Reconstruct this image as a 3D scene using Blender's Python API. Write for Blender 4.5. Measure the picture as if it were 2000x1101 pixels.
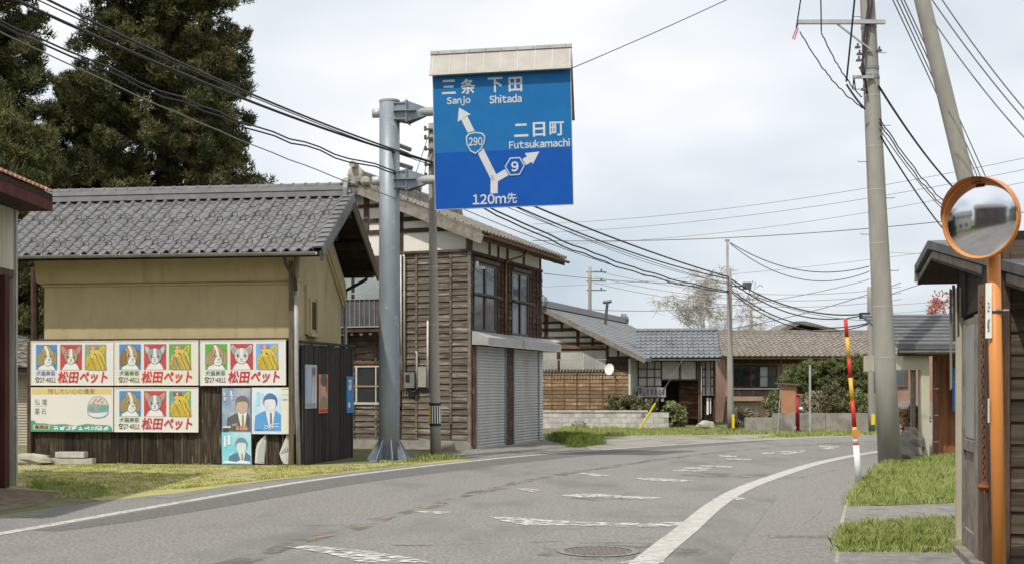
import bpy, math, random
import numpy as np
from mathutils import Vector, Matrix, Euler

for o in list(bpy.data.objects):
    bpy.data.objects.remove(o)
SC = bpy.context.scene
COL = SC.collection
R = math.radians

# ------------------------------------------------------------------ camera
F, EYE, HY = 2400.0, 1.6, 755.0          # focal length and horizon row in photo pixels (2000 wide)
cam_d = bpy.data.cameras.new('camera')
cam = bpy.data.objects.new('camera', cam_d)
COL.objects.link(cam)
cam.location = (0, 0, EYE)
cam.rotation_euler = (R(90), 0, 0)
cam_d.sensor_width = 36.0
cam_d.lens = 36.0 * F / 2000.0
cam_d.shift_y = (HY - 550.5) / 2000.0
cam_d.clip_start = 0.1
cam_d.clip_end = 3000.0
SC.camera = cam

# ------------------------------------------------------------------ sky and sun
SUN_EL, SUN_AZ = 56.0, 215.0              # azimuth clockwise from +Y: behind the camera, to the left
W = bpy.data.worlds.new('World')
SC.world = W
W.use_nodes = True
wn, wl = W.node_tree.nodes, W.node_tree.links
wn.clear()
w_out = wn.new('ShaderNodeOutputWorld')
w_bg = wn.new('ShaderNodeBackground')
w_sky = wn.new('ShaderNodeTexSky')
w_sky.sky_type = 'NISHITA'
w_sky.sun_disc = False
w_sky.sun_elevation = R(SUN_EL)
w_sky.sun_rotation = R(SUN_AZ)
w_sky.air_density = 1.0
w_sky.dust_density = 1.5
w_sky.ozone_density = 1.0
w_tc = wn.new('ShaderNodeTexCoord')
w_map = wn.new('ShaderNodeMapping')
w_map.inputs['Scale'].default_value = (1.0, 1.0, 2.4)
w_map.inputs['Location'].default_value = (3.1, 0.4, 0.35)
w_n = wn.new('ShaderNodeTexNoise')
w_n.inputs['Scale'].default_value = 2.3
w_n.inputs['Detail'].default_value = 3.5
w_n.inputs['Roughness'].default_value = 0.52
w_r = wn.new('ShaderNodeValToRGB')
w_r.color_ramp.elements[0].position = 0.54
w_r.color_ramp.elements[0].color = (0.02, 0.02, 0.02, 1)
w_r.color_ramp.elements[1].position = 0.90
w_r.color_ramp.elements[1].color = (0.97, 0.97, 0.97, 1)
w_mix = wn.new('ShaderNodeMix')
w_mix.data_type = 'RGBA'
w_mix.inputs[7].default_value = (9.2, 9.3, 9.45, 1)   # bright lit cloud
w_thin = wn.new('ShaderNodeMix')
w_thin.data_type = 'RGBA'
w_thin.inputs[0].default_value = 0.80
w_thin.inputs[7].default_value = (4.9, 5.75, 6.6, 1)   # thin veil over the clear sky
w_sep = wn.new('ShaderNodeSeparateXYZ')
w_ma = wn.new('ShaderNodeMath')
w_ma.operation = 'MULTIPLY_ADD'
w_ma.inputs[1].default_value = 1.25                    # the cloud deck thickens upward
wl.new(w_tc.outputs['Generated'], w_sep.inputs[0])
wl.new(w_tc.outputs['Generated'], w_map.inputs['Vector'])
wl.new(w_map.outputs['Vector'], w_n.inputs['Vector'])
wl.new(w_sep.outputs['Z'], w_ma.inputs[0])
wl.new(w_n.outputs['Fac'], w_ma.inputs[2])
wl.new(w_ma.outputs[0], w_r.inputs['Fac'])
wl.new(w_r.outputs['Color'], w_mix.inputs[0])
wl.new(w_sky.outputs['Color'], w_thin.inputs[6])
wl.new(w_thin.outputs[2], w_mix.inputs[6])
wl.new(w_mix.outputs[2], w_bg.inputs['Color'])
w_bg.inputs['Strength'].default_value = 0.10
wl.new(w_bg.outputs['Background'], w_out.inputs['Surface'])

sun_d = bpy.data.lights.new('sun', 'SUN')
sun_d.energy = 3.15
sun_d.angle = R(0.9)
sun_d.color = (1.0, 0.95, 0.86)
sun = bpy.data.objects.new('sun', sun_d)
COL.objects.link(sun)
_ce = math.cos(R(SUN_EL))
sun_dir = Vector((-math.sin(R(SUN_AZ)) * _ce, -math.cos(R(SUN_AZ)) * _ce, -math.sin(R(SUN_EL))))
sun.rotation_euler = sun_dir.to_track_quat('-Z', 'Y').to_euler()
sun.location = (-20, -20, 40)

vs = SC.view_settings
vs.view_transform = 'Standard'
vs.look = 'None'
vs.gamma = 1.0
vs.exposure = 0.22
vs.use_curve_mapping = False
SC.render.engine = 'CYCLES'
SC.cycles.use_denoising = True
SC.cycles.max_bounces = 6
SC.cycles.transparent_max_bounces = 12

# ------------------------------------------------------------------ helpers
def P(px, py, d):
    """world point seen at a photo pixel, d metres away"""
    return Vector(((px - 1000.0) * d / F, d, EYE + (HY - py) * d / F))

def G(px, py):
    """ground point seen at a photo pixel"""
    d = EYE * F / (py - HY)
    return ((px - 1000.0) * d / F, d)

def link(o, parent=None):
    COL.objects.link(o)
    if parent is not None:
        o.parent = parent
    return o

def tag(o, label=None, cat=None, group=None, kind=None):
    if label: o['label'] = label
    if cat: o['category'] = cat
    if group: o['group'] = group
    if kind: o['kind'] = kind
    return o

def thing(name, label, cat, loc=(0, 0, 0), rotz=0.0, group=None):
    o = bpy.data.objects.new(name, None)
    o.empty_display_size = 0.2
    o.location = loc
    o.rotation_euler = (0, 0, rotz)
    link(o)
    return tag(o, label, cat, group)

class MB:
    """collects geometry for ONE mesh object"""
    def __init__(s):
        s.v, s.f, s.m = [], [], []
    def add(s, vs_, fs, mi=0):
        b = len(s.v)
        s.v.extend([tuple(p) for p in vs_])
        for f in fs:
            s.f.append(tuple(i + b for i in f))
            s.m.append(mi)
        return s
    def box(s, x0, x1, y0, y1, z0, z1, mi=0):
        v = [(x0, y0, z0), (x1, y0, z0), (x1, y1, z0), (x0, y1, z0),
             (x0, y0, z1), (x1, y0, z1), (x1, y1, z1), (x0, y1, z1)]
        return s.add(v, [(0, 3, 2, 1), (4, 5, 6, 7), (0, 1, 5, 4), (1, 2, 6, 5), (2, 3, 7, 6), (3, 0, 4, 7)], mi)
    def bar(s, p0, p1, w, h, up=(0, 0, 1), mi=0):
        p0, p1 = Vector(p0), Vector(p1)
        d = (p1 - p0).normalized()
        up = Vector(up)
        sx = d.cross(up)
        if sx.length < 1e-4:
            sx = d.cross(Vector((1, 0, 0)))
        sx.normalize()
        uz = sx.cross(d).normalized()
        a, b = sx * (w / 2), uz * (h / 2)
        v = [p0 - a - b, p0 + a - b, p0 + a + b, p0 - a + b, p1 - a - b, p1 + a - b, p1 + a + b, p1 - a + b]
        return s.add(v, [(0, 1, 2, 3), (7, 6, 5, 4), (0, 4, 5, 1), (1, 5, 6, 2), (2, 6, 7, 3), (3, 7, 4, 0)], mi)
    def tube(s, pts, r, n=8, cap=True, mi=0):
        pts = [Vector(p) for p in pts]
        k = len(pts)
        rs = [r] * k if not isinstance(r, (list, tuple)) else list(r)
        vs_, prev = [], None
        for i, p in enumerate(pts):
            t = (pts[min(i + 1, k - 1)] - pts[max(i - 1, 0)])
            if t.length < 1e-9: t = Vector((0, 0, 1))
            t.normalize()
            if prev is None:
                a = t.cross(Vector((0, 0, 1)))
                if a.length < 1e-3: a = t.cross(Vector((0, 1, 0)))
            else:
                a = prev - t * prev.dot(t)
                if a.length < 1e-5: a = t.cross(Vector((0, 1, 0)))
            a.normalize()
            prev = a
            b = t.cross(a)
            for j in range(n):
                th = 2 * math.pi * j / n
                vs_.append(p + (a * math.cos(th) + b * math.sin(th)) * rs[i])
        fs = []
        for i in range(k - 1):
            for j in range(n):
                j2 = (j + 1) % n
                fs.append((i * n + j, i * n + j2, (i + 1) * n + j2, (i + 1) * n + j))
        if cap:
            fs.append(tuple(range(n))[::-1])
            fs.append(tuple((k - 1) * n + j for j in range(n)))
        return s.add(vs_, fs, mi)
    def prism(s, loop, vec, mi=0):
        loop = [Vector(p) for p in loop]
        vec = Vector(vec)
        n = len(loop)
        v = loop + [p + vec for p in loop]
        fs = [tuple(range(n))[::-1], tuple(range(n, 2 * n))]
        for i in range(n):
            j = (i + 1) % n
            fs.append((i, j, n + j, n + i))
        return s.add(v, fs, mi)
    def sphere(s, c, r, nu=12, nv=8, mi=0, jit=0, rng=None):
        c = Vector(c)
        r = Vector(r) if isinstance(r, (tuple, list, Vector)) else Vector((r, r, r))
        v = [c + Vector((0, 0, r.z))]
        for i in range(1, nv):
            th = math.pi * i / nv
            for j in range(nu):
                ph = 2 * math.pi * j / nu
                q = 1 + (rng.uniform(-jit, jit) if rng else 0)
                v.append(c + Vector((r.x * math.sin(th) * math.cos(ph) * q, r.y * math.sin(th) * math.sin(ph) * q, r.z * math.cos(th) * q)))
        v.append(c - Vector((0, 0, r.z)))
        f = [(0, 1 + j, 1 + (j + 1) % nu) for j in range(nu)]
        for i in range(nv - 2):
            for j in range(nu):
                a = 1 + i * nu
                f.append((a + j, a + nu + j, a + nu + (j + 1) % nu, a + (j + 1) % nu))
        b = 1 + (nv - 2) * nu
        f += [(b + (j + 1) % nu, b + j, len(v) - 1) for j in range(nu)]
        return s.add(v, f, mi)
    def mesh(s, name, mats, smooth=False):
        me = bpy.data.meshes.new(name)
        me.from_pydata(s.v, [], s.f)
        for m_ in (mats if isinstance(mats, (list, tuple)) else [mats]):
            me.materials.append(m_)
        if any(s.m):
            me.polygons.foreach_set('material_index', s.m)
        if smooth:
            me.polygons.foreach_set('use_smooth', [True] * len(s.f))
        me.update()
        return me
    def build(s, name, mats, parent=None, smooth=False):
        return link(bpy.data.objects.new(name, s.mesh(name, mats, smooth)), parent)

def part(name, mat_, parent, *boxes):
    m = MB()
    for b in boxes: m.box(*b)
    return m.build(name, mat_, parent)

def inst(mesh, name, parent=None, loc=(0, 0, 0), rot=(0, 0, 0), scale=(1, 1, 1)):
    o = bpy.data.objects.new(name, mesh)
    o.location = loc
    o.rotation_euler = rot
    o.scale = scale
    return link(o, parent)

def np_mesh(name, verts, faces, mats):
    """fast mesh from numpy: verts (n,3), faces (m,k)"""
    me = bpy.data.meshes.new(name)
    k = faces.shape[1]
    me.vertices.add(len(verts))
    me.vertices.foreach_set('co', verts.astype(np.float32).ravel())
    me.loops.add(faces.size)
    me.loops.foreach_set('vertex_index', faces.astype(np.int32).ravel())
    me.polygons.add(len(faces))
    me.polygons.foreach_set('loop_start', np.arange(0, faces.size, k, dtype=np.int32))
    me.polygons.foreach_set('loop_total', np.full(len(faces), k, dtype=np.int32))
    for m_ in (mats if isinstance(mats, (list, tuple)) else [mats]):
        me.materials.append(m_)
    me.update(calc_edges=True)
    me.validate()
    return me

def spline(pts, n=8):
    pts = [Vector(p) for p in pts]
    out = []
    for i in range(len(pts) - 1):
        p0 = pts[max(i - 1, 0)]; p1 = pts[i]; p2 = pts[i + 1]; p3 = pts[min(i + 2, len(pts) - 1)]
        for k in range(n):
            t = k / n
            out.append(0.5 * ((2 * p1) + (p2 - p0) * t + (2 * p0 - 5 * p1 + 4 * p2 - p3) * t * t + (3 * p1 - p0 - 3 * p2 + p3) * t ** 3))
    out.append(pts[-1])
    return out

# ------------------------------------------------------------------ materials
def mat(name, c1, c2=None, sc=6.0, st=(1, 1, 1), rough=0.85, bump=0.0, bsc=None, rand=0.0, metal=0.0, spec=0.3,
        lo=0.35, hi=0.65, c3=None, sc3=1.2, st3=(1, 1, 1), lo3=0.52, hi3=0.68, alpha=None, asc=9.0, ast=(1, 1, 1), world=False, detail=5.0):
    m = bpy.data.materials.new(name)
    m.use_nodes = True
    nt = m.node_tree
    N, L = nt.nodes, nt.links
    bs = N['Principled BSDF']
    bs.inputs['Roughness'].default_value = rough
    bs.inputs['Metallic'].default_value = metal
    bs.inputs['Specular IOR Level'].default_value = spec
    tc = N.new('ShaderNodeTexCoord')
    oi = N.new('ShaderNodeObjectInfo')
    if world:
        geo = N.new('ShaderNodeNewGeometry')
        base = geo.outputs['Position']
    else:
        ad = N.new('ShaderNodeVectorMath'); ad.operation = 'MULTIPLY_ADD'
        cb = N.new('ShaderNodeCombineXYZ')
        for i in range(3): L.new(oi.outputs['Random'], cb.inputs[i])
        L.new(cb.outputs[0], ad.inputs[0])
        ad.inputs[1].default_value = (37.0, 53.0, 71.0)
        L.new(tc.outputs['Object'], ad.inputs[2])
        base = ad.outputs[0]
    def noise(scale, stretch, det=detail):
        mp = N.new('ShaderNodeMapping'); mp.inputs['Scale'].default_value = stretch
        L.new(base, mp.inputs['Vector'])
        nz = N.new('ShaderNodeTexNoise'); nz.inputs['Scale'].default_value = scale; nz.inputs['Detail'].default_value = det
        nz.inputs['Roughness'].default_value = 0.6
        L.new(mp.outputs['Vector'], nz.inputs['Vector'])
        return nz.outputs['Fac']
    def ramp(fac, a, b):
        mr = N.new('ShaderNodeMapRange'); mr.inputs['From Min'].default_value = a; mr.inputs['From Max'].default_value = b
        mr.interpolation_type = 'SMOOTHSTEP'
        L.new(fac, mr.inputs['Value'])
        return mr.outputs['Result']
    def mixc(fac, a, b):
        mx = N.new('ShaderNodeMix'); mx.data_type = 'RGBA'
        L.new(fac, mx.inputs[0])
        for sock, val in ((mx.inputs[6], a), (mx.inputs[7], b)):
            if isinstance(val, tuple): sock.default_value = (val[0], val[1], val[2], 1)
            else: L.new(val, sock)
        return mx.outputs[2]
    col = None
    if c2 is None and c3 is None and not rand:
        bs.inputs['Base Color'].default_value = (c1[0], c1[1], c1[2], 1)
    else:
        col = c1
        if c2 is not None: col = mixc(ramp(noise(sc, st), lo, hi), c1, c2)
        if c3 is not None: col = mixc(ramp(noise(sc3, st3), lo3, hi3), col, c3)
        if rand:
            hs = N.new('ShaderNodeHueSaturation')
            mr = N.new('ShaderNodeMapRange'); mr.inputs['To Min'].default_value = 1 - rand; mr.inputs['To Max'].default_value = 1 + rand
            L.new(oi.outputs['Random'], mr.inputs['Value'])
            L.new(mr.outputs['Result'], hs.inputs['Value'])
            if isinstance(col, tuple): hs.inputs['Color'].default_value = (col[0], col[1], col[2], 1)
            else: L.new(col, hs.inputs['Color'])
            col = hs.outputs['Color']
        if isinstance(col, tuple): bs.inputs['Base Color'].default_value = (col[0], col[1], col[2], 1)
        else: L.new(col, bs.inputs['Base Color'])
    if bump:
        bp = N.new('ShaderNodeBump'); bp.inputs['Strength'].default_value = bump; bp.inputs['Distance'].default_value = 0.02
        L.new(noise(bsc or sc * 2, st, 4.0), bp.inputs['Height'])
        L.new(bp.outputs['Normal'], bs.inputs['Normal'])
    if alpha is not None:
        L.new(ramp(noise(asc, ast, 8.0), alpha[0], alpha[1]), bs.inputs['Alpha'])
    return m

def flatc(name, c, rough=0.6, spec=0.3, fade=0.0):
    """flat print or paint, a little faded in blotches"""
    d = tuple(min(1, x * (1 - fade) + 0.5 * fade) for x in c)
    return mat(name, c, d if fade else None, sc=2.5, rough=rough, spec=spec)

def glass(name, c=(0.03, 0.035, 0.04), rough=0.06):
    m = mat(name, c, tuple(x * 1.6 + .01 for x in c), sc=1.1, rough=rough, spec=0.9)
    return m

M = {}
# setting
M['asphalt'] = mat('asphalt', (0.135, 0.130, 0.121), (0.255, 0.246, 0.230), sc=26, lo=.34, hi=.66, rough=.92, bump=.12, bsc=30,
                   c3=(0.142, 0.136, 0.127), sc3=.7, st3=(1, .4, 1), lo3=.46, hi3=.70, world=True, detail=8)
M['asphalt_old'] = mat('asphalt_old', (0.145, 0.138, 0.128), (0.245, 0.236, 0.221), sc=24, lo=.34, hi=.66, rough=.95, bump=.12, bsc=30,
                       c3=(0.19, 0.183, 0.172), sc3=.8, world=True, detail=8)
M['asphalt_patch'] = mat('asphalt_patch', (0.115, 0.112, 0.106), (0.185, 0.18, 0.172), sc=26, rough=.9, bump=.1, world=True, alpha=(.42, .78), asc=2.5)
M['paint_white'] = mat('paint_white', (0.46, 0.445, 0.415), (0.35, 0.34, 0.315), sc=7, rough=.75, alpha=(.30, .40), asc=16, world=True)
M['paint_worn'] = mat('paint_worn', (0.62, 0.61, 0.585), (0.45, 0.44, 0.42), sc=7, rough=.7, alpha=(.42, .58), asc=18, ast=(.45, 1, 1), world=True)
M['paint_line'] = mat('paint_line', (0.48, 0.465, 0.44), (0.36, 0.35, 0.33), sc=6, rough=.75, alpha=(.30, .46), asc=10, world=True)
M['paint_orange'] = mat('paint_orange', (0.38, 0.23, 0.12), (0.27, 0.19, 0.13), sc=5, rough=.85, alpha=(.54, .68), asc=2.2, world=True)
M['tar'] = mat('tar', (0.12, 0.114, 0.105), (0.17, 0.162, 0.15), sc=14, rough=.9, alpha=(.42, .70), asc=2.0, world=True)
M['ground'] = mat('ground', (0.19, 0.165, 0.125), (0.12, 0.115, 0.06), sc=1.3, lo=.4, hi=.6, rough=1, bump=.4, bsc=40,
                  c3=(0.14, 0.16, 0.055), sc3=.25, lo3=.45, hi3=.6, world=True, detail=8)
M['moss'] = mat('moss', (0.33, 0.325, 0.09), (0.36, 0.32, 0.225), sc=2.2, st=(.5, 1.3, 1), lo=.42, hi=.60, rough=1, bump=.6, bsc=50,
                c3=(0.20, 0.21, 0.04), sc3=7, lo3=.58, hi3=.7, world=True, detail=8)
M['gravel'] = mat('gravel', (0.22, 0.205, 0.18), (0.33, 0.315, 0.285), sc=26, lo=.35, hi=.66, rough=1, bump=.6, bsc=60,
                  c3=(0.16, 0.155, 0.09), sc3=.7, lo3=.5, hi3=.66, world=True, detail=8)
M['dirt'] = mat('dirt', (0.12, 0.085, 0.058), (0.20, 0.16, 0.12), sc=5, rough=1, bump=.5, bsc=40, c3=(.19, .18, .165), sc3=.9, world=True, detail=8)
M['concrete'] = mat('concrete', (0.34, 0.32, 0.285), (0.25, 0.235, 0.205), sc=3, rough=.95, bump=.15, bsc=30,
                    c3=(0.19, 0.175, 0.15), sc3=1.4, lo3=.54, hi3=.72)
M['concrete_slab'] = mat('concrete_slab', (0.235, 0.225, 0.205), (0.165, 0.158, 0.143), sc=9, rough=.95, bump=.2, bsc=50, world=True,
                         c3=(.14, .132, .112), sc3=2.2)
M['block'] = mat('block', (0.56, 0.545, 0.51), (0.42, 0.405, 0.37), sc=4, rough=.95, bump=.15, rand=.09, c3=(.14, .135, .12), sc3=2.5, st3=(1, 1, .35), lo3=.56, hi3=.74)
M['pole_concrete'] = mat('pole_concrete', (0.325, 0.312, 0.28), (0.27, 0.258, 0.232), sc=3, st=(1, 1, .25), rough=.9, bump=.06, bsc=40,
                         c3=(.215, .205, .18), sc3=2.2, st3=(1, 1, .12), lo3=.55, hi3=.75)
M['grass'] = mat('grass', (0.26, 0.32, 0.085), (0.37, 0.40, 0.15), sc=1.6, rough=.8, world=True, spec=.15, c3=(.42, .40, .18), sc3=3.0, lo3=.58, hi3=.75)
M['grass_dark'] = mat('grass_dark', (0.11, 0.18, 0.035), (0.19, 0.24, 0.06), sc=2, rough=.8, world=True, spec=.15)
M['soil_grass'] = mat('soil_grass', (0.11, 0.13, 0.03), (0.16, 0.15, 0.06), sc=6, rough=1, world=True)
# steel and paint
M['galv'] = mat('galv', (0.25, 0.285, 0.32), (0.195, 0.225, 0.255), sc=2.2, st=(1, 1, .35), rough=.5, metal=.25, spec=.4, c3=(.30, .33, .355), sc3=5, lo3=.6, hi3=.7)
M['galv_light'] = mat('galv_light', (0.48, 0.48, 0.47), (0.38, 0.38, 0.37), sc=3, rough=.5, metal=.3, c3=(.30, .2, .12), sc3=2.1, lo3=.66, hi3=.72)
M['steel_dark'] = mat('steel_dark', (0.10, 0.10, 0.105), (0.15, 0.145, 0.14), sc=5, rough=.5, metal=.4)
M['alu'] = mat('alu', (0.50, 0.50, 0.50), (0.42, 0.42, 0.42), sc=4, rough=.4, metal=.5)
M['pvc_grey'] = mat('pvc_grey', (0.33, 0.33, 0.335), (0.25, 0.25, 0.255), sc=3, rough=.5, c3=(.42, .42, .42), sc3=1.5)
M['pvc_white'] = mat('pvc_white', (0.62, 0.60, 0.54), (0.5, 0.48, 0.42), sc=4, rough=.5)
M['pvc_brown'] = mat('pvc_brown', (0.16, 0.085, 0.05), (0.22, 0.12, 0.07), sc=4, rough=.6)
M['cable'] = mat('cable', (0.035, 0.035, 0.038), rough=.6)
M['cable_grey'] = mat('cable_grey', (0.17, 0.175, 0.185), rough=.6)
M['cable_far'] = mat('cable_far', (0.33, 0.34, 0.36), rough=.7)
M['rust'] = mat('rust', (0.20, 0.075, 0.035), (0.11, 0.04, 0.022), sc=6, rough=.95, bump=.2, c3=(.32, .15, .08), sc3=3)
M['rust_sheet'] = mat('rust_sheet', (0.33, 0.14, 0.065), (0.22, 0.085, 0.04), sc=3, st=(2, 2, .3), rough=.85, c3=(.05, .022, .014), sc3=1.8, lo3=.6, hi3=.68)
M['rust_tan'] = mat('rust_tan', (0.34, 0.18, 0.12), (0.22, 0.10, 0.065), sc=5, rough=.95, c3=(.42, .27, .19), sc3=3)
M['rust_dark'] = mat('rust_dark', (0.075, 0.022, 0.016), (0.045, 0.015, 0.011), sc=4, st=(1, 1, .3), rough=.9)
M['orange'] = mat('orange', (0.62, 0.25, 0.06), (0.55, 0.21, 0.05), sc=3, st=(1, 1, .3), rough=.5, spec=.4, c3=(.50, .24, .10), sc3=5, st3=(2, 2, .35), lo3=.60, hi3=.75)
M['orange_hood'] = mat('orange_hood', (0.62, 0.22, 0.06), (0.55, 0.19, 0.05), sc=3, rough=.4, spec=.5)
M['black'] = mat('black', (0.02, 0.02, 0.02), rough=.6)
M['white_paint'] = mat('white_paint', (0.76, 0.76, 0.75), (0.66, 0.66, 0.64), sc=4, rough=.5)
M['off_white'] = mat('off_white', (0.62, 0.61, 0.58), (0.54, 0.53, 0.50), sc=3, rough=.6)
M['red_paint'] = mat('red_paint', (0.56, 0.035, 0.018), (0.48, 0.03, 0.015), sc=4, rough=.45)
M['red_dark'] = mat('red_dark', (0.35, 0.02, 0.015), (0.25, 0.015, 0.012), sc=4, rough=.5)
M['yellow_paint'] = mat('yellow_paint', (0.72, 0.42, 0.05), (0.64, 0.37, 0.05), sc=4, rough=.45)
M['yellow_bright'] = mat('yellow_bright', (0.75, 0.58, 0.03), rough=.5)
# timber
M['board_dark'] = mat('board_dark', (0.020, 0.015, 0.010), (0.066, 0.051, 0.036), sc=5, st=(5, 5, .45), rough=.9, bump=.4, bsc=12, rand=.55,
                      c3=(0.20, 0.17, 0.13), sc3=3.5, st3=(4, 4, .35), lo3=.60, hi3=.74)
M['board_black'] = mat('board_black', (0.024, 0.022, 0.020), (0.05, 0.046, 0.041), sc=5, st=(5, 5, .3), rough=.9, bump=.3, bsc=12, rand=.30,
                       c3=(.11, .10, .088), sc3=2.5, st3=(4, 4, .2), lo3=.60, hi3=.75)
M['clap'] = mat('clap', (0.175, 0.145, 0.118), (0.085, 0.064, 0.049), sc=4, st=(.5, 4, 5), rough=.92, bump=.35, bsc=8, rand=.22,
                c3=(0.29, 0.26, 0.225), sc3=3, st3=(.5, 3, 4), lo3=.52, hi3=.70)
M['clap_brown'] = mat('clap_brown', (0.080, 0.050, 0.033), (0.042, 0.026, 0.017), sc=4, st=(3, .5, 5), rough=.92, bump=.35, bsc=8, rand=.3,
                      c3=(.16, .115, .08), sc3=3, lo3=.55, hi3=.72)
M['clap_ochre'] = mat('clap_ochre', (0.27, 0.18, 0.108), (0.17, 0.108, 0.064), sc=3, st=(.5, 3, 5), rough=.9, rand=.25, c3=(.34, .255, .17), sc3=2)
M['clap_red'] = mat('clap_red', (0.145, 0.065, 0.032), (0.09, 0.04, 0.022), sc=3, st=(.5, 3, 5), rough=.9, rand=.4, c3=(.26, .15, .09), sc3=2.5, st3=(.4, 1, 3))
M['timber'] = mat('timber', (0.055, 0.034, 0.024), (0.095, 0.06, 0.042), sc=5, st=(2, 2, .6), rough=.9, bump=.2, rand=.25)
M['timber_grey'] = mat('timber_grey', (0.24, 0.215, 0.185), (0.16, 0.14, 0.118), sc=5, st=(1.2, 1.2, 1.2), rough=.92, bump=.25, rand=.15)
M['timber_mid'] = mat('timber_mid', (0.14, 0.105, 0.078), (0.09, 0.065, 0.047), sc=5, st=(4, 4, .4), rough=.9, bump=.25, rand=.15)
M['wood_shed'] = mat('wood_shed', (0.040, 0.030, 0.022), (0.085, 0.066, 0.05), sc=3, st=(.5, 3, 6), rough=.9, bump=.35, bsc=8, rand=.25,
                     c3=(.16, .14, .115), sc3=2.2, st3=(.5, 2, 5), lo3=.58, hi3=.74)
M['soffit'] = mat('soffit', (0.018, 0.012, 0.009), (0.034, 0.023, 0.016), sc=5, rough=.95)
# plaster and roofing
M['ochre'] = mat('ochre', (0.435, 0.362, 0.220), (0.40, 0.328, 0.193), sc=1.6, rough=.95, bump=.05, bsc=20, c3=(.335, .27, .155), sc3=2.0, st3=(1.6, 1.6, .25), lo3=.50, hi3=.74)
M['plaster'] = mat('plaster', (0.74, 0.71, 0.65), (0.68, 0.65, 0.59), sc=1.5, rough=.95, c3=(.56, .53, .47), sc3=1.2, st3=(1.5, 1.5, .4), lo3=.62, hi3=.85)
M['plaster_far'] = mat('plaster_far', (0.60, 0.59, 0.56), (0.5, 0.49, 0.46), sc=2, rough=.95)
M['pink_wall'] = mat('pink_wall', (0.40, 0.255, 0.205), (0.34, 0.215, 0.17), sc=1.4, rough=.95, c3=(.30, .18, .14), sc3=.9)
M['cream'] = mat('cream', (0.50, 0.47, 0.36), (0.44, 0.41, 0.31), sc=2, rough=.8)
M['kawara'] = mat('kawara', (0.125, 0.125, 0.130), (0.165, 0.165, 0.168), sc=5, rough=.5, spec=.5, rand=.14, c3=(.112, .109, .105), sc3=2.5)
M['kawara_dull'] = mat('kawara_dull', (0.125, 0.125, 0.128), (0.16, 0.16, 0.162), sc=5, rough=.72, spec=.3, rand=.1)
M['kawara_old'] = mat('kawara_old', (0.155, 0.14, 0.12), (0.21, 0.19, 0.165), sc=4, rough=.85, rand=.05, c3=(.11, .10, .085), sc3=7)
M['kawara_brown'] = mat('kawara_brown', (0.20, 0.175, 0.15), (0.26, 0.235, 0.205), sc=3, rough=.85, c3=(.15, .125, .105), sc3=4)
M['kawara_blue'] = mat('kawara_blue', (0.15, 0.165, 0.18), (0.19, 0.205, 0.22), sc=3, rough=.7, c3=(.12, .13, .14), sc3=1.2)
M['slate'] = mat('slate', (0.17, 0.18, 0.19), (0.21, 0.22, 0.23), sc=6, rough=.85, c3=(.14, .15, .155), sc3=1.0)
M['metal_roof'] = mat('metal_roof', (0.12, 0.125, 0.13), (0.16, 0.165, 0.17), sc=2, rough=.55, metal=.2)
M['corr_beige'] = mat('corr_beige', (0.50, 0.465, 0.375), (0.42, 0.39, 0.315), sc=2, st=(1, 1, .2), rough=.75, c3=(.34, .30, .23), sc3=1.6, st3=(1, 1, .15))
M['shutter'] = mat('shutter', (0.50, 0.50, 0.49), (0.43, 0.43, 0.42), sc=1.6, st=(1, 1, .25), rough=.6, metal=.1,
                   c3=(.38, .36, .33), sc3=1.7, st3=(1, 1, .2), lo3=.56, hi3=.76)
M['shutter_box'] = mat('shutter_box', (0.40, 0.40, 0.39), (0.33, 0.33, 0.325), sc=2, rough=.6, c3=(.28, .14, .08), sc3=1.3, lo3=.66, hi3=.70)
M['glass'] = glass('glass', (0.05, 0.06, 0.065))
M['glass_dark'] = glass('glass_dark', (0.02, 0.024, 0.027))
M['glass_frost'] = mat('glass_frost', (0.36, 0.40, 0.40), (0.28, 0.32, 0.32), sc=.8, rough=.25, spec=.6)
M['frame_bronze'] = mat('frame_bronze', (0.028, 0.022, 0.018), rough=.4, spec=.5)
M['bark'] = mat('bark', (0.10, 0.07, 0.05), (0.06, 0.045, 0.033), sc=6, st=(3, 3, .5), rough=1)
M['bark_pale'] = mat('bark_pale', (0.40, 0.37, 0.32), (0.30, 0.275, 0.235), sc=2, rough=1)
M['cedar'] = mat('cedar', (0.056, 0.068, 0.025), (0.145, 0.140, 0.053), sc=1.1, lo=.38, hi=.64, rough=.8, spec=.2, c3=(.155, .112, .052), sc3=.55, lo3=.54, hi3=.70, world=True)
M['pine'] = mat('pine', (0.075, 0.10, 0.03), (0.16, 0.185, 0.07), sc=2, rough=.8, world=True)
M['shrub_olive'] = mat('shrub_olive', (0.12, 0.115, 0.05), (0.20, 0.185, 0.10), sc=3, rough=.9, world=True)
M['shrub_green'] = mat('shrub_green', (0.13, 0.16, 0.06), (0.25, 0.265, 0.125), sc=3, rough=.8, world=True)
M['shrub_dry'] = mat('shrub_dry', (0.30, 0.26, 0.18), (0.21, 0.185, 0.125), sc=3, rough=.95, world=True)
M['maple'] = mat('maple', (0.36, 0.10, 0.07), (0.48, 0.22, 0.16), sc=2, rough=.8, world=True)
M['flower'] = mat('flower', (0.55, 0.22, 0.10), (0.6, 0.45, 0.3), sc=8, rough=.8, world=True)
M['rock'] = mat('rock', (0.16, 0.14, 0.12), (0.26, 0.24, 0.21), sc=3, rough=.95, bump=.5, bsc=8)
M['rock_pale'] = mat('rock_pale', (0.30, 0.28, 0.23), (0.40, 0.38, 0.32), sc=4, rough=.95, bump=.6, bsc=8)
M['hill'] = mat('hill', (0.22, 0.25, 0.26), (0.27, 0.29, 0.30), sc=.05, rough=1, world=True)
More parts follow.
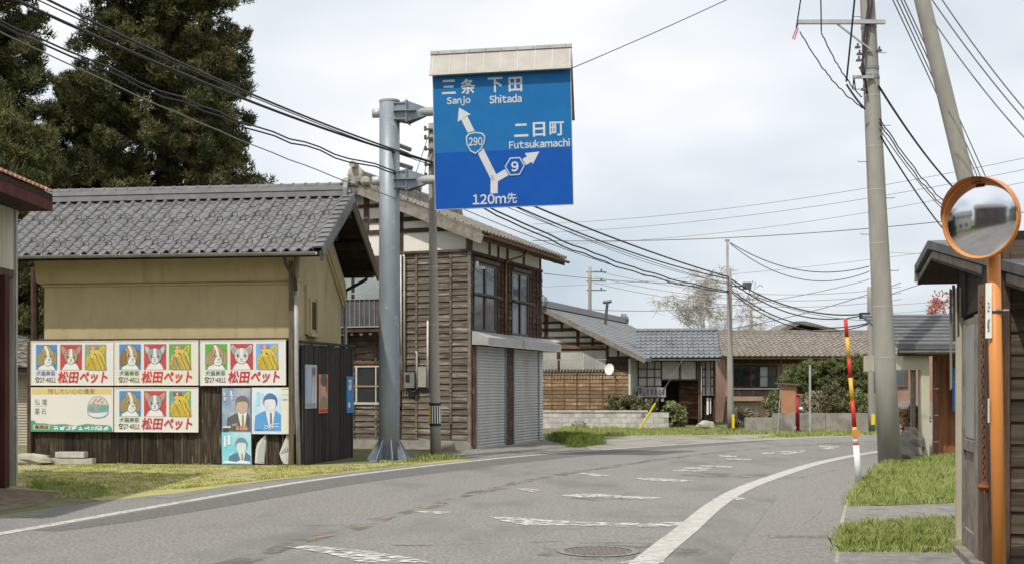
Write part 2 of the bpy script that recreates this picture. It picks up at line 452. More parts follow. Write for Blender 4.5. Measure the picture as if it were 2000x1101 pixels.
# ------------------------------------------------------------------ flat print (lettering, pictures)
def text_geo(s, off=0.0, shear=0.0, res=3):
    cu = bpy.data.curves.new('lettering', 'FONT')
    cu.body = s
    cu.resolution_u = res
    cu.offset = off
    cu.shear = shear
    ob = bpy.data.objects.new('lettering', cu)
    COL.objects.link(ob)
    dg = bpy.context.evaluated_depsgraph_get()
    me = bpy.data.meshes.new_from_object(ob.evaluated_get(dg))
    v = [(p.co.x, p.co.y) for p in me.vertices]
    f = [tuple(p.vertices) for p in me.polygons]
    bpy.data.meshes.remove(me)
    bpy.data.objects.remove(ob)
    bpy.data.curves.remove(cu)
    return v, f

_tc = {}
def latin_geo(s, off=0.0, gap=.075):
    """proportional latin text set from the full-width forms, which are drawn as a plain sans serif"""
    V, Fc, x = [], [], 0.0
    for c in s:
        if c == ' ':
            x += .3; continue
        v, f = text_geo(chr(ord(c) + 0xFEE0), off)
        if c == '-': v = [(p[0] * .45, p[1]) for p in v]
        a, b = min(p[0] for p in v), max(p[0] for p in v)
        if c == 'j': x -= .10
        k = len(V)
        V += [(p[0] - a + x, p[1]) for p in v]
        Fc += [tuple(i + k for i in q) for q in f]
        x += b - a + gap
    return V, Fc
class Flat:
    """flat print lying in the local x-z plane, facing -y; layers stand 2 mm apart"""
    def __init__(s, eps=0.002):
        s.mb, s.mats, s.eps = MB(), [], eps
    def mi(s, m):
        if m not in s.mats: s.mats.append(m)
        return s.mats.index(m)
    def poly(s, pts, m, layer=0):
        s.mb.add([(x, -layer * s.eps, z) for x, z in pts], [tuple(range(len(pts)))], s.mi(m))
    def rect(s, x0, z0, x1, z1, m, layer=0):
        s.poly([(x0, z0), (x1, z0), (x1, z1), (x0, z1)], m, layer)
    def ell(s, cx, cz, rx, rz, m, layer=0, n=18, rot=0):
        c, q = math.cos(rot), math.sin(rot)
        pts = []
        for i in range(n):
            a = 2 * math.pi * i / n
            x, z = rx * math.cos(a), rz * math.sin(a)
            pts.append((cx + x * c - z * q, cz + x * q + z * c))
        s.poly(pts, m, layer)
    def line(s, pts, w, m, layer=0):
        for (x0, z0), (x1, z1) in zip(pts[:-1], pts[1:]):
            dx, dz = x1 - x0, z1 - z0
            l = math.hypot(dx, dz) or 1
            nx, nz = -dz / l * w / 2, dx / l * w / 2
            ex, ez = dx / l * w * .3, dz / l * w * .3
            s.poly([(x0 + nx - ex, z0 + nz - ez), (x1 + nx + ex, z1 + nz + ez), (x1 - nx + ex, z1 - nz + ez), (x0 - nx - ex, z0 - nz - ez)][::-1], m, layer)
    def text(s, t, x0, z0, x1, z1, m, layer=0, off=0.0, shear=0.0):
        key = (t, shear)
        if key not in _tc: _tc[key] = latin_geo(t, 0.0, .11) if t.isascii() else text_geo(t, 0.0, shear)
        v, f = _tc[key]
        if not v: return
        xs = [p[0] for p in v]; ys = [p[1] for p in v]
        ax, ay, bx, by = min(xs) - off, min(ys) - off, max(xs) + off, max(ys) + off
        sx = (x1 - x0) / max(1e-6, bx - ax); sy = (z1 - z0) / max(1e-6, by - ay)
        # bold weight: the outline printed again, shifted all round by the stroke gain
        sh = [(0, 0)] + ([(off * math.cos(k * math.pi / 4), off * math.sin(k * math.pi / 4)) for k in range(8)] if off > 0 else [])
        for k, (dx, dy) in enumerate(sh):
            s.mb.add([(x0 + (p[0] + dx - ax) * sx, -layer * s.eps - k * .0002, z0 + (p[1] + dy - ay) * sy) for p in v], f, s.mi(m))
    def scribble(s, x0, z0, x1, z1, n, m, layer=0, w=.009, seed=1):
        """marks that cannot be read in the photograph: brush strokes in n character cells"""
        rg = random.Random(seed)
        cw = (x1 - x0) / n
        for i in range(n):
            a, b = x0 + cw * (i + .1), x0 + cw * (i + .9)
            for k in range(3):
                z = z0 + (z1 - z0) * rg.choice((.1, .35, .6, .9)); s.line([(a + rg.uniform(0, .2) * cw, z), (b - rg.uniform(0, .2) * cw, z)], w, m, layer)
            for k in range(2):
                x = rg.uniform(a, b); s.line([(x, z0), (x + rg.uniform(-.2, .2) * cw, z1)], w, m, layer + 1)
    def build(s, name, parent=None):
        return s.mb.build(name, s.mats, parent)

# ------------------------------------------------------------------ foliage
def leaf_cloud(centers, radii, per, size, seed, aspect=2.2, up=0.3, flat=1.0, tri=False):
    """quads scattered in clumps round the given centres -> verts, faces"""
    rng = np.random.default_rng(seed)
    c = np.repeat(np.asarray(centers, float), per, axis=0)
    r = np.repeat(np.asarray(radii, float), per)
    n = len(c)
    d = rng.normal(size=(n, 3)); d /= np.linalg.norm(d, axis=1)[:, None] + 1e-9
    rad = r * rng.uniform(0.25, 1.0, n) ** 0.6
    off = d * rad[:, None]
    off[:, 2] *= flat
    p = c + off
    a = d + rng.normal(size=(n, 3)) * 0.7; a[:, 2] += up
    a /= np.linalg.norm(a, axis=1)[:, None] + 1e-9
    t = rng.normal(size=(n, 3))
    b = np.cross(a, t); b /= np.linalg.norm(b, axis=1)[:, None] + 1e-9
    s = size * rng.uniform(0.55, 1.3, n)
    L_ = a * s[:, None] * aspect / 2; Wd = b * s[:, None] / 2
    if tri:
        v = np.stack([p - L_ + Wd, p + L_, p - L_ - Wd], axis=1).reshape(-1, 3)
        return v, np.arange(3 * n).reshape(n, 3)
    v = np.stack([p - L_, p + Wd * .9 - L_ * .1, p + L_, p - Wd * .9 - L_ * .1], axis=1).reshape(-1, 3)
    f = np.arange(4 * n).reshape(n, 4)
    return v, f

def blades(points, h, w, seed, lean=0.5):
    rng = np.random.default_rng(seed)
    p = np.asarray(points, float)
    n = len(p)
    hh = h * rng.uniform(0.45, 1.25, n)
    az = rng.uniform(0, 2 * np.pi, n)
    ln = rng.uniform(0.05, lean, n) * hh
    la = rng.uniform(0, 2 * np.pi, n)
    wv = np.stack([np.cos(az), np.sin(az), np.zeros(n)], 1) * (w / 2)
    mid = p + np.stack([np.cos(la) * ln * .35, np.sin(la) * ln * .35, hh * .6], 1)
    tip = p + np.stack([np.cos(la) * ln, np.sin(la) * ln, hh], 1)
    v = np.stack([p - wv, p + wv, mid + wv * .8, tip, mid - wv * .8], 1).reshape(-1, 3)
    i = np.arange(n)[:, None] * 5
    return v, i + np.array([0, 1, 2, 3, 4])

def in_poly(poly, n, seed):
    rng = np.random.default_rng(seed)
    poly = np.asarray(poly, float)
    lo, hi = poly.min(0), poly.max(0)
    out = np.zeros((0, 2))
    while len(out) < n:
        q = rng.uniform(lo, hi, (n * 2, 2))
        ins = np.zeros(len(q), bool)
        j = len(poly) - 1
        for i in range(len(poly)):
            xi, yi = poly[i]; xj, yj = poly[j]
            c = ((yi > q[:, 1]) != (yj > q[:, 1])) & (q[:, 0] < (xj - xi) * (q[:, 1] - yi) / (yj - yi + 1e-12) + xi)
            ins ^= c
            j = i
        out = np.vstack([out, q[ins]])
    return out[:n]

def sheet(name, pts, z, m, kind='structure', parent=None):
    mb = MB()
    mb.add([(x, y, z) for x, y in pts], [tuple(range(len(pts)))])
    o = mb.build(name, m, parent)
    if kind: o['kind'] = kind
    return o

def grow(mb, p, d, length, r, depth, rng, spread=.5, segs=3, up=.15, kids=(2, 3), shrink=.72, n=5):
    """branching limbs; returns tips"""
    tips = []
    pts, rs = [p], [r]
    for i in range(segs):
        d = (d + Vector((rng.gauss(0, .13), rng.gauss(0, .13), rng.gauss(0, .08) + up * .2))).normalized()
        p = p + d * (length / segs)
        pts.append(p); rs.append(r * (1 - .4 * (i + 1) / segs))
    mb.tube(pts, rs, n=max(3, n), cap=False)
    if depth == 0:
        return [p]
    for k in range(rng.randint(*kids)):
        q = Vector((rng.gauss(0, 1), rng.gauss(0, 1), rng.gauss(0, .6))).normalized()
        nd = (d + q * spread + Vector((0, 0, up))).normalized()
        st = pts[-1] if k == 0 else pts[rng.randint(max(1, segs - 2), segs)]
        tips += grow(mb, st, nd, length * shrink * rng.uniform(.8, 1.15), rs[-1] * .8, depth - 1, rng, spread, segs, up, kids, shrink, n - 1)
    return tips

# ================================================================== SETTING
# ground: one sheet to the horizon
sheet('ground', [(-1500, -600), (1500, -600), (1500, 2200), (-1500, 2200)], 0.0, M['ground'])

# far hills, low and hazy
hm = MB()
_rng = random.Random(4)
for (x0, x1, dist, hh, sd) in ((-700, 900, 900, 34, 1), (60, 620, 520, 26, 2)):
    _rng.seed(sd)
    nn = 60
    top, prev = [], hh * .6
    for i in range(nn + 1):
        prev += _rng.uniform(-.13, .13) * hh
        prev = max(hh * .45, min(hh * 1.25, prev))
        top.append(prev)
    for i in range(nn):
        xa = x0 + (x1 - x0) * i / nn; xb = x0 + (x1 - x0) * (i + 1) / nn
        hm.add([(xa, dist, -1), (xb, dist, -1), (xb, dist + 60, top[i + 1]), (xa, dist + 60, top[i])], [(0, 1, 2, 3)])
        hm.add([(xa, dist + 60, top[i]), (xb, dist + 60, top[i + 1]), (xb, dist + 200, -1), (xa, dist + 200, -1)], [(0, 1, 2, 3)])
hills = hm.build('hills', M['hill'], smooth=True)
hills['kind'] = 'structure'

# road: left and right edge lines as curves on the ground
LL = [(-13.5, -14), (-10.2, -3), (-8.2, 4.2), (-6.6, 9.6), (-5.56, 13.3), (-4.76, 16.3), (-3.46, 20.8), (-1.73, 24.7), (0.05, 28.0), (1.9, 30.7), (4.3, 33.6), (7.1, 36.6), (10.2, 39.2), (15, 42.4), (24, 46.5), (45, 52), (120, 62)]
RL = [(-5.2, -14), (-2.4, -3), (-.9, 3.5), (.45, 8.4), (1.45, 12.0), (1.94, 13.7), (2.78, 16.7), (3.68, 19.4), (5.0, 22.6), (6.5, 25.9), (8.4, 29.3), (9.9, 31.3), (12.4, 33.8), (18, 37.6), (27, 41.4), (46, 46), (120, 56)]
LS = [Vector((p.x, p.y)) for p in spline([(x, y, 0) for x, y in LL], 8)]
RS = [Vector((p.x, p.y)) for p in spline([(x, y, 0) for x, y in RL], 8)]

def offs(line, o):
    out = []
    for i, p in enumerate(line):
        t = (line[min(i + 1, len(line) - 1)] - line[max(i - 1, 0)]).normalized()
        w = o(p.y) if callable(o) else o
        out.append(p + Vector((t.y, -t.x)) * w)
    return out

def strip(name, A, B, z, m, parent=None, kind='structure'):
    mb = MB()
    v = [(p.x, p.y, z) for p in A] + [(p.x, p.y, z) for p in B]
    n = len(A)
    mb.add(v, [(i, n + i, n + i + 1, i + 1) for i in range(n - 1)])
    o = mb.build(name, m, parent)
    if kind: o['kind'] = kind
    return o

def sm(y, a, b, va, vb):
    t = max(0, min(1, (y - a) / (b - a)))
    t = t * t * (3 - 2 * t)
    return va + (vb - va) * t

road = strip('road', offs(LS, lambda y: sm(y, 15, 22, -1.3, -.55)), offs(RS, .72), 0.004, M['asphalt'])
strip('sidewalk', offs(RS, .725), offs(RS, lambda y: sm(y, 14, 26, 2.15, 1.5) if y < 27 else sm(y, 27, 33, 1.5, .9)), 0.008, M['asphalt_old'])
strip('left_edge_line', offs(LS, -.10), offs(LS, .08), 0.009, M['paint_line'], road, None)
strip('right_edge_line', offs(RS, -.14), offs(RS, .13), 0.009, M['paint_white'], road, None)
# centre line: a seam of tar with worn orange paint
CL = [Vector((p.x, p.y)) for p in spline([(-6.5, -3, 0), (-4.4, 4.5, 0), (-2.95, 9.6, 0), (-2.45, 11.5, 0), (-1.95, 13.4, 0), (-1.04, 16.7, 0), (-.3, 19.2, 0), (.55, 21.6, 0), (1.9, 24.4, 0), (3.6, 27.6, 0), (6.0, 31.4, 0), (9.0, 34.8, 0), (14, 38.6, 0), (25, 43.6, 0)], 8)]
strip('centre_seam', offs(CL, lambda y: -.14 - .05 * math.sin(y * 3.1)), offs(CL, lambda y: .13 + .05 * math.sin(y * 2.3 + 1)), 0.008, M['tar'], road, None)
strip('centre_line', offs(CL, -.03), offs(CL, .10), 0.011, M['paint_orange'], road, None)

# worn transverse strokes and letters painted on the lane
marks = [
    [(556, 1068), (612, 1066), (668, 1072), (735, 1079), (800, 1090), (845, 1101), (700, 1099), (640, 1082)],
    [(955, 1009), (1005, 1011), (1090, 1017), (1165, 1021), (1130, 1027), (1030, 1027), (985, 1019)],
    [(1165, 1021), (1260, 1022), (1345, 1020), (1330, 1029), (1230, 1029), (1130, 1028)],
    [(806, 999), (850, 999), (882, 1000), (866, 1005), (828, 1003)],
    [(1007, 955), (1030, 954), (1058, 958), (1040, 961)],
    [(1128, 924), (1160, 925), (1196, 929), (1165, 931)],
    [(1128, 965), (1170, 965), (1225, 969), (1292, 972), (1270, 976), (1190, 972)],
    [(1092, 968), (1128, 965), (1190, 972), (1130, 972)],
    [(1233, 933), (1290, 935), (1355, 938), (1330, 942), (1260, 938)],
    [(1400, 971), (1440, 972), (1468, 974), (1440, 977)],
    [(1312, 918), (1340, 917), (1352, 920), (1325, 921)], [(1335, 913), (1392, 913), (1385, 916), (1335, 916)],
    [(1343, 920), (1378, 916), (1384, 919), (1352, 922)], [(1362, 908), (1432, 911), (1428, 914), (1366, 911)],
    [(1405, 889), (1440, 890), (1437, 893), (1405, 892)], [(1418, 895), (1470, 896), (1466, 899), (1420, 898)],
    [(1486, 884), (1512, 883), (1514, 886), (1490, 887)], [(1522, 885), (1562, 880), (1570, 883), (1535, 888)], [(1515, 881), (1572, 879), (1574, 881), (1518, 883)],
    [(1600, 870), (1640, 872), (1637, 874), (1600, 873)], [(1606, 874), (1632, 874), (1626, 877), (1610, 877)],
    [(1205, 1101), (1245, 1093), (1300, 1089), (1296, 1101)],
]
for q in marks:
    sheet('road_marking', [G(*p) for p in q], 0.012, M['paint_worn'], None, road)
# patched asphalt, a painted shadow band, and cracks
def ell_pts(cx, cy, rx, ry, n=28):
    return [(cx + rx * math.cos(2 * math.pi * i / n), cy + ry * math.sin(2 * math.pi * i / n)) for i in range(n)]
for (px, py, wpx, dp) in ((1205, 1076, 350, 1.35), (1180, 972, 130, .9), (1420, 928, 180, 1.3)):
    x, y = G(px, py)
    sheet('asphalt_patch', ell_pts(x, y, wpx * y / F / 2, dp / 2), 0.006, M['asphalt_patch'], None, road)
pl_ = [p for p in LS if 13.6 < p.y < 37.5]  # shadow band along the left line, painted in as a darker asphalt strip
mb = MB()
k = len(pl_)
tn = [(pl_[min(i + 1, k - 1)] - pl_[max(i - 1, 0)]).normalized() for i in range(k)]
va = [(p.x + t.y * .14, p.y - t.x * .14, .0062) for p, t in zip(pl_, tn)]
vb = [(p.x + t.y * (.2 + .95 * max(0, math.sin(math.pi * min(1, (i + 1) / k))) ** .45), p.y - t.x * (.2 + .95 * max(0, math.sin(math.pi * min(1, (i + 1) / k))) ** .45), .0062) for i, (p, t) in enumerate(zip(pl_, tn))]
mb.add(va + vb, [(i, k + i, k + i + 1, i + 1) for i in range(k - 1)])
mb.build('painted_shadow_strip', mat('asphalt_shadow', (0.085, 0.082, 0.078), (0.165, 0.16, 0.152), sc=26, rough=.92, bump=.12, bsc=30, world=True), road)
_cr = random.Random(8)
for (x0, y0, ang_, n_, wdt) in ((-.2, 13.6, .2, 9, .02), (.6, 15.2, -.1, 8, .018), (-1.2, 12.4, .15, 12, .025), (1.5, 18.2, .5, 8, .02), (2.6, 21.0, .4, 8, .02), (4.0, 24.5, .5, 7, .02), (-3.6, 14.2, .1, 7, .015), (.4, 11.9, -.05, 8, .02), (5.4, 19.0, .9, 8, .02), (5.0, 21.5, 1.0, 9, .03), (3.3, 14.0, 1.2, 8, .02)):
    A_, B_ = [], []
    x, y = x0, y0
    for i in range(n_):
        w2 = wdt * (.4 + _cr.random())
        A_.append(Vector((x, y - w2))); B_.append(Vector((x, y + w2)))
        x += .28 * math.cos(ang_) ; y += .28 * math.sin(ang_) + _cr.uniform(-.07, .07)
    strip('crack', A_, B_, .0072 if x0 < 3 else .0092, M['tar'], road, None)
# manhole cover
x, y = G(1168, 1077)
mh = thing('manhole_cover', 'round cast-iron manhole cover set in the road near the bottom edge', 'manhole', (x, y, 0.006))
mb = MB()
n = 32
for i in range(n):
    a, b = 2 * math.pi * i / n, 2 * math.pi * (i + 1) / n
    mb.add([(.33 * math.cos(a), .33 * math.sin(a), .006), (.40 * math.cos(a), .40 * math.sin(a), .006), (.40 * math.cos(b), .40 * math.sin(b), .006), (.33 * math.cos(b), .33 * math.sin(b), .006)], [(0, 1, 2, 3)])
mb.build('frame_ring', M['asphalt_old'], mh)
mb = MB()
mb.add([(.32 * math.cos(2 * math.pi * i / n), .32 * math.sin(2 * math.pi * i / n), .003) for i in range(n)], [tuple(range(n))])
for i in range(-6, 7):
    for j in range(-6, 7):
        if i * i + j * j < 37:
            mb.box(i * .048 - .016, i * .048 + .016, j * .048 - .016, j * .048 + .016, .003, .009)
mb.build('lid', mat('iron', (0.15, 0.13, 0.115), (.22, .195, .175), sc=20, rough=.7, metal=.4), mh)
# drain grate in the sidewalk
x, y = G(1565, 1049)
gr = thing('drain_grate', 'row of dark drain slots in the grey sidewalk', 'drain', (x, y, 0.010), R(-3))
part('surround', M['concrete_slab'], gr, (-.34, .34, -.11, .11, -.002, .004))
for i in range(5):
    part('slot', M['steel_dark'], gr, (-.27 + i * .11, -.185 + i * .11, -.06, .06, -.001, .006))
# shoulder sheets
sheet('verge', [(-12, 22.2), (-6.8, 18.6), (-5.75, 17.2), (-5.0, 18.6), (-4.1, 21.0), (-2.9, 23.2), (-1.95, 25.2), (-.9, 26.8), (-1.2, 27.2), (-3.0, 25.6), (-4.3, 25.2), (-11, 26)], 0.005, M['moss'])
sheet('dirt_yard', [(-14, 10), (-8.4, 8), (-7.6, 11.3), (-6.75, 15.0), (-6.4, 16.6), (-6.8, 18.5), (-8, 19.6), (-14, 21)], 0.0045, M['dirt'])
sheet('concrete_patch', [G(285, 971), G(350, 962), G(395, 963), G(330, 973)], 0.0075, M['concrete_slab'])
sheet('concrete_patch', [G(-60, 1016), G(60, 1000), G(135, 1003), G(20, 1012)], 0.0075, M['concrete_slab'])
sheet('apron', [(-1.6, 29.2), (-.75, 27.7), (1.2, 30.15), (2.0, 31.25), (1.75, 34.0), (1.0, 36.6), (-1.05, 31.3)], 0.0065, M['concrete_slab'])
sheet('gravel_lot', [(2.05, 31.4), (4.5, 34.2), (7.2, 37.0), (11, 40.2), (11, 43), (6.8, 42.0), (2.2, 41), (.9, 37.2), (1.7, 34.5)], 0.0055, M['gravel'])
sheet('slab_path', [G(1652, 991), G(1868, 983), G(1868, 1019), G(1643, 1034)], 0.012, M['concrete_slab'])
sheet('slab_path', [G(1633, 1079), G(1885, 1079), G(1930, 1150), G(1610, 1150)], 0.012, M['concrete_slab'])
sheet('kerb_strip', [G(1630, 1101), G(1638, 1101), G(1646, 1030), G(1656, 985), G(1650, 985), G(1638, 1030)], 0.014, M['concrete'])

# ------------------------------------------------------------------ grass (stuff)
def grass(name, poly, n, h, w, m, seed, label, soil=None, lean=.7, mound=0.0):
    q = in_poly(poly, n, seed)
    c = q.mean(0)
    z = np.zeros(n) + .006
    rr = np.random.default_rng(seed + 5)
    # tufts: pull points toward random centres so that the sward is uneven
    k = max(6, n // 130)
    ctr = q[rr.integers(0, n, k)]
    near = np.argmin(((q[:, None, :] - ctr[None]) ** 2).sum(2), axis=1) if n * k < 6e7 else rr.integers(0, k, n)
    q = q + (ctr[near] - q) * rr.uniform(0, .35, (n, 1))
    hs = (rr.uniform(.25, 1.25, k) ** 1.2)[near]
    q = q + rr.normal(0, h * .55, (n, 2)) * (rr.random((n, 1)) < .5)
    v, f = blades(np.column_stack([q, z]), h, w, seed + 1, lean)
    v = v.reshape(n, 5, 3)
    v[:, :, 2] = .004 + (v[:, :, 2] - .004) * hs[:, None]
    me = np_mesh(name, v.reshape(-1, 3), f, m)
    o = link(bpy.data.objects.new(name, me))
    tag(o, label, 'grass', kind='stuff')
    if soil:
        sheet('grass_soil', list(poly), .0105, soil)
    return o

pa = [G(1650, 989), G(1664, 965), G(1690, 930), G(1716, 913), G(1780, 898), G(1905, 888), G(1900, 960), G(1868, 982), G(1760, 986)]
grass('grass_patch', pa, 42000, .115, .008, M['grass'], 11, 'thick bright grass between the snow pole and the porch posts', M['soil_grass'])
pb = [G(1637, 1079), G(1642, 1040), G(1665, 1033), G(1868, 1016), G(1880, 1080)]
grass('grass_patch', pb, 24000, .10, .007, M['grass'], 12, 'small grass patch at the lower right beside the shed door', M['soil_grass'])
grass('grass_patch', [(-6.9, 18.7), (-7.75, 19.5), (-7.6, 20.5), (-6.2, 18.9), (-5.9, 17.7), (-6.5, 17.6)], 3200, .10, .012, M['grass'], 13, 'low green tuft beside the dark post at the left edge')
grass('grass_patch', [(-11, 23.4), (-5.9, 18.0), (-4.6, 20.2), (-3.0, 23.2), (-1.9, 25.3), (-4.2, 24.9), (-10.5, 25.6)], 22000, .035, .012, mat('grass_moss', (.32, .33, .07), (.42, .40, .17), sc=1.5, rough=.9, world=True), 14, 'thin mossy grass in front of the poster fence', lean=1.2)
grass('grass_patch', [(-2.6, 25.3), (-1.55, 26.4), (-1.2, 27.9), (-2.9, 26.4)], 700, .16, .02, M['grass'], 15, 'weeds at the foot of the slim utility pole')
grass('grass_patch', [(1.7, 32.2), (1.95, 33.2), (2.55, 34.4), (2.1, 36.6), (1.2, 37.2), (1.55, 34.2)], 16000, .22, .012, M['grass_dark'], 16, 'dense green clump beside the grey roller shutters')
grass('grass_patch', [(1.8, 38.5), (4, 40.2), (9, 41.5), (11.6, 41.4), (11, 44.2), (6, 46.5), (1.7, 46.8)], 24000, .12, .018, M['grass'], 17, 'sparse grass in front of the block wall')
grass('grass_patch', [(7.7, 38.6), (10.8, 40.2), (17.5, 42.5), (17.5, 43.6), (12.4, 42.6), (9.4, 41.8)], 14000, .10, .018, M['grass'], 18, 'grass strip along the road below the concrete wall')
# ================================================================== STOREHOUSE WITH THE TILED ROOF
KO, KR = (-4.396, 25.0, 0.0), R(-8)
kura = thing('storehouse', 'ochre plastered storehouse under a dark grey tiled gable roof', 'storehouse', KO, KR)
WX0, WX1, WY0, WY1 = -5.52, -0.02, 0.10, 3.38
EVY, EVZ, RDY, RDZ, RVY = -0.60, 4.29, 1.75, 5.74, 4.05   # eave, ridge, rear eave (local y, z)
RX0, RX1 = -6.45, 0.72
mb = MB()
mb.prism([(WX1, WY0, 0), (WX1, WY1, 0), (WX1, WY1, 4.02), (WX1, RDY, 5.42), (WX1, WY0, 4.30)], (WX0 - WX1, 0, 0))
mb.build('wall', M['ochre'], kura)
# flared plaster band under the eave
mb = MB()
mb.prism([(WX0 - .10, WY0 + .3, 3.76), (WX0 - .10, WY0 - .03, 3.76), (WX0 - .14, WY0 - .07, 3.80), (WX0 - .14, WY0 - .16, 4.24), (WX0 - .14, WY0 + .3, 4.24)], (WX1 - WX0 + .12, 0, 0))
mb.build('eaves_band', M['ochre'], kura)
mb = MB()
mb.box(WX0 - .03, WX1 - .01, WY0 - .045, WY0 + .1, 3.70, 3.735)
mb.build('moulding', M['ochre'], kura)
# stepped plaster bands that follow the gable
for (o1, o2, off) in ((.05, .50, .085), (.50, .60, .05)):
    mb = MB()
    for (ya, za, yb, zb) in ((WY0 - .1, 4.30, RDY, 5.42), (WY1 + .12, 4.02, RDY, 5.42)):
        dy, dz = yb - ya, zb - za
        mb.prism([(WX1, ya, za - o1), (WX1, yb, zb - o1), (WX1, yb, zb - o2), (WX1, ya, za - o2)], (off, 0, 0))
    mb.build('gable_band', M['ochre'], kura)
# little plastered gable window
mb = MB()
mb.box(WX1, WX1 + .06, .62, 1.42, 2.70, 3.72)
win = mb.build('window_surround', M['ochre'], kura)
part('window_recess', M['timber'], win, (WX1 + .061, WX1 + .068, .85, 1.22, 2.82, 3.40))
part('shutter_leaf', M['ochre'], win, (WX1 + .06, WX1 + .10, .74, .84, 2.74, 3.48)); part('shutter_leaf', M['ochre'], win, (WX1 + .06, WX1 + .10, 1.23, 1.33, 2.74, 3.48))
part('window_sill', M['ochre'], win, (WX1 + .06, WX1 + .14, .70, 1.36, 2.66, 2.735))

# roof
deck = MB()
th = .10
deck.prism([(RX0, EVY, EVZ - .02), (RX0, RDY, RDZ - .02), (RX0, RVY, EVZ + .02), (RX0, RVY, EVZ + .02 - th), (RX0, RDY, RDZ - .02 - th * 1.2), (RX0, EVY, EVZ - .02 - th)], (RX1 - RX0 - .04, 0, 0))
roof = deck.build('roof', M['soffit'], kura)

def tile_mesh(wd, ln, m, name='roof_tile', lift=.024):
    mb = MB()
    prof = [(0, .0), (.10, -.014), (.26, -.024), (.44, -.020), (.58, -.006), (.68, .018), (.78, .038), (.88, .044), (.97, .034), (1.05, .004)]
    nn = len(prof) - 1
    top0 = [(t * wd, 0, h + lift) for t, h in prof]; top1 = [(t * wd, ln * 1.12, h + .012) for t, h in prof]
    mb.add(top0 + top1, [(i, i + 1, nn + 2 + i, nn + 1 + i) for i in range(nn)])
    bot = [(t * wd, .004, h + lift - .028) for t, h in prof]
    mb.add([(x, y - .0005, z) for x, y, z in top0] + bot, [(nn + 1 + i, nn + 2 + i, i + 1, i) for i in range(nn)])
    return mb.mesh(name, m, smooth=True)

NC, NR = 28, 12
sl_len = math.hypot(RDY - EVY, RDZ - EVZ)
pitch = math.atan2(RDZ - EVZ, RDY - EVY)
tw, tl = (RX1 - .16 - RX0) / NC, (sl_len - .05) / NR
tme = tile_mesh(tw, tl, M['kawara'])
rj = random.Random(7)
rest = MB()
for c in range(NC):
    for r in range(NR):
        s_ = r * tl
        loc = (RX0 + c * tw, EVY - .05 * math.cos(pitch) + s_ * math.cos(pitch), EVZ + .02 + s_ * math.sin(pitch) - .03)
        if c >= NC - 25:
            inst(tme, 'roof_tile', roof, (loc[0] + rj.uniform(-.004, .004), loc[1], loc[2] + rj.uniform(-.004, .004)), (pitch + rj.uniform(-.012, .012), rj.uniform(-.008, .008), rj.uniform(-.006, .006)))
        else:
            rot = Euler((pitch, 0, 0)).to_matrix()
            rest.add([rot @ v.co + Vector(loc) for v in tme.vertices], [tuple(p.vertices) for p in tme.polygons])
rest.build('roof_tiles', M['kawara'], roof)['kind'] = 'stuff'
# snow-guard loops on two pairs of rows
gm = MB()
arc = [(tw * .10, .0, .0)] + [(tw * .31 + math.cos(math.pi - math.pi * i / 8) * tw * .24, .03, .03 + math.sin(math.pi * i / 8) * .075) for i in range(9)] + [(tw * .52, 0, 0)]
gm.tube(arc, .010, n=5)
gme = gm.mesh('snow_guard', M['kawara'], True)
for r, ph in ((1, 0), (2, 1), (6, 0), (7, 1)):
    for c in range(NC):
        if (c + ph) % 2: continue
        s_ = r * tl + .10
        inst(gme, 'snow_guard', roof, (RX0 + c * tw, EVY + s_ * math.cos(pitch), EVZ + .03 + s_ * math.sin(pitch)), (pitch, 0, 0))
# verge tiles down the right edge
vm = MB()
vm.prism([(0, 0, .075), (.19, 0, .085), (.21, 0, .06), (.21, 0, -.12), (.185, 0, -.12), (.18, 0, .04), (0, 0, .04)], (0, tl * 1.1, -.03))
vme = vm.mesh('verge_tile', M['kawara'])
for r in range(NR):
    s_ = r * tl
    inst(vme, 'verge_tile', roof, (RX1 - .17, EVY - .04 + s_ * math.cos(pitch), EVZ + .01 + s_ * math.sin(pitch)), (pitch, 0, 0))
# rear slope, verge boards, ridge
mb = MB()
rp = math.atan2(RDZ - EVZ, RVY - RDY)
for r in range(12):
    t0, t1 = r / 12, (r + 1) / 12
    ya, yb = RVY + (RDY - RVY) * t0, RVY + (RDY - RVY) * t1
    za, zb = EVZ + (RDZ - EVZ) * t0, EVZ + (RDZ - EVZ) * t1
    mb.prism([(RX0, ya, za + .02), (RX0, ya, za + .075), (RX0, yb, zb + .035), (RX0, yb, zb)], (RX1 - RX0, 0, 0))
mb.build('rear_tiles', M['kawara'], roof)
mb = MB()
mb.bar((RX1 - .02, EVY + .02, EVZ - .12), (RX1 - .02, RDY, RDZ - .16), .035, .20)
mb.build('bargeboard', M['timber_grey'], roof)
mb = MB()
mb.bar((RX1 - .02, RVY, EVZ - .12), (RX1 - .02, RDY, RDZ - .16), .035, .22)
mb.build('bargeboard', M['timber_mid'], roof)
mb = MB()
mb.bar((RX0 + .02, EVY + .02, EVZ - .12), (RX0 + .02, RDY, RDZ - .16), .035, .20)
mb.build('bargeboard', M['timber_grey'], roof)
for yy, zz in ((EVY + .25, EVZ + .12), (WY0 + .6, EVZ + .52), (RDY, RDZ - .32), (WY1 - .5, EVZ + .58), (RVY - .35, EVZ + .02)):
    mb = MB()
    mb.bar((WX0 - .6, yy, zz - .10), (RX1 - .06, yy, zz - .10), .13, .15)
    mb.build('purlin', M['soffit'], roof)
mb = MB()
mb.prism([(RX0 + .1, RDY - .19, RDZ - .03), (RX0 + .1, RDY + .19, RDZ - .03), (RX0 + .1, RDY + .15, RDZ + .10), (RX0 + .1, RDY - .15, RDZ + .10)], (RX1 - RX0 - .28, 0, 0))
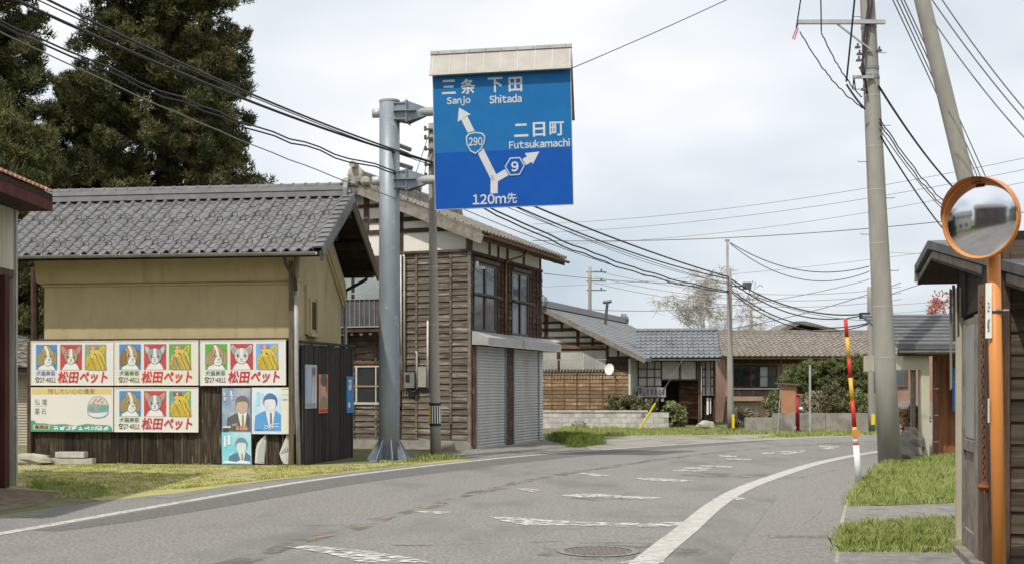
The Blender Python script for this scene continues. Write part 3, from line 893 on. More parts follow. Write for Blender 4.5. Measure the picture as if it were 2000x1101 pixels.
mb.prism([(RX0 + .1, RDY - .17, RDZ + .103), (RX0 + .1, RDY + .17, RDZ + .103), (RX0 + .1, RDY + .12, RDZ + .20), (RX0 + .1, RDY - .12, RDZ + .20)], (RX1 - RX0 - .28, 0, 0))
mb.build('ridge_course', M['kawara_dull'], roof)
cm = MB()
half = [(0, math.cos(math.pi * i / 8) * .10, math.sin(math.pi * i / 8) * .085) for i in range(9)]
cm.prism(half, (.27, 0, 0))
half2 = [(0, y_ * 1.15, z_ * 1.17) for _, y_, z_ in half]
cm.prism(half2, (.035, 0, 0))
cme = cm.mesh('ridge_cap', M['kawara_dull'])
k = 0
x_ = RX0 + .1
while x_ < RX1 - .30:
    inst(cme, 'ridge_cap', roof, (x_, RDY, RDZ + .20), (0, 0, 0))
    x_ += .272
mb = MB()
mb.prism([(RX1 - .17, RDY - .26, RDZ - .08), (RX1 - .17, RDY + .26, RDZ - .08), (RX1 - .17, RDY + .22, RDZ + .14), (RX1 - .17, RDY + .10, RDZ + .36), (RX1 - .17, RDY - .10, RDZ + .36), (RX1 - .17, RDY - .22, RDZ + .14)], (.09, 0, 0))
for dy in (-.13, .13):
    mb.tube([(RX1 - .09, RDY + dy, RDZ + .04), (RX1 - .02, RDY + dy, RDZ + .04)], .065, n=10)
mb.tube([(RX1 - .09, RDY, RDZ + .25), (RX1 + .05, RDY, RDZ + .25)], .07, n=10)
mb.build('ridge_end_ornament', M['kawara'], roof)
# gutter with brackets, rear gutter and downpipes
def gutter(mb, p0, p1, r=.06):
    p0, p1 = Vector(p0), Vector(p1)
    d = (p1 - p0).normalized()
    side = d.cross(Vector((0, 0, 1))).normalized()
    a = [p0 + side * (math.cos(math.pi + math.pi * i / 6) * r) + Vector((0, 0, math.sin(math.pi + math.pi * i / 6) * r)) for i in range(7)]
    b = [q + (p1 - p0) for q in a]
    mb.add(a + b, [(i, i + 1, 8 + i, 7 + i) for i in range(6)])
    a2 = [p0 + (q - p0) * .9 for q in a]; b2 = [q + (p1 - p0) for q in a2]
    mb.add(a2 + b2, [(7 + i, 8 + i, i + 1, i) for i in range(6)])
    mb.add([a[0], b[0], b2[0], a2[0]], [(0, 1, 2, 3)]); mb.add([a[6], b[6], b2[6], a2[6]], [(0, 1, 2, 3)])
mb = MB()
gutter(mb, (RX0 + .1, EVY - .10, EVZ - .02), (RX1 - .08, EVY - .10, EVZ - .035), .062)
gt = mb.build('gutter', M['pvc_grey'], kura, True)
for i in range(15):
    xx = RX0 + .5 + i * .42
    if xx < RX1 - .3:
        part('gutter_bracket', M['alu'], gt, (xx, xx + .025, EVY - .175, EVY - .15, EVZ - .05, EVZ + .0))
mb = MB()
mb.tube([(-.03, EVY - .06, EVZ - .10), (-.03, EVY + .05, EVZ - .26), (.03, -.14, EVZ - .52), (.045, -.13, EVZ - .75)], .035)
mb.build('gutter_elbow', M['timber'], kura, True)
mb = MB()
mb.tube([(.045, -.13, 3.45), (.055, -.125, 1.7), (.10, -.12, 0.02)], .045, n=12)
mb.build('downpipe', M['pvc_grey'], kura, True)
part('corner_post', M['timber_mid'], kura, (-.12, -.02, -.10, -.01, 0, 4.12))
mb = MB()
gutter(mb, (RX0 + .1, RVY + .08, EVZ), (RX1 + .05, RVY + .08, EVZ), .06)
mb.build('gutter', M['black'], kura, True)
mb = MB()
mb.tube([(.40, RVY + .08, EVZ - .04), (.38, RVY + .08, EVZ - .16), (-.08, RVY - .03, EVZ - .42), (-.10, RVY - .05, EVZ - .62)], .04)
mb.build('gutter_elbow', M['black'], kura, True)
mb = MB()
mb.tube([(-.10, RVY - .05, 3.6), (-.08, RVY - .05, 1.6), (.0, RVY - .05, .02)], .045, n=12)
mb.build('downpipe', M['pvc_grey'], kura, True)
part('rear_post', M['timber'], kura, (-.28, -.14, RVY - .45, RVY - .31, 0, EVZ - .08))

# ================================================================== BOARD FENCE ROUND THE STOREHOUSE FOOT
fence = thing('board_fence', 'dark weathered vertical board fence carrying the pet shop boards and posters', 'fence', KO, KR)
rj = random.Random(3)
pm = MB(); pm.box(-.098, .098, -.011, .011, 0, 2.53)
pme = pm.mesh('plank', M['board_dark'])
x_ = -5.72
while x_ < -.15:
    w_ = rj.uniform(.72, 1.12)
    o = inst(pme, 'plank', fence, (x_ + .098 * w_, .045 + rj.uniform(-.014, .014), rj.uniform(0, .03)), (rj.uniform(-.004, .004), rj.uniform(-.004, .004), rj.uniform(-.05, .05)), (w_ * .96, 1, rj.uniform(.985, 1)))
    x_ += .196 * w_
# thin battens over some joints
bm_ = MB(); bm_.box(-.016, .016, -.014, .014, 0, .62)
bme = bm_.mesh('batten', M['timber_mid'])
for xx in (-2.43, -2.06, -3.3, -.62, -.28):
    inst(bme, 'batten', fence, (xx, .02, .02))
part('fence_backing', M['soffit'], fence, (-5.72, -.14, .062, .09, 0, 2.5))
part('top_rail', M['timber'], fence, (-5.78, -.10, -.04, .07, 2.545, 2.60))
part('rail', M['timber'], fence, (-5.74, -.14, -.008, .018, 1.59, 1.63))
part('end_post', M['timber'], fence, (-5.82, -5.735, -.05, .09, 0, 2.545))
# side run, black charred boards, receding past the gable
p0, p1 = Vector((.13, -.02, 0)), Vector((.36, 3.05, 0))
dvec = (p1 - p0); Ls = dvec.length; ang = math.atan2(dvec.y, dvec.x)
sm_ = MB(); sm_.box(0, .118, -.012, .012, 0, 2.5)
sme = sm_.mesh('plank', M['board_black'])
k = int(Ls / .122)
for i in range(k):
    q = p0 + dvec * (i * .122 / Ls)
    inst(sme, 'plank', fence, (q.x + rj.uniform(-.008, .008), q.y, rj.uniform(-.02, .02) + (.0 if i > 2 else .0)), (rj.uniform(-.004, .004), 0, ang + rj.uniform(-.06, .06)), (1, 1, rj.uniform(.98, 1.0)))
mb = MB()
mb.bar((p0.x - .03, p0.y, 1.25), (p1.x - .03, p1.y, 1.25), .02, 2.4)
mb.build('fence_backing', M['soffit'], fence)
mb = MB()
mb.bar((p0.x - .01, p0.y, 2.52), (p1.x, p1.y + .05, 2.53), .11, .05)
mb.build('top_rail', M['board_black'], fence)

# ================================================================== PET SHOP BOARDS
D = {k: flatc('print_' + k, v, rough=.55, fade=.06) for k, v in dict(
    panel=(.70, .69, .65), panel_cream=(.70, .68, .58), blue=(.07, .25, .62), red=(.50, .06, .07), green=(.10, .40, .06), greyg=(.22, .36, .18), sky=(.16, .42, .80), teal=(.10, .38, .30),
    tan=(.40, .29, .12), brown=(.24, .15, .06), olive=(.30, .25, .12), grey=(.30, .33, .34), lgrey=(.50, .53, .53), white=(.72, .73, .71), pinkear=(.48, .26, .27), pale=(.62, .58, .48),
    yellow=(.66, .50, .06), gold=(.50, .36, .05), drk=(.035, .03, .03), fawn=(.36, .27, .14), pink=(.52, .20, .26), logo=(.62, .035, .04), logo2=(.50, .04, .07), text_blue=(.13, .17, .55), text_green=(.06, .20, .16),
    skin=(.60, .36, .25), skin_pale=(.68, .70, .66), suit=(.10, .10, .105), suit_blue=(.10, .32, .66), navy=(.10, .20, .36), cyan=(.36, .68, .80), pblue=(.36, .48, .66), wblue=(.62, .72, .80), tie=(.22, .16, .26),
    ptxt=(.75, .80, .86), orange=(.65, .25, .12), signblue=(.02, .20, .60), dtext=(.05, .05, .05), gold_bar=(.66, .52, .20), gteal=(.05, .33, .26), ggrey=(.30, .32, .33), peach=(.62, .30, .22)).items()}

def blob(f, pts, m, layer, box, smooth=True):
    x0, z0, sx, sz = box
    if smooth:
        q = spline([(p[0], p[1], 0) for p in pts + pts[:1]], 4)[:-1]
        pts = [(p.x, p.y) for p in q]
    pts = [(min(1, max(0, a)), min(1, max(0, b))) for a, b in pts]
    f.poly([(x0 + a * sx, z0 + b * sz) for a, b in pts], m, layer)

def outl(f, pts, m, layer, box, grow_=1.05, smooth=True):
    cx = sum(p[0] for p in pts) / len(pts); cy = sum(p[1] for p in pts) / len(pts)
    blob(f, [(cx + (a - cx) * grow_, cy + (b - cy) * grow_) for a, b in pts], D['drk'], layer, box, smooth)
    blob(f, pts, m, layer + 1, box, smooth)

def eye(f, cx, cz, box, r=.05):
    x0, z0, sx, sz = box
    f.ell(x0 + cx * sx, z0 + cz * sz, r * 1.35 * sx, r * sz, D['white'], 9)
    f.ell(x0 + (cx - .0) * sx, z0 + cz * sz, r * .85 * sx, r * .95 * sz, D['drk'], 10)
    f.ell(x0 + (cx + .015) * sx, z0 + (cz + .02) * sz, r * .25 * sx, r * .25 * sz, D['white'], 11)

def ring(cx, cz, rx, rz, n=12):
    return [(cx + rx * math.cos(2 * math.pi * i / n), cz + rz * math.sin(2 * math.pi * i / n)) for i in range(n)]

def spaniel(box, bg, ear, face, parent):
    f = Flat(.0012)
    x0, z0, sx, sz = box
    f.rect(x0, z0, x0 + sx, z0 + sz, bg, 0)
    outl(f, [(.08, 0), (.18, .14), (.30, .24), (.50, .26), (.72, .24), (.82, .14), (.92, 0)], D['white'], 1, box, 1.04, False)
    outl(f, ring(.86, .46, .12, .30), ear, 2, box)
    outl(f, [(.30, .28), (.20, .52), (.24, .78), (.42, .95), (.58, .96), (.76, .82), (.84, .55), (.74, .30), (.50, .20)], face, 3, box, 1.04)
    outl(f, [(.26, .76), (.10, .62), (.03, .40), (.08, .20), (.22, .17), (.35, .24), (.36, .48), (.32, .70)], ear, 5, box, 1.05)
    blob(f, [(.38, .94), (.50, .965), (.62, .74), (.64, .52), (.54, .50), (.50, .74)], D['white'], 7, box, False)
    outl(f, [(.57, .54), (.68, .50), (.77, .34), (.72, .21), (.56, .17), (.43, .22), (.43, .36)], D['white'], 7, box)
    f.ell(x0 + .64 * sx, z0 + .40 * sz, .06 * sx, .05 * sz, D['grey'], 9)
    f.line([(x0 + .50 * sx, z0 + .30 * sz), (x0 + .62 * sx, z0 + .28 * sz), (x0 + .73 * sx, z0 + .31 * sz)], .022 * sx, D['grey'], 9)
    eye(f, .44, .58, box); eye(f, .72, .58, box, .042)
    return f.build('dog_picture', parent)

def toy_dog(box, bg, fur, inner, parent):
    f = Flat(.0012)
    x0, z0, sx, sz = box
    f.rect(x0, z0, x0 + sx, z0 + sz, bg, 0)
    outl(f, [(.08, 0), (.20, .18), (.36, .30), (.66, .30), (.80, .18), (.90, 0)], D['white'], 1, box, 1.03, False)
    for s_ in (-1, 1):
        e = [(.50 + s_ * .18, .78), (.50 + s_ * .36, .94), (.50 + s_ * .47, .92), (.50 + s_ * .44, .74), (.50 + s_ * .32, .58), (.50 + s_ * .2, .62)]
        outl(f, e, fur, 2, box, 1.05)
        cx = .50 + s_ * .34; cz = .76
        blob(f, [(cx + (a - cx) * .68, cz + (b - cz) * .68) for a, b in e], inner, 4, box)
    outl(f, [(.50, .84), (.70, .80), (.80, .62), (.78, .42), (.66, .28), (.50, .23), (.34, .28), (.22, .42), (.20, .62), (.30, .80)], fur, 5, box, 1.04)
    blob(f, [(.44, .835), (.56, .835), (.57, .50), (.43, .50)], D['white'], 7, box, False)
    blob(f, ring(.50, .36, .15, .125), D['white'], 7, box)
    f.ell(x0 + .50 * sx, z0 + .40 * sz, .055 * sx, .04 * sz, D['grey'], 9)
    f.line([(x0 + .42 * sx, z0 + .31 * sz), (x0 + .50 * sx, z0 + .33 * sz), (x0 + .58 * sx, z0 + .31 * sz)], .022 * sx, D['grey'], 9)
    eye(f, .34, .55, box, .06); eye(f, .66, .55, box, .06)
    return f.build('dog_picture', parent)

def terrier(box, bg, c1, c2, bow, parent):
    f = Flat(.0012)
    x0, z0, sx, sz = box
    f.rect(x0, z0, x0 + sx, z0 + sz, bg, 0)
    outl(f, [(.62, .74), (.80, .93), (.92, .96), (.94, .80), (.86, .62)], c1, 1, box, 1.05)
    blob(f, [(.72, .76), (.84, .90), (.89, .88), (.86, .68)], c2, 3, box, False)
    outl(f, [(.22, .84), (.26, .72), (.18, .60), (.08, .44), (.06, .25), (.12, .08), (.20, 0), (.97, 0), (.96, .30), (.90, .52), (.78, .70), (.60, .80), (.44, .82), (.30, .90)], c1, 3, box, 1.03)
    blob(f, [(.16, .50), (.26, .54), (.38, .44), (.44, .22), (.42, 0), (.26, 0), (.18, .20)], c2, 5, box)
    for k_, (a, b, c) in enumerate(((.46, .50, .62), (.58, .60, .76), (.70, .66, .90), (.36, .46, .50), (.12, .38, .16), (.80, .55, .97))):
        q = spline([(a - .06, b, 0), (a + .02, b * .62, 0), (c - .04, .16, 0), (c, 0, 0)], 4)
        f.line([(x0 + min(1, p.x) * sx, z0 + p.y * sz) for p in q], .022 * sx, D['drk'] if k_ % 2 else c2, 6)
        f.line([(x0 + min(1, p.x + .05) * sx, z0 + p.y * sz) for p in q], .03 * sx, c2, 6)
    f.ell(x0 + .20 * sx, z0 + .55 * sz, .07 * sx, .05 * sz, D['pale'], 7); f.ell(x0 + .20 * sx, z0 + .56 * sz, .04 * sx, .03 * sz, D['brown'], 8)
    eye(f, .24, .68, box, .042); eye(f, .48, .64, box, .046)
    for s_ in (-1, 1):
        outl(f, [(.38, .88), (.38 + s_ * .16, .97), (.38 + s_ * .20, .86), (.38 + s_ * .10, .80)], bow, 7, box, 1.06)
    f.ell(x0 + .38 * sx, z0 + .88 * sz, .035 * sx, .035 * sz, D['white'], 9)
    return f.build('dog_picture', parent)

def pet_board(x, z, label, bgs, furs, tcol, lcol, panel='panel', tilt=0.0):
    wd, hh = 1.83, .925
    b = thing('shop_signboard', label, 'signboard', (0, 0, 0), 0, 'painted pet shop boards')
    b.matrix_world = Matrix.Translation(KO) @ Matrix.Rotation(KR, 4, 'Z') @ Matrix.Translation((x, -.045, z)) @ Matrix.Rotation(tilt, 4, 'Y')
    part('panel', D[panel], b, (0, wd, -.012, .012, 0, hh))
    fr = MB()
    for (a0, a1, c0, c1) in ((0, wd, 0, .014), (0, wd, hh - .014, hh), (0, .014, .0145, hh - .0145), (wd - .014, wd, .0145, hh - .0145)):
        fr.box(a0, a1, -.02, -.0125, c0, c1)
    fr.build('panel_edge', M['white_paint'], b)
    pics = [((.115, .325, .47, .525), spaniel), ((.655, .325, .48, .525), toy_dog), ((1.20, .325, .47, .525), terrier)]
    for i, (bx, fn) in enumerate(pics):
        o = fn(bx, D[bgs[i]], D[furs[i][0]], D[furs[i][1]], *([D[furs[i][2]]] if i == 2 else []), b)
        o.location = (0, -.016, 0)
    f = Flat()
    f.text('犬猫美容', .115, .205, .545, .305, D[tcol], 0, off=.004)
    f.text('27-4811', .205, .065, .555, .165, D['dtext'], 0, off=.004)
    # telephone mark
    f.poly([(.115, .065), (.185, .065), (.172, .125), (.128, .125)], D['dtext'], 0)
    f.ell(.150, .095, .014, .014, D[panel], 1, 10)
    f.line([(.108, .128), (.116, .155), (.150, .166), (.184, .155), (.192, .128)], .018, D['dtext'], 0)
    o = f.build('small_lettering', b); o.location = (0, -.0175, 0)
    f = Flat()
    f.text('松田', .60, .05, 1.07, .30, D[lcol], 0, off=.026, shear=.16)
    f.text('ペット', 1.085, .05, 1.70, .295, D[lcol], 0, off=.035, shear=.2)
    o = f.build('shop_name_lettering', b); o.location = (0, -.0175, 0)
    return b

pet_board(-5.73, 1.635, 'pet shop board with blue small letters, left end of the top row', ('blue', 'red', 'greyg'), (('olive', 'tan'), ('fawn', 'pinkear'), ('yellow', 'gold', 'pink')), 'text_blue', 'logo', tilt=.002)
pet_board(-3.885, 1.635, 'pet shop board with grey toy dog on red, middle of the top row', ('blue', 'red', 'green'), (('brown', 'tan'), ('grey', 'lgrey'), ('yellow', 'fawn', 'pink')), 'text_green', 'logo', 'panel_cream')
pet_board(-2.02, 1.63, 'pet shop board whose terrier sits on sky blue, right end of the top row', ('green', 'red', 'sky'), (('fawn', 'tan'), ('lgrey', 'grey'), ('yellow', 'gold', 'pink')), 'text_green', 'logo2', tilt=-.004)
pet_board(-3.885, .67, 'pet shop board of the lower row with a red bowed terrier', ('blue', 'red', 'teal'), (('olive', 'fawn'), ('grey', 'orange'), ('yellow', 'gold', 'red')), 'text_green', 'logo2')

# memorial board
hb = thing('memorial_signboard', 'white board with yellow heading, painted stone and green foot band at fence left', 'signboard')
hb.matrix_world = Matrix.Translation(KO) @ Matrix.Rotation(KR, 4, 'Z') @ Matrix.Translation((-5.73, -.045, .67))
wd, hh = 1.82, .925
part('panel', D['panel'], hb, (0, wd, -.012, .012, 0, hh))
f = Flat()
f.rect(.02, hh - .145, wd - .03, hh - .02, D['gold_bar'], 0)
f.text('残したい心の遺産', .38, hh - .135, 1.42, hh - .03, D['brown'], 1, off=.0)
f.text('仏 壇', .09, .555, .36, .68, D['dtext'], 0, off=-.005)
f.line([(.07, .53), (.37, .53)], .006, D['ggrey'], 0)
f.text('墓 石', .09, .36, .34, .485, D['dtext'], 0, off=-.005)
o = f.build('heading_lettering', hb); o.location = (0, -.0135, 0)
f = Flat()
f.poly([(0, .01), (wd - .01, .01), (wd - .03, .10), (1.72, .145), (1.45, .15), (1.25, .17), (1.0, .125), (.75, .165), (.50, .15), (.30, .175), (.12, .18), (.08, .235), (0, .235)], D['ggrey'], 0)
f.poly([(0, .005), (wd - .005, .005), (wd - .035, .09), (1.70, .13), (1.45, .132), (1.25, .155), (1.0, .11), (.75, .15), (.50, .135), (.30, .16), (.12, .17), (.08, .22), (0, .22)], D['gteal'], 1)
f.poly([(.06, .045), (.42, .045), (.435, .14), (.05, .145)], D['gold_bar'], 2)
f.text('長岡店', .085, .055, .40, .135, D['dtext'], 3, off=.02)
f.scribble(.48, .04, 1.74, .115, 9, D['white'], 2, .02, 4)
o = f.build('foot_band', hb); o.location = (0, -.0135, 0)
f = Flat()
bx = (1.25, .27, .48, .47)
outl(f, [(.05, .18), (.02, .45), (.10, .75), (.30, .95), (.60, .98), (.85, .84), (.98, .58), (.97, .25), (.75, .06), (.35, .04)], D['lgrey'], 0, bx, 1.03)
blob(f, [(.10, .66), (.28, .90), (.58, .93), (.82, .80), (.90, .62), (.60, .66), (.36, .60)], D['pale'], 2, bx)
blob(f, [(.05, .34), (.08, .62), (.36, .66), (.66, .62), (.94, .62), (.95, .36), (.6, .30), (.3, .28)], D['grey'], 3, bx)
blob(f, [(.08, .46), (.18, .54), (.32, .48), (.26, .36), (.12, .38)], D['teal'], 4, bx)
blob(f, [(.52, .42), (.70, .56), (.95, .58), (.90, .46), (.66, .34)], D['teal'], 4, bx)
blob(f, [(.08, .20), (.20, .27), (.60, .26), (.93, .28), (.74, .10), (.34, .08)], D['wblue'], 4, bx)
for q in ((.40, .84), (.52, .78), (.62, .86), (.70, .74), (.30, .72)):
    f.ell(bx[0] + q[0] * bx[2], bx[1] + q[1] * bx[3], .035, .018, D['pink'], 3, 10, .6)
o = f.build('stone_picture', hb); o.location = (0, -.0135, 0)

# ================================================================== POSTERS
def kplace(o, x, y, z, rz=0.0, ry=0.0, rx=0.0):
    o.matrix_world = Matrix.Translation(KO) @ Matrix.Rotation(KR, 4, 'Z') @ Matrix.Translation((x, y, z)) @ Matrix.Rotation(rz, 4, 'Z') @ Matrix.Rotation(ry, 4, 'Y') @ Matrix.Rotation(rx, 4, 'X')

def grad(name, c1, c2, sc=1.6):
    return mat(name, c1, c2, sc=sc, rough=.5, lo=.38, hi=.62, spec=.4)

def person_poster(label, x, z, wd, hh, bg, hair, face, suit, shirt, tie, hx, hz, hs, extra=None, lean=0.0, blur=None):
    p = thing('poster', label, 'poster', group=None)
    kplace(p, x, -.03, z, 0, 0, lean)
    part('sheet', bg, p, (0, wd, -.006, .006, 0, hh))
    f = Flat(.0012)
    def cl(pts): return [(min(wd - .012, max(.012, a)), min(hh - .012, max(.012, b))) for a, b in pts]
    f.poly(cl([(hx - hs * 2.5, .03), (hx - hs * 2.35, hz - hs * 1.9), (hx - hs * .9, hz - hs * 1.15), (hx + hs * .9, hz - hs * 1.15), (hx + hs * 2.2, hz - hs * 1.8), (hx + hs * 2.5, .03)]), suit, 0)
    f.poly(cl([(hx - hs * .75, hz - hs * 1.0), (hx + hs * .75, hz - hs * 1.0), (hx + hs * .35, .05), (hx - hs * .1, .05)]), shirt, 1)
    f.poly(cl([(hx - hs * .05, hz - hs * 1.45), (hx + hs * .25, hz - hs * 1.45), (hx + hs * .35, .05), (hx - hs * .05, .05)]), tie, 2)
    f.poly(cl([(a, b) for a, b in ring(hx, hz + hs * .25, hs * 1.12, hs * 1.25, 20)]), hair, 2)
    f.poly(cl([(a, b) for a, b in ring(hx - hs * .02, hz - hs * .12, hs * .92, hs * 1.18, 20)]), face, 3)
    f.poly(cl([(hx - hs * .95, hz + hs * .35), (hx - hs * .5, hz + hs * .55), (hx + hs * .2, hz + hs * .62), (hx + hs * .8, hz + hs * .5), (hx + hs * 1.0, hz + hs * .2), (hx + hs * .8, hz + hs * 1.15), (hx, hz + hs * 1.42), (hx - hs * .8, hz + hs * 1.1)]), hair, 4)
    o = f.build('portrait_print', p); o.location = (0, -.0075, 0)
    if extra:
        f = Flat()
        extra(f)
        o = f.build('lettering', p); o.location = (0, -.0145, 0); o['kind'] = 'stuff'
    return p

def ex1(f):
    f.scribble(.03, .76, .09, .84, 1, D['ptxt'], 0, .012, 5); f.scribble(.03, .66, .09, .73, 1, D['ptxt'], 0, .012, 6)
    f.scribble(.17, .76, .26, .86, 1, D['ptxt'], 0, .016, 7); f.scribble(.19, .67, .25, .74, 1, D['ptxt'], 0, .012, 8)
    f.rect(.02, .10, .19, .14, D['pale'], 0); f.poly([(.21, .13), (.33, .155), (.33, .20), (.21, .175)], D['ggrey'], 0)
    f.scribble(.31, .06, .56, .135, 4, D['peach'], 0, .022, 9)
    f.rect(.02, .02, .13, .085, D['dtext'], 0)
hairy = grad('print_hair', (.24, .22, .21), (.16, .15, .145))
person_poster('poster of a dark suited man on slate blue, upper left of three', -1.555, .665, .61, .915, grad('print_slate', (.20, .30, .46), (.42, .46, .50)), hairy, grad('print_face', (.60, .38, .27), (.52, .40, .34)), D['suit'], D['white'], D['olive'], .43, .56, .135, ex1)
def ex2(f):
    f.text('ひ', .165, .755, .225, .815, D['wblue'], 0, off=.015)
    f.text('と', .165, .675, .225, .735, D['wblue'], 0, off=.015)
    f.text('こ', .165, .600, .225, .650, D['wblue'], 0, off=.015)
    f.rect(.07, .55, .13, .83, D['cyan'], 0)
    f.text('ひろ', .24, .07, .42, .15, D['white'], 0, off=.03)
    f.line([(.06, .06), (.20, .06)], .012, D['navy'], 0)
    f.line([(.36, .17), (.54, .18)], .014, D['ptxt'], 0); f.line([(.36, .12), (.54, .12)], .014, D['ptxt'], 0)
pb_ = thing('poster_board', 'white poster board with a blue suited man and a blank cream strip', 'poster')
kplace(pb_, -.915, -.05, .645)
part('panel', M['white_paint'], pb_, (0, .905, -.01, .01, 0, .945))
part('blank_strip', D['panel_cream'], pb_, (.63, .885, -.013, -.0105, .02, .92))
f = Flat(); f.line([(.64, .80), (.88, .80)], .008, D['teal'], 0); f.line([(.64, .915), (.88, .915)], .014, D['green'], 0)
f.scribble(.655, .68, .87, .725, 4, D['ggrey'], 0, .008, 2)
o = f.build('strip_lettering', pb_); o.location = (0, -.0145, 0)
pp = person_poster('tall poster of a man in a bright blue suit on pale blue', -.885, .675, .60, .885, grad('print_pale', (.66, .76, .84), (.44, .64, .82)), grad('print_hair2', (.06, .10, .28), (.12, .18, .38)), grad('print_face2', (.72, .72, .74), (.50, .52, .62), 3), D['suit_blue'], D['white'], D['tie'], .36, .60, .135, ex2)
pp.location.y -= .025
def ex3(f):
    f.rect(.05, .36, .10, .58, D['ptxt'], 0); f.rect(.13, .40, .19, .60, D['ptxt'], 0)
    f.poly([(.02, .02), (.60, .02), (.60, .06), (.40, .09), (.30, .05), (.10, .08), (.02, .05)], D['ptxt'], 0)
person_poster('faded turquoise poster of a man leaning against the fence foot', -1.555, .02, .625, .655, grad('print_cyan', (.22, .62, .76), (.50, .74, .80)), grad('print_hair3', (.12, .20, .28), (.22, .32, .40)), grad('print_face3', (.66, .74, .72), (.58, .70, .72), 3), D['navy'], D['skin_pale'], D['ggrey'], .42, .38, .115, ex3, lean=.04)

# torn white sheets
def torn(label, x, pts, fold):
    t = MB()
    t.prism([(a, 0, b) for a, b in pts], (0, .004, 0))
    o = t.build('torn_sheet', M['white_paint'])
    tag(o, label, 'paper', 'torn white sheets at the fence foot')
    kplace(o, x, -.03, .03, .35, 0, .05)
    m2 = MB(); m2.add([(a, -.012 if i else -.004, b) for i, (a, b) in enumerate(fold)], [tuple(range(len(fold)))])
    m2.build('fold', D['lgrey'], o)
torn('tall torn white sheet with straight right edge below the poster board', -.86, [(.0, .02), (.20, 0), (.235, .30), (.215, .60), (.14, .53), (.05, .42), (.02, .30)], [(.05, .05), (.19, .03), (.2, .36), (.17, .5), (.06, .3)])
torn('narrow torn white sheet nearest the downpipe, folded in the middle', -.35, [(.11, 0), (.19, 0), (.20, .58), (.16, .60), (.07, .38), (.01, .22), (.05, .08)], [(.02, .2), (.17, .28), (.18, .36), (.08, .3)])

# posters on the charred side run, seen at a glancing angle
def side_poster(name, label, t, z, wd, hh, base, drawer, cat='poster'):
    p = thing(name, label, cat)
    q = p0 + dvec * (t / Ls)
    nrm = Vector((dvec.y, -dvec.x, 0)).normalized()
    q = q + nrm * .03
    kplace(p, q.x, q.y, z, ang)
    part('sheet', base, p, (0, wd, -.008, .004, 0, hh))
    f = Flat(); drawer(f)
    o = f.build('print', p); o.location = (0, -.0095, 0)
def d1(f):
    f.rect(.12, .15, .30, .82, D['pblue'], 0); f.ell(.46, .66, .10, .13, D['skin'], 1); f.ell(.46, .76, .11, .10, hairy, 2); f.poly([(.30, .10), (.62, .10), (.62, .40), (.46, .52), (.34, .42)], D['lgrey'], 1); f.rect(.05, .03, .58, .11, D['ggrey'], 2)
side_poster('poster', 'grey poster of a man nearest the corner on the black side fence', .10, 1.16, .64, .90, grad('print_g1', (.45, .48, .56), (.36, .38, .45)), d1)
def d2(f):
    f.ell(.27, .55, .17, .26, D['skin'], 0); f.ell(.27, .70, .19, .14, D['suit'], 1); f.poly([(.05, .10), (.50, .10), (.46, .30), (.26, .36), (.08, .30)], D['olive'], 1); f.scribble(.37, .45, .48, .75, 1, D['logo'], 2, .03, 3); f.rect(.03, .02, .5, .08, D['logo'], 2)
side_poster('poster', 'red and peach poster beside the grey one on the black side fence', .86, 1.05, .52, .82, grad('print_g2', (.58, .25, .18), (.50, .30, .26)), d2)
def d3(f):
    f.scribble(.06, .52, .34, .74, 1, D['white'], 0, .05, 3); f.ell(.16, .18, .08, .07, D['white'], 0); f.line([(.36, .05), (.36, .74)], .05, D['navy'], 0)
side_poster('enamel_sign', 'bright blue enamel sign at the far end of the black side fence', 2.55, 1.02, .46, .82, mat('enamel_blue', (.02, .22, .58), (.03, .26, .62), sc=3, rough=.35, spec=.5), d3, 'sign')

# rubble and blocks by the fence foot
rb = random.Random(9)
mb = MB(); mb.sphere((0, 0, .10), (.36, .22, .15), 12, 7, jit=.18, rng=rb)
o = mb.build('rubble_stone', M['rock_pale']); tag(o, 'pale broken stone lying left of the fence end post', 'stone'); o.location = (*G(62, 907), 0); o.scale = (1.25, 1, .95)
for i, (px, z0, w_) in enumerate(((140, .135, .62), (140, 0, .95))):
    mb = MB(); mb.box(-w_ / 2, w_ / 2, -.1, .1, .012, .125)
    o = mb.build('concrete_block', M['block']); o.location = (*G(px, 906), z0); o.rotation_euler.z = R(-7 + i * 2)
    tag(o, ('upper grey concrete block on the little stack before the fence', 'lower long concrete block under the other before the fence')[i], 'block')
# ================================================================== OVERHEAD ROAD SIGN
SGX, SGY = G(760, 900)
sg = thing('road_sign', 'big blue direction sign with a roofed top on a thick grey steel post', 'road sign', (SGX, SGY, 0), R(-7))
mb = MB()
mb.tube([(0, 0, .02), (0, 0, 1.2), (.005, 0, 4.5), (.01, 0, 7.72)], [.228, .225, .222, .218], n=28)
mb.build('post', M['galv'], sg, True)
mb = MB(); mb.tube([(.01, 0, 7.722), (.01, 0, 7.76)], .226, n=28)
mb.build('post_cap', M['galv_light'], sg)
mb = MB()
mb.box(-.36, .36, -.36, .36, .0, .03)
bp_ = mb.build('base_plate', M['galv'], sg)
for i in range(8):
    a = i * math.pi / 4 + .39
    c, s_ = math.cos(a), math.sin(a)
    g = MB(); t = Vector((-s_, c, 0)) * .008
    g.prism([Vector((c * .22, s_ * .22, .03)) - t, Vector((c * .47, s_ * .47, .03)) - t, Vector((c * .47, s_ * .47, .07)) - t, Vector((c * .225, s_ * .225, .48)) - t], t * 2)
    g.build('stiffener', M['galv'], bp_)
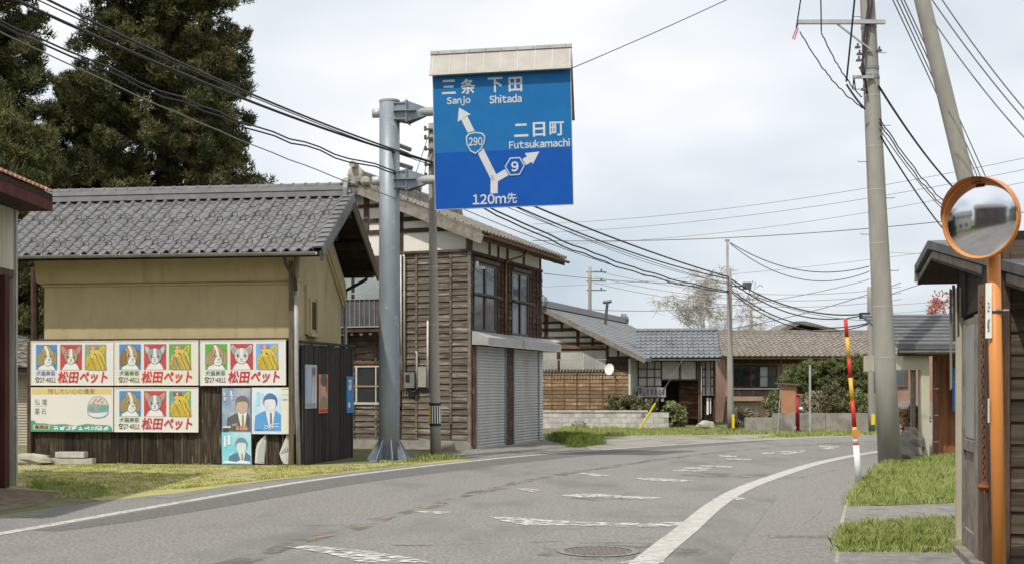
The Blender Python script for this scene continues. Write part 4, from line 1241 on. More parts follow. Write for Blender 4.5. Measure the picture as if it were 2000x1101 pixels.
for zz in (7.49, 6.03):
    mb = MB(); mb.tube([(-.36, 0, zz), (-.15, 0, zz)], .098, n=16)
    mb.build('arm_stub', M['galv_light'], sg, True)
    mb = MB(); mb.tube([(.42, 0, zz), (2.0, -.02, zz + .01), (3.6, -.02, zz + .02)], [.098, .095, .09], n=16)
    arm = mb.build('arm', M['galv_light'], sg, True)
    mb = MB()
    for dz in (-.17, 0, .17):
        e = .62 if dz == 0 else .40
        mb.box(.14, e, -.19 if dz else -.25, .19 if dz else .25, zz + dz - .008, zz + dz + .008)
    mb.box(.405, .425, -.22, .22, zz - .24, zz + .24)
    for yy in (-.16, 0, .16):
        mb.prism([(.425, yy - .006, zz + .22), (.80, yy * .3 - .006, zz + .095), (.80, yy * .3 - .006, zz - .095), (.425, yy - .006, zz - .22)], (0, .012, 0))
        mb.prism([(.18, yy - .006, zz + .17), (.405, yy - .006, zz + .22), (.405, yy - .006, zz - .22), (.18, yy - .006, zz - .17)], (0, .012, 0))
    mb.build('arm_flange', M['galv'], sg)
# panel: origin of the face at its lower left corner
PW, PH = 2.96, 2.86
pan = MB(); pan.box(0, PW, 0, .03, 0, PH)
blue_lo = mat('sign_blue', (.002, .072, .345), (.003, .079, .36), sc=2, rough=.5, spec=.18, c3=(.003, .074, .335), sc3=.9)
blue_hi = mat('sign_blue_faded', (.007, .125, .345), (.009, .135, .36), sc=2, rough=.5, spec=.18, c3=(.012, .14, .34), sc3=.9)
wht = mat('sign_white', (.55, .56, .57), (.48, .49, .50), sc=3, rough=.45)
panel = pan.build('sign_panel', M['alu'], sg)
panel.location = (P(851, 410, SGY - .2).x - SGX + .02, -.16, P(851, 410, SGY - .35).z)
panel.rotation_euler = (0, R(-1.2), 0)
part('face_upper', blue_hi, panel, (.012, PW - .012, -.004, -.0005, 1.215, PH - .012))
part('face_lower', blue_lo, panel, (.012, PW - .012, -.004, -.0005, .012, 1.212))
bd = MB()
for (a0, a1, c0, c1) in ((0, PW, 0, .012), (0, PW, PH - .012, PH), (0, .012, .012, PH - .012), (PW - .012, PW, .012, PH - .012)):
    bd.box(a0, a1, -.008, 0, c0, c1)
bd.build('edge_trim', M['alu'], panel)
def U(x, y):
    """zoomed-photo pixel of the sign -> panel metres"""
    xl = 355 + (y - 280) * .038; xr = 1163 + (y - 240) * .027
    u = (x - xl) / (xr - xl)
    yt = 280 - 40 * u; yb = 1035 - 13 * u
    return (u * PW, PH * (1 - (y - yt) / (yb - yt)))
f = Flat()
def tx(t, x0, y0, x1, y1, off):
    a, b = U((x0 + x1) / 2, y1), U((x0 + x1) / 2, y0)
    l, r = U(x0, (y0 + y1) / 2), U(x1, (y0 + y1) / 2)
    f.text(t, l[0], a[1], r[0], b[1], wht, 0, off)
tx('三', 412, 302, 494, 382, .022); tx('条', 522, 295, 610, 382, .02)
o = f.build('place_name', panel); o.location = (0, -.006, 0); f = Flat()
tx('下', 682, 288, 768, 374, .02); tx('田', 803, 286, 882, 370, .02)
o = f.build('place_name', panel); o.location = (0, -.006, 0); f = Flat()
tx('Sanjo', 442, 396, 582, 448, .028)
o = f.build('place_name', panel); o.location = (0, -.006, 0); f = Flat()
tx('Shitada', 692, 386, 880, 434, .028)
o = f.build('place_name', panel); o.location = (0, -.006, 0); f = Flat()
tx('二', 838, 553, 920, 628, .024); tx('日', 946, 545, 1018, 628, .024); tx('町', 1042, 542, 1126, 624, .02)
o = f.build('place_name', panel); o.location = (0, -.006, 0); f = Flat()
tx('Futsukamachi', 810, 645, 1160, 691, .026)
o = f.build('place_name', panel); o.location = (0, -.006, 0); f = Flat()
tx('120m', 602, 950, 795, 1008, .024); tx('先', 800, 946, 858, 1006, .008)
o = f.build('lettering', panel); o.location = (0, -.006, 0)
f = Flat()
f.line([U(726, 935), U(726, 858)], .155, wht, 0)
f.line([U(726, 862), U(548, 520)], .150, wht, 0)
f.line([U(738, 862), U(935, 752)], .150, wht, 1)
f.poly([U(515, 458), U(585, 498), U(562, 506), U(530, 528), U(508, 540)], wht, 2)
f.poly([U(985, 714), U(948, 785), U(934, 762), U(912, 738), U(900, 722)], wht, 2)
o = f.build('arrow', panel); o.location = (0, -.006, 0)
f = Flat()
shield = [(560, 628), (575, 608), (613, 600), (652, 606), (668, 625), (664, 660), (645, 695), (615, 718), (588, 705), (566, 668)]
cx_, cy_ = 614, 655
f.poly([U(cx_ + (a - cx_) * 1.16, cy_ + (b - cy_) * 1.16) for a, b in shield][::-1], blue_hi, 3)
f.poly([U(cx_ + (a - cx_) * 1.06, cy_ + (b - cy_) * 1.06) for a, b in shield][::-1], wht, 4)
f.poly([U(cx_ + (a - cx_) * .93, cy_ + (b - cy_) * .93) for a, b in shield][::-1], blue_hi, 5)
def tx2(t, x0, y0, x1, y1, off):
    a, b = U((x0 + x1) / 2, y1), U((x0 + x1) / 2, y0); l, r = U(x0, (y0 + y1) / 2), U(x1, (y0 + y1) / 2)
    f.text(t, l[0], a[1], r[0], b[1], wht, 6, off)
tx2('290', 575, 628, 655, 675, .02)
o = f.build('route_badge', panel); o.location = (0, -.006, 0)
f = Flat()
hexa = [(788, 797), (817, 748), (873, 746), (900, 792), (872, 843), (818, 846)]
cx_, cy_ = 845, 797
f.poly([U(cx_ + (a - cx_) * 1.14, cy_ + (b - cy_) * 1.14) for a, b in hexa][::-1], blue_lo, 3)
f.poly([U(cx_ + (a - cx_) * 1.04, cy_ + (b - cy_) * 1.04) for a, b in hexa][::-1], wht, 4)
f.poly([U(cx_ + (a - cx_) * .91, cy_ + (b - cy_) * .91) for a, b in hexa][::-1], blue_lo, 5)
tx2('9', 824, 768, 866, 826, .03)
o = f.build('route_badge', panel); o.location = (0, -.006, 0)
# hood over the panel
hood = MB()
fz, rz_, yz = PH + .0, PH + .50, -.14
hood.prism([(-.04, -.16, fz - .02), (-.04, .10, rz_), (-.04, .13, rz_), (-.04, .15, rz_ - .03), (-.04, -.13, fz - .03)], (PW + .06, 0, 0))
hd = hood.build('hood', mat('hood_sheet', (.42, .40, .36), (.37, .35, .315), sc=3, rough=.7, c3=(.33, .30, .26), sc3=1.3), panel)
part('hood_ridge', M['galv_light'], hd, (-.045, PW + .025, .06, .15, rz_ - .02, rz_ + .05))
mb = MB(); mb.prism([(-.04, .15, rz_ - .02), (-.04, .62, PH - .95), (-.04, .60, PH - .96), (-.04, .12, rz_ - .03)], (PW + .06, 0, 0))
mb.build('rear_sheet', mat('hood_rear', (.30, .22, .14), (.22, .16, .10), sc=3, rough=.7), hd)
for i in range(9):
    xx = .02 + i * (PW - .04) / 8
    mb = MB(); mb.bar((xx, -.152, fz + .0), (xx, .085, rz_ - .03), .012, .012)
    mb.build('hood_seam', M['off_white'], hd)
for i in range(9):
    part('rivet', M['steel_dark'], hd, (.12 + i * .34, .135 + i * .34, .052, .06, rz_ + .005, rz_ + .02))
# brackets panel to arms
for xx in (.45, 2.45):
    part('panel_rail', M['alu'], panel, (xx, xx + .08, .031, .09, .1, PH - .1))

# ================================================================== BROWN CLAPBOARD HOUSE
HO, HR = (-1.07, 31.2, 0.0), R(-20.2)
hs = thing('clapboard_house', 'two storey house of weathered clapboards with white gable panels and two grey roller shutters', 'house', HO, HR)
HW, HL = 6.1, 5.62      # width (x from -HW to 0) and length (y)
AX, AZ = -3.05, 6.90    # ridge x, roof plane height there
ESL = math.tan(R(22.5))
def rz(x): return AZ - abs(x - AX) * ESL
mb = MB()
mb.prism([(-HW, .06, .2), (0, .06, .2), (0, .06, rz(0) - .12), (AX, .06, AZ - .12), (-HW, .06, rz(-HW) - .12)], (0, HL - .06, 0))
mb.box(-HW, -.06, .05, .06, 0, .2)
mb.build('wall', M['plaster'], hs)
part('foundation', M['concrete'], hs, (-HW - .02, .02, -.03, .3, -.05, .23))
part('side_wall_backing', M['soffit'], hs, (.001, .012, .05, HL, .0, 5.0))
part('front_wall_backing', M['timber'], hs, (-HW, -.002, .045, .055, .232, 5.02))
# clapboards of the gable front, board by board
rj = random.Random(21)
segs = [(-.50, -.02), (-1.46, -.545), (-1.90, -1.505), (-2.62, -1.98), (-3.28, -2.66), (-4.5, -3.32)]
def clap_mesh(w_, m):
    mb = MB()
    hh_ = .185
    mb.prism([(0, 0, 0), (0, -.046, .006), (0, -.014, hh_), (0, 0, hh_)], (w_, 0, 0))
    return mb.mesh('clapboard', m)
cms = [clap_mesh(b - a, M['clap']) for a, b in segs]
rowh = .1615
for si, (a, b) in enumerate(segs):
    for r in range(30):
        z = .23 + r * rowh
        if z > 5.0: continue
        if si >= 3:
            if 1.12 < z < 2.02 and a < -2.0: continue
            if z > 2.98: continue
        inst(cms[si], 'clapboard', hs, (a, .045 + rj.uniform(-.004, .004), z + rj.uniform(-.010, .010)), (rj.uniform(-.03, .03), rj.uniform(-.012, .012), rj.uniform(-.004, .004)))
for xx, z0_, z1_ in ((-.525, .65, 5.03), (-1.485, .23, 5.03), (-2.645, .23, 1.15), (-2.645, 2.2, 3.05), (-3.30, .23, 3.05)):
    part('batten', M['clap'], hs, (xx - .028, xx + .028, -.022, .006, z0_, z1_))
part('corner_board', M['timber_grey'], hs, (-.05, .035, -.03, .03, .2, 5.05))
part('rust_trim', M['rust'], hs, (-1.985, -1.93, -.03, .01, 1.1, 5.03))
part('belt_board', M['timber_mid'], hs, (-2.0, .04, -.06, .02, 5.03, 5.09))
# upper gable framing
for (x0, x1, z0, z1) in ((-5.6, -.12, 5.58, 5.69), (-5.0, -.80, 5.88, 5.99), (-4.1, -2.0, 6.28, 6.37), (-3.02, -2.88, 5.7, 6.6), (-1.985, -1.89, 5.09, 6.2), (-4.0, -3.9, 5.09, 6.2)):
    part('gable_beam', M['timber'], hs, (x0, x1, .022, .058, z0, z1))
part('corner_post', M['timber_mid'], hs, (-.10, .045, -.012, .05, 5.09, 5.52))
# lower window with white sash, behind the sign post
fr = part('window', M['pvc_white'], hs, (-4.42, -2.02, -.03, .01, 1.14, 1.20), (-4.42, -2.02, -.02, .01, 2.12, 2.17), (-3.24, -3.19, -.02, .01, 1.20, 2.12), (-4.42, -4.38, -.02, .01, 1.20, 2.12), (-2.06, -2.02, -.02, .01, 1.20, 2.12), (-2.66, -2.63, -.02, .01, 1.2, 2.12))
part('pane', M['glass_dark'], fr, (-4.38, -3.24, .0, .006, 1.20, 2.12)); part('pane', M['glass_dark'], fr, (-3.19, -2.66, .0, .006, 1.20, 2.12)); part('pane', M['glass_dark'], fr, (-2.63, -2.06, .0, .006, 1.20, 2.12))
part('glazing_bar', mat('bar_ochre', (.36, .26, .12), rough=.7), fr, (-4.38, -2.06, -.025, -.021, 1.60, 1.64))
part('rust_trim', M['rust'], hs, (-4.5, -2.0, -.05, .0, 2.20, 2.26))
# upper balcony window with railing
bw = part('balcony_window', M['frame_bronze'], hs, (-5.4, -2.0, -.02, .02, 3.08, 3.16), (-5.4, -2.0, -.02, .02, 4.50, 4.60), (-3.36, -3.28, -.02, .02, 3.16, 4.5), (-2.06, -2.0, -.02, .02, 3.16, 4.5), (-4.4, -4.3, -.02, .02, 3.16, 4.5))
for (x0, x1) in ((-5.4, -4.4), (-4.3, -3.36), (-3.28, -2.06)):
    part('pane', M['glass_frost'], bw, (x0, x1, .0, .01, 3.16, 4.5))
rl = part('balcony_railing', M['alu'], hs, (-5.4, -1.98, -.42, -.38, 4.00, 4.04), (-5.4, -1.98, -.41, -.39, 3.14, 3.17), (-5.4, -1.98, -.42, -.38, 3.86, 3.875))
for i in range(24):
    part('baluster', M['pvc_grey'], rl, (-5.3 + i * .14, -5.285 + i * .14, -.41, -.39, 3.17, 3.86))
part('balcony_panel', M['steel_dark'], rl, (-5.4, -1.98, -.385, -.38, 3.17, 3.86))
part('balcony_floor', M['timber'], hs, (-5.4, -1.96, -.45, .02, 3.02, 3.10))
for i in range(13):
    mb = MB(); mb.tube([(-5.3 + i * .27, -.42, 2.98), (-5.3 + i * .27, -.02, 3.01)], .05, n=8)
    mb.build('awning_corrugation', M['clap'], hs)
# conduits, meter and box on the gable front
mb = MB(); mb.tube([(-1.83, -.07, 5.0), (-1.80, -.07, 4.95), (-1.80, -.07, 1.55)], .028, n=8); mb.build('conduit', M['pvc_white'], hs, True)
mb = MB(); mb.tube([(-1.90, -.07, 5.0), (-1.88, -.07, 1.52)], .022, n=8); mb.build('conduit', M['pvc_white'], hs, True)
mb = MB(); mb.tube([(-1.47, -.08, 2.52), (-1.44, -.08, 2.46), (-1.44, -.08, 1.56)], .024, n=8); mb.build('conduit', M['pvc_white'], hs, True)
mb = MB(); mb.tube([(-1.135, -.08, 3.30), (-1.135, -.08, 1.58)], .026, n=8); mb.build('conduit', M['pvc_white'], hs, True)
mt = part('electric_meter', mat('meter_grey', (.20, .22, .19), (.16, .18, .15), rough=.6), hs, (-1.76, -1.48, -.17, -.03, 1.58, 1.98))
part('meter_window', M['glass_dark'], mt, (-1.72, -1.60, -.176, -.171, 1.72, 1.92))
mb = MB(); mb.tube([(-1.60, -.10, 1.52), (-1.50, -.12, 1.46), (-1.44, -.08, 1.54)], .035, n=8); mb.build('meter_cable', M['black'], mt, True)
part('meter_box', mat('box_grey', (.36, .34, .31), (.31, .29, .265), sc=3, rough=.6), hs, (-1.40, -1.17, -.10, -.03, 1.60, 2.12))
# right face: posts, boards, windows, shutters
def sbox(name, m, y0, y1, z0, z1, o0, o1, par=hs): return part(name, m, par, (o0, o1, y0, y1, z0, z1))
for yy in (.03, 1.30, 1.95, 2.66, 3.99, 5.45):
    sbox('wall_post', M['timber'], yy, yy + .09, 5.06, 5.56, .0, .03)
sbox('belt_board', M['timber'], .02, HL, 4.98, 5.06, .013, .05)
for si, (a, b) in enumerate(((1.78, 2.95), (4.36, 5.60), (.0, .14))):
    mb = MB(); mb.prism([(0.012, 0, 0), (.045, 0, .004), (.02, 0, .185), (.012, 0, .185)], (0, b - a, 0))
    sm2 = mb.mesh('clapboard', M['clap_brown'])
    for r in range(13):
        inst(sm2, 'clapboard', hs, (rj.uniform(-.004, .004), a, 3.0 + r * .155), (rj.uniform(-.02, .02), 0, rj.uniform(-.006, .006)))
    k = 4 if b - a > 1 else 1
    for i in range(k):
        y_ = a + (i + .15) * (b - a) / k
        sbox('batten', M['clap_brown'], y_, y_ + .04, 3.0, 4.98, .03, .062)
for (a, b) in ((.16, 1.76), (2.97, 4.34)):
    fr = part('window', M['frame_bronze'], hs, (.013, .05, a, b, 3.02, 3.10), (.013, .05, a, b, 4.74, 4.80), (.013, .05, a, a + .07, 3.10, 4.74), (.013, .05, b - .07, b, 3.10, 4.74), (.013, .06, a + (b - a) * .46, a + (b - a) * .54, 3.10, 4.74))
    m_ = a + (b - a) * .5
    part('pane', M['glass'], fr, (.02, .028, a + .07, m_ - .07, 3.10, 4.74)); part('pane', M['glass'], fr, (.02, .028, m_ + .07, b - .07, 3.10, 4.74))
    part('lintel', M['timber_mid'], fr, (.013, .12, a - .06, b + .12, 4.81, 4.90))
    mb = MB(); mb.bar((.13, a - .05, 3.98), (.13, b + .1, 3.98), .06, .055); mb.build('handrail', M['timber_mid'], fr)
    for z_ in (3.98,):
        part('rail_bracket', M['steel_dark'], fr, (.05, .12, a + .02, a + .05, z_ - .02, z_ + .02), (.05, .12, b - .05, b - .02, z_ - .02, z_ + .02))
mb = MB(); mb.tube([(.55, 2.9, 5.35), (.45, 2.9, 5.2), (.09, 2.45, 5.02), (.07, 2.40, 4.9)], .035, n=8); mb.build('gutter_elbow', M['pvc_brown'], hs, True)
mb = MB(); mb.tube([(.07, 2.40, 4.9), (.07, 2.40, 3.0)], .035, n=8); mb.build('downpipe', M['pvc_brown'], hs, True)
# shutter boxes and shutters
for (a, b, c, d) in ((.02, 2.62, .25, 2.30), (2.68, 6.0, 3.02, 5.10)):
    bx_ = MB(); bx_.prism([(.05, a, 2.68), (.50, a, 2.66), (.50, a, 2.86), (.05, a, 3.03)], (0, b - a, 0))
    sb_ = bx_.build('shutter_box', M['shutter_box'], hs)
    part('box_lip', M['galv_light'], sb_, (.501, .515, a, b, 2.64, 2.68))
    s2 = MB()
    nsl = 34
    for i in range(nsl):
        z0, z1 = .02 + i * (2.66 - .02) / nsl, .02 + (i + 1) * (2.66 - .02) / nsl
        s2.add([(.055, c, z0), (.055, d, z0), (.085, d, z0 + .028), (.085, c, z0 + .028), (.088, d, z1 - .018), (.088, c, z1 - .018), (.055, d, z1), (.055, c, z1)], [(0, 1, 2, 3), (3, 2, 4, 5), (5, 4, 6, 7)])
    sh_ = s2.build('roller_shutter', M['shutter'], hs)
    part('shutter_rail', M['galv'], sh_, (.04, .11, c - .06, c, 0, 2.66)); part('shutter_rail', M['galv'], sh_, (.04, .11, d, d + .06, 0, 2.66))
    part('bottom_bar', M['alu'], sh_, (.05, .10, c, d, .0, .06))
s2 = MB()
for i in range(34):
    z0, z1 = .02 + i * .0776, .02 + (i + 1) * .0776
    s2.add([(.05, 5.17, z0), (.05, 5.60, z0), (.075, 5.60, z0 + .03), (.075, 5.17, z0 + .03), (.05, 5.60, z1), (.05, 5.17, z1)], [(0, 1, 2, 3), (3, 2, 4, 5)])
s2.build('side_shutter', M['shutter'], hs)
sbox('shutter_post', M['clap_brown'], 2.38, 2.94, 0, 2.66, .013, .10)
sbox('rust_trim', M['rust'], .06, .19, .1, 2.66, .013, .07)
sbox('threshold', M['concrete'], .0, 5.62, -.02, .02, .02, .20)
# roof of the clapboard house
EX = 0.47
def roof_slab(x0, x1, y0, y1, t=.10):
    mb = MB()
    mb.prism([(x0, y0, rz(x0)), (x1, y0, rz(x1)), (x1, y0, rz(x1) - t), (x0, y0, rz(x0) - t)], (0, y1 - y0, 0))
    return mb
rf = roof_slab(AX, EX, -.28, 6.45).build('roof', M['soffit'], hs)
roof_slab(-HW - .8, AX, -.28, 6.45).build('roof_rear_slope', M['soffit'], rf)
def pantiles(name, A, B, C, cols, rows, m, parent, roll=.045, lift=.03, flat_=False):
    """joined pantiles on the parallelogram A (low start) -> B (low end) -> slope vector C"""
    A, B, C = Vector(A), Vector(B), Vector(C)
    ux = (B - A) / cols; us = C / rows
    nrm = ux.cross(us).normalized()
    if nrm.z < 0: nrm = -nrm
    mb = MB()
    ks = 6
    for r in range(rows):
        b0 = A + us * r
        pr = []
        for c in range(cols):
            for i in range(ks):
                t = i / ks
                h = -.012 * math.sin(math.pi * t / .6) if t < .6 else roll * math.sin(math.pi * (t - .6) / .4)
                pr.append((c + t, h))
        pr.append((cols, 0))
        n_ = len(pr)
        top0 = [b0 + ux * t + nrm * (h + lift + .02) for t, h in pr]
        top1 = [b0 + us * 1.02 + ux * t + nrm * (h + .015) for t, h in pr]
        bot = [b0 + ux * t + nrm * (h * .3) for t, h in pr]
        mb.add(top0 + top1 + bot, [(i, i + 1, n_ + i + 1, n_ + i) for i in range(n_ - 1)] + [(2 * n_ + i, 2 * n_ + i + 1, i + 1, i) for i in range(n_ - 1)])
    o = mb.build(name, m, parent)
    o['kind'] = 'stuff'
    return o
pantiles('roof_tiles', (EX + .03, -.30, rz(EX)), (EX + .03, 6.48, rz(EX)), (AX - EX, 0, AZ - rz(EX)), 28, 16, M['kawara_old'], rf)
pantiles('roof_tiles', (-HW - .8, 6.45, rz(-HW - .8)), (-HW - .8, -.30, rz(-HW - .8)), (AX + HW + .8, 0, AZ - rz(-HW - .8)), 28, 16, M['kawara_old'], rf)
mb = MB(); mb.bar((AX, -.31, AZ - .16), (EX + .0, -.31, rz(EX) - .16), .05, .24); mb.build('bargeboard', M['timber_grey'], rf)
mb = MB(); mb.bar((AX, -.31, AZ - .16), (-HW - .8, -.31, rz(-HW - .8) - .16), .05, .24); mb.build('bargeboard', M['timber_grey'], rf)
mb = MB(); mb.bar((AX, -.26, AZ + .02), (EX, -.26, rz(EX) + .02), .14, .09); mb.build('verge_strip', M['kawara_old'], rf)
mb = MB()
mb.prism([(AX - .2, -.28, AZ - .02), (AX + .2, -.28, AZ - .02), (AX + .15, -.28, AZ + .22), (AX - .15, -.28, AZ + .22)], (0, 6.75, 0))
mb.tube([(AX, -.30, AZ + .25), (AX, 6.5, AZ + .25)], .11, n=10)
mb.build('ridge', M['kawara_old'], rf)
mb = MB()
mb.sphere((AX, -.36, AZ + .20), (.22, .09, .25), 12, 8, jit=.16, rng=rj); mb.sphere((AX - .28, -.36, AZ + .02), (.15, .09, .13), 8, 5, jit=.1, rng=rj); mb.sphere((AX + .28, -.36, AZ + .02), (.15, .09, .13), 8, 5, jit=.1, rng=rj)
mb.tube([(AX, -.34, AZ + .42), (AX, -.58, AZ + .44)], .09, n=8)
mb.build('ridge_end_ornament', M['rock_pale'], rf)
for yy in (.3, 1.2, 2.1, 3.0, 3.9, 4.8, 5.7):
    mb = MB(); mb.bar((-.2, yy, rz(-.2) - .17), (EX - .04, yy, rz(EX - .04) - .17), .06, .09); mb.build('rafter', M['timber'], rf)
for xx in (-.05, -1.7, AX, -5.0):
    mb = MB(); mb.bar((xx, -.24, rz(xx) - .20), (xx, .1, rz(xx) - .20), .12, .14); mb.build('purlin_end', M['timber'], rf)
mb = MB(); gutter(mb, (EX + .09, -.25, rz(EX) - .05), (EX + .09, 6.5, rz(EX) - .07), .06)
mb.build('gutter', M['pvc_brown'], hs, True)
mb = MB(); mb.bar((EX - .02, -.27, rz(EX) - .12), (EX - .02, 6.45, rz(EX) - .12), .03, .14); mb.build('fascia', M['timber'], rf)
# small bracket lamp under the first upper window's lintel
lm = part('bracket_lamp', M['white_paint'], hs, (.05, .30, .22, .30, 4.60, 4.66), (.05, .11, .20, .32, 4.62, 4.80))
# ================================================================== LEFT EDGE: RUSTY SHED AND WHAT LIES BEHIND IT
ls = thing('corrugated_shed', 'beige corrugated shed with rusty roof and dark red post at the left edge', 'shed', (-8.05, 19.6, 0))
cw = MB()
n = 46
ya, yb = -7.0, .28
for i in range(n * 2):
    y0 = ya + (yb - ya) * i / (n * 2); y1 = ya + (yb - ya) * (i + 1) / (n * 2)
    x0 = .012 if i % 2 else -.012; x1 = -x0
    cw.add([(x0, y0, 3.48), (x1, y1, 3.48), (x1, y1, 4.75), (x0, y0, 4.75)], [(0, 1, 2, 3)])
cw.build('corrugated_wall', M['corr_beige'], ls)
part('end_wall', M['corr_beige'], ls, (-4.5, -.02, .27, .30, 0, 4.7))
part('sill_beam', M['timber'], ls, (-.06, .0, -7.0, .26, 3.36, 3.475))
part('corner_trim', M['galv_light'], ls, (-.02, .03, .285, .34, 0, 4.75))
part('post', M['rust_dark'], ls, (-.16, .06, -.24, -.06, 0, 3.36))
part('post', M['rust_dark'], ls, (-.16, .02, -3.4, -3.2, 0, 3.36))
part('interior', M['board_black'], ls, (-3.0, -2.95, -6.9, .26, 0, 4.6))
part('interior_back', M['board_black'], ls, (-4.4, -.10, .20, .24, 0, 4.6))
mb = MB()
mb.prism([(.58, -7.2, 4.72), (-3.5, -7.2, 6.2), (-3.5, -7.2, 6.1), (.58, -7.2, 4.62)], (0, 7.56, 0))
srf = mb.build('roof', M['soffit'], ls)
rr = MB()
for i in range(44):
    y0 = -7.2 + i * .172
    rr.prism([(.60, y0, 4.735), (.60, y0 + .086, 4.79), (.60, y0 + .172, 4.735)], (-4.1, 0, 1.486))
rr.build('corrugated_roofing', M['rust_tan'], srf)
part('fascia', mat('rust_fascia', (.10, .028, .022), (.06, .02, .016), sc=4, rough=.9), srf, (.54, .575, -7.2, .37, 4.45, 4.70))
part('end_fascia', mat('rust_fascia2', (.16, .035, .028), (.11, .03, .022), sc=4, rough=.9), srf, (-.10, .575, .372, .40, 4.45, 4.72))
part('soffit_board', M['soffit'], srf, (.0, .54, -7.1, .36, 4.46, 4.49))

bs_ = thing('shutter_shed', 'small tiled shed with beige roller shutter behind the left edge post', 'shed', (-13.7, 34.0, 0), R(-4))
s2 = MB()
for i in range(26):
    z0 = i * .075
    s2.add([(-1.0, -.02, z0), (3.2, -.02, z0), (3.2, .0, z0 + .06), (-1.0, 0, z0 + .06), (3.2, -.02, z0 + .075), (-1.0, -.02, z0 + .075)], [(0, 1, 2, 3), (3, 2, 4, 5)])
s2.build('roller_shutter', mat('shutter_beige', (.42, .38, .30), (.36, .32, .25), sc=2, rough=.7), bs_)
part('wall', M['ochre'], bs_, (-2.5, 3.4, .03, 3.0, 0, 2.1))
part('lintel', M['pvc_white'], bs_, (-1.2, 3.3, -.06, .02, 1.96, 2.08))
mb = MB(); mb.prism([(-2.7, -.5, 2.12), (-2.7, 1.6, 3.1), (-2.7, 3.6, 2.12), (-2.7, 3.6, 2.0), (-2.7, -.5, 2.0)], (6.2, 0, 0))
r_ = mb.build('roof', M['soffit'], bs_)
pantiles('roof_tiles', (-2.7, -.52, 2.13), (3.5, -.52, 2.13), (0, 2.1, .98), 20, 8, M['kawara_old'], r_)

# bare leaning posts between the shed and the storehouse
mb = MB(); mb.tube([(0, 0, 0), (.03, 0, 2.2), (.0, .02, 4.3)], [.09, .085, .08], n=8)
o = mb.build('timber_post', M['timber']); o.location = (*G(66, 893), 0); tag(o, 'dark upright timber beside the left end of the fence', 'post')

# ================================================================== HOUSE WITH THE LONG GREY ROOF
H3, H3R = (4.82, 50.37, 0.0), R(-19.4)
h3 = thing('grey_roof_house', 'low half-timbered house with long grey roof, ochre boards and a satellite dish', 'house', H3, H3R)
A3, Z3, S3 = -3.6, 4.95, math.tan(R(26.5))
def r3(x): return Z3 - abs(x - A3) * S3
mb = MB(); mb.prism([(-7.2, 0, 0), (0, 0, 0), (0, 0, r3(0) - .1), (A3, 0, Z3 - .1), (-7.2, 0, r3(-7.2) - .1)], (0, 13.0, 0))
mb.build('wall', M['plaster_far'], h3)
mb = MB(); mb.prism([(A3, -.6, Z3), (.80, -.6, r3(.80)), (.80, -.6, r3(.80) - .12), (A3, -.6, Z3 - .13)], (0, 14.1, 0))
rf3 = mb.build('roof', M['slate'], h3)
mb = MB(); mb.prism([(A3 - .003, -.6, Z3), (-8.0, -.6, r3(-8.0)), (-8.0, -.6, r3(-8.0) - .12), (A3 - .003, -.6, Z3 - .13)], (0, 14.1, 0)); mb.build('roof_rear_slope', M['slate'], rf3)
for i in range(22):       # slate courses
    t = i / 22
    x = .80 + (A3 - .80) * t
    mb = MB(); mb.prism([(x + .01, -.62, r3(x) + .003), (x + .01, -.62, r3(x) + .018), (x - .215, -.62, r3(x - .215) + .004)], (0, 14.12, 0)); mb.build('slate_course', M['slate'], rf3)
mb = MB(); mb.bar((A3, -.64, Z3 - .10), (.82, -.64, r3(.82) - .10), .05, .20); mb.build('bargeboard', M['timber_grey'], rf3)
mb = MB(); mb.bar((A3, -.64, Z3 - .10), (-8, -.64, r3(-8) - .10), .05, .20); mb.build('bargeboard', M['timber_grey'], rf3)
mb = MB(); mb.prism([(A3 - .2, -.6, Z3 - .03), (A3 + .2, -.6, Z3 - .03), (A3 + .12, -.6, Z3 + .25), (A3 - .12, -.6, Z3 + .25)], (0, 14.1, 0)); mb.build('ridge', M['kawara'], rf3)
for yy in (-.7, 13.3):
    mb = MB(); mb.sphere((A3, yy, Z3 + .18), (.26, .16, .30), 8, 6, jit=.18, rng=rj); mb.build('ridge_end_ornament', M['kawara'], rf3)
mb = MB(); mb.tube([(A3 + .9, 6.2, r3(A3 + .9)), (A3 + 1.0, 6.2, Z3 + .55)], .07, n=8); ch = mb.build('stove_pipe', M['steel_dark'], rf3)
mb = MB(); mb.tube([(A3 + .8, 6.2, Z3 + .58), (A3 + 1.2, 6.2, Z3 + .62)], .08, n=8); mb.build('pipe_cowl', M['steel_dark'], ch)
# gable timbers
for (x0, x1, z0, z1) in ((-6.2, -.85, 3.36, 3.47), (-5.8, -1.4, 3.63, 3.71), (-5.3, -1.9, 3.92, 4.06), (-4.7, -2.5, 4.24, 4.34), (-3.67, -3.5, 3.30, 4.7), (-5.0, -4.88, 3.30, 4.0), (-2.27, -2.13, 3.30, 4.0), (-1.62, -1.50, 3.30, 3.70), (-1.0, -.88, 2.3, 3.30), (-.52, -.44, 2.85, 3.1), (-4.35, -4.25, 3.9, 4.3), (-2.95, -2.85, 3.9, 4.3)):
    part('gable_beam', M['timber'], h3, (x0, x1, -.035, -.002, z0, z1))
part('wall_cap', M['clap_ochre'], h3, (-5.6, -1.1, -.12, -.002, 3.20, 3.31))
part('eave_beam', M['timber'], h3, (-1.0, .0, -.05, -.002, 2.78, 2.86))
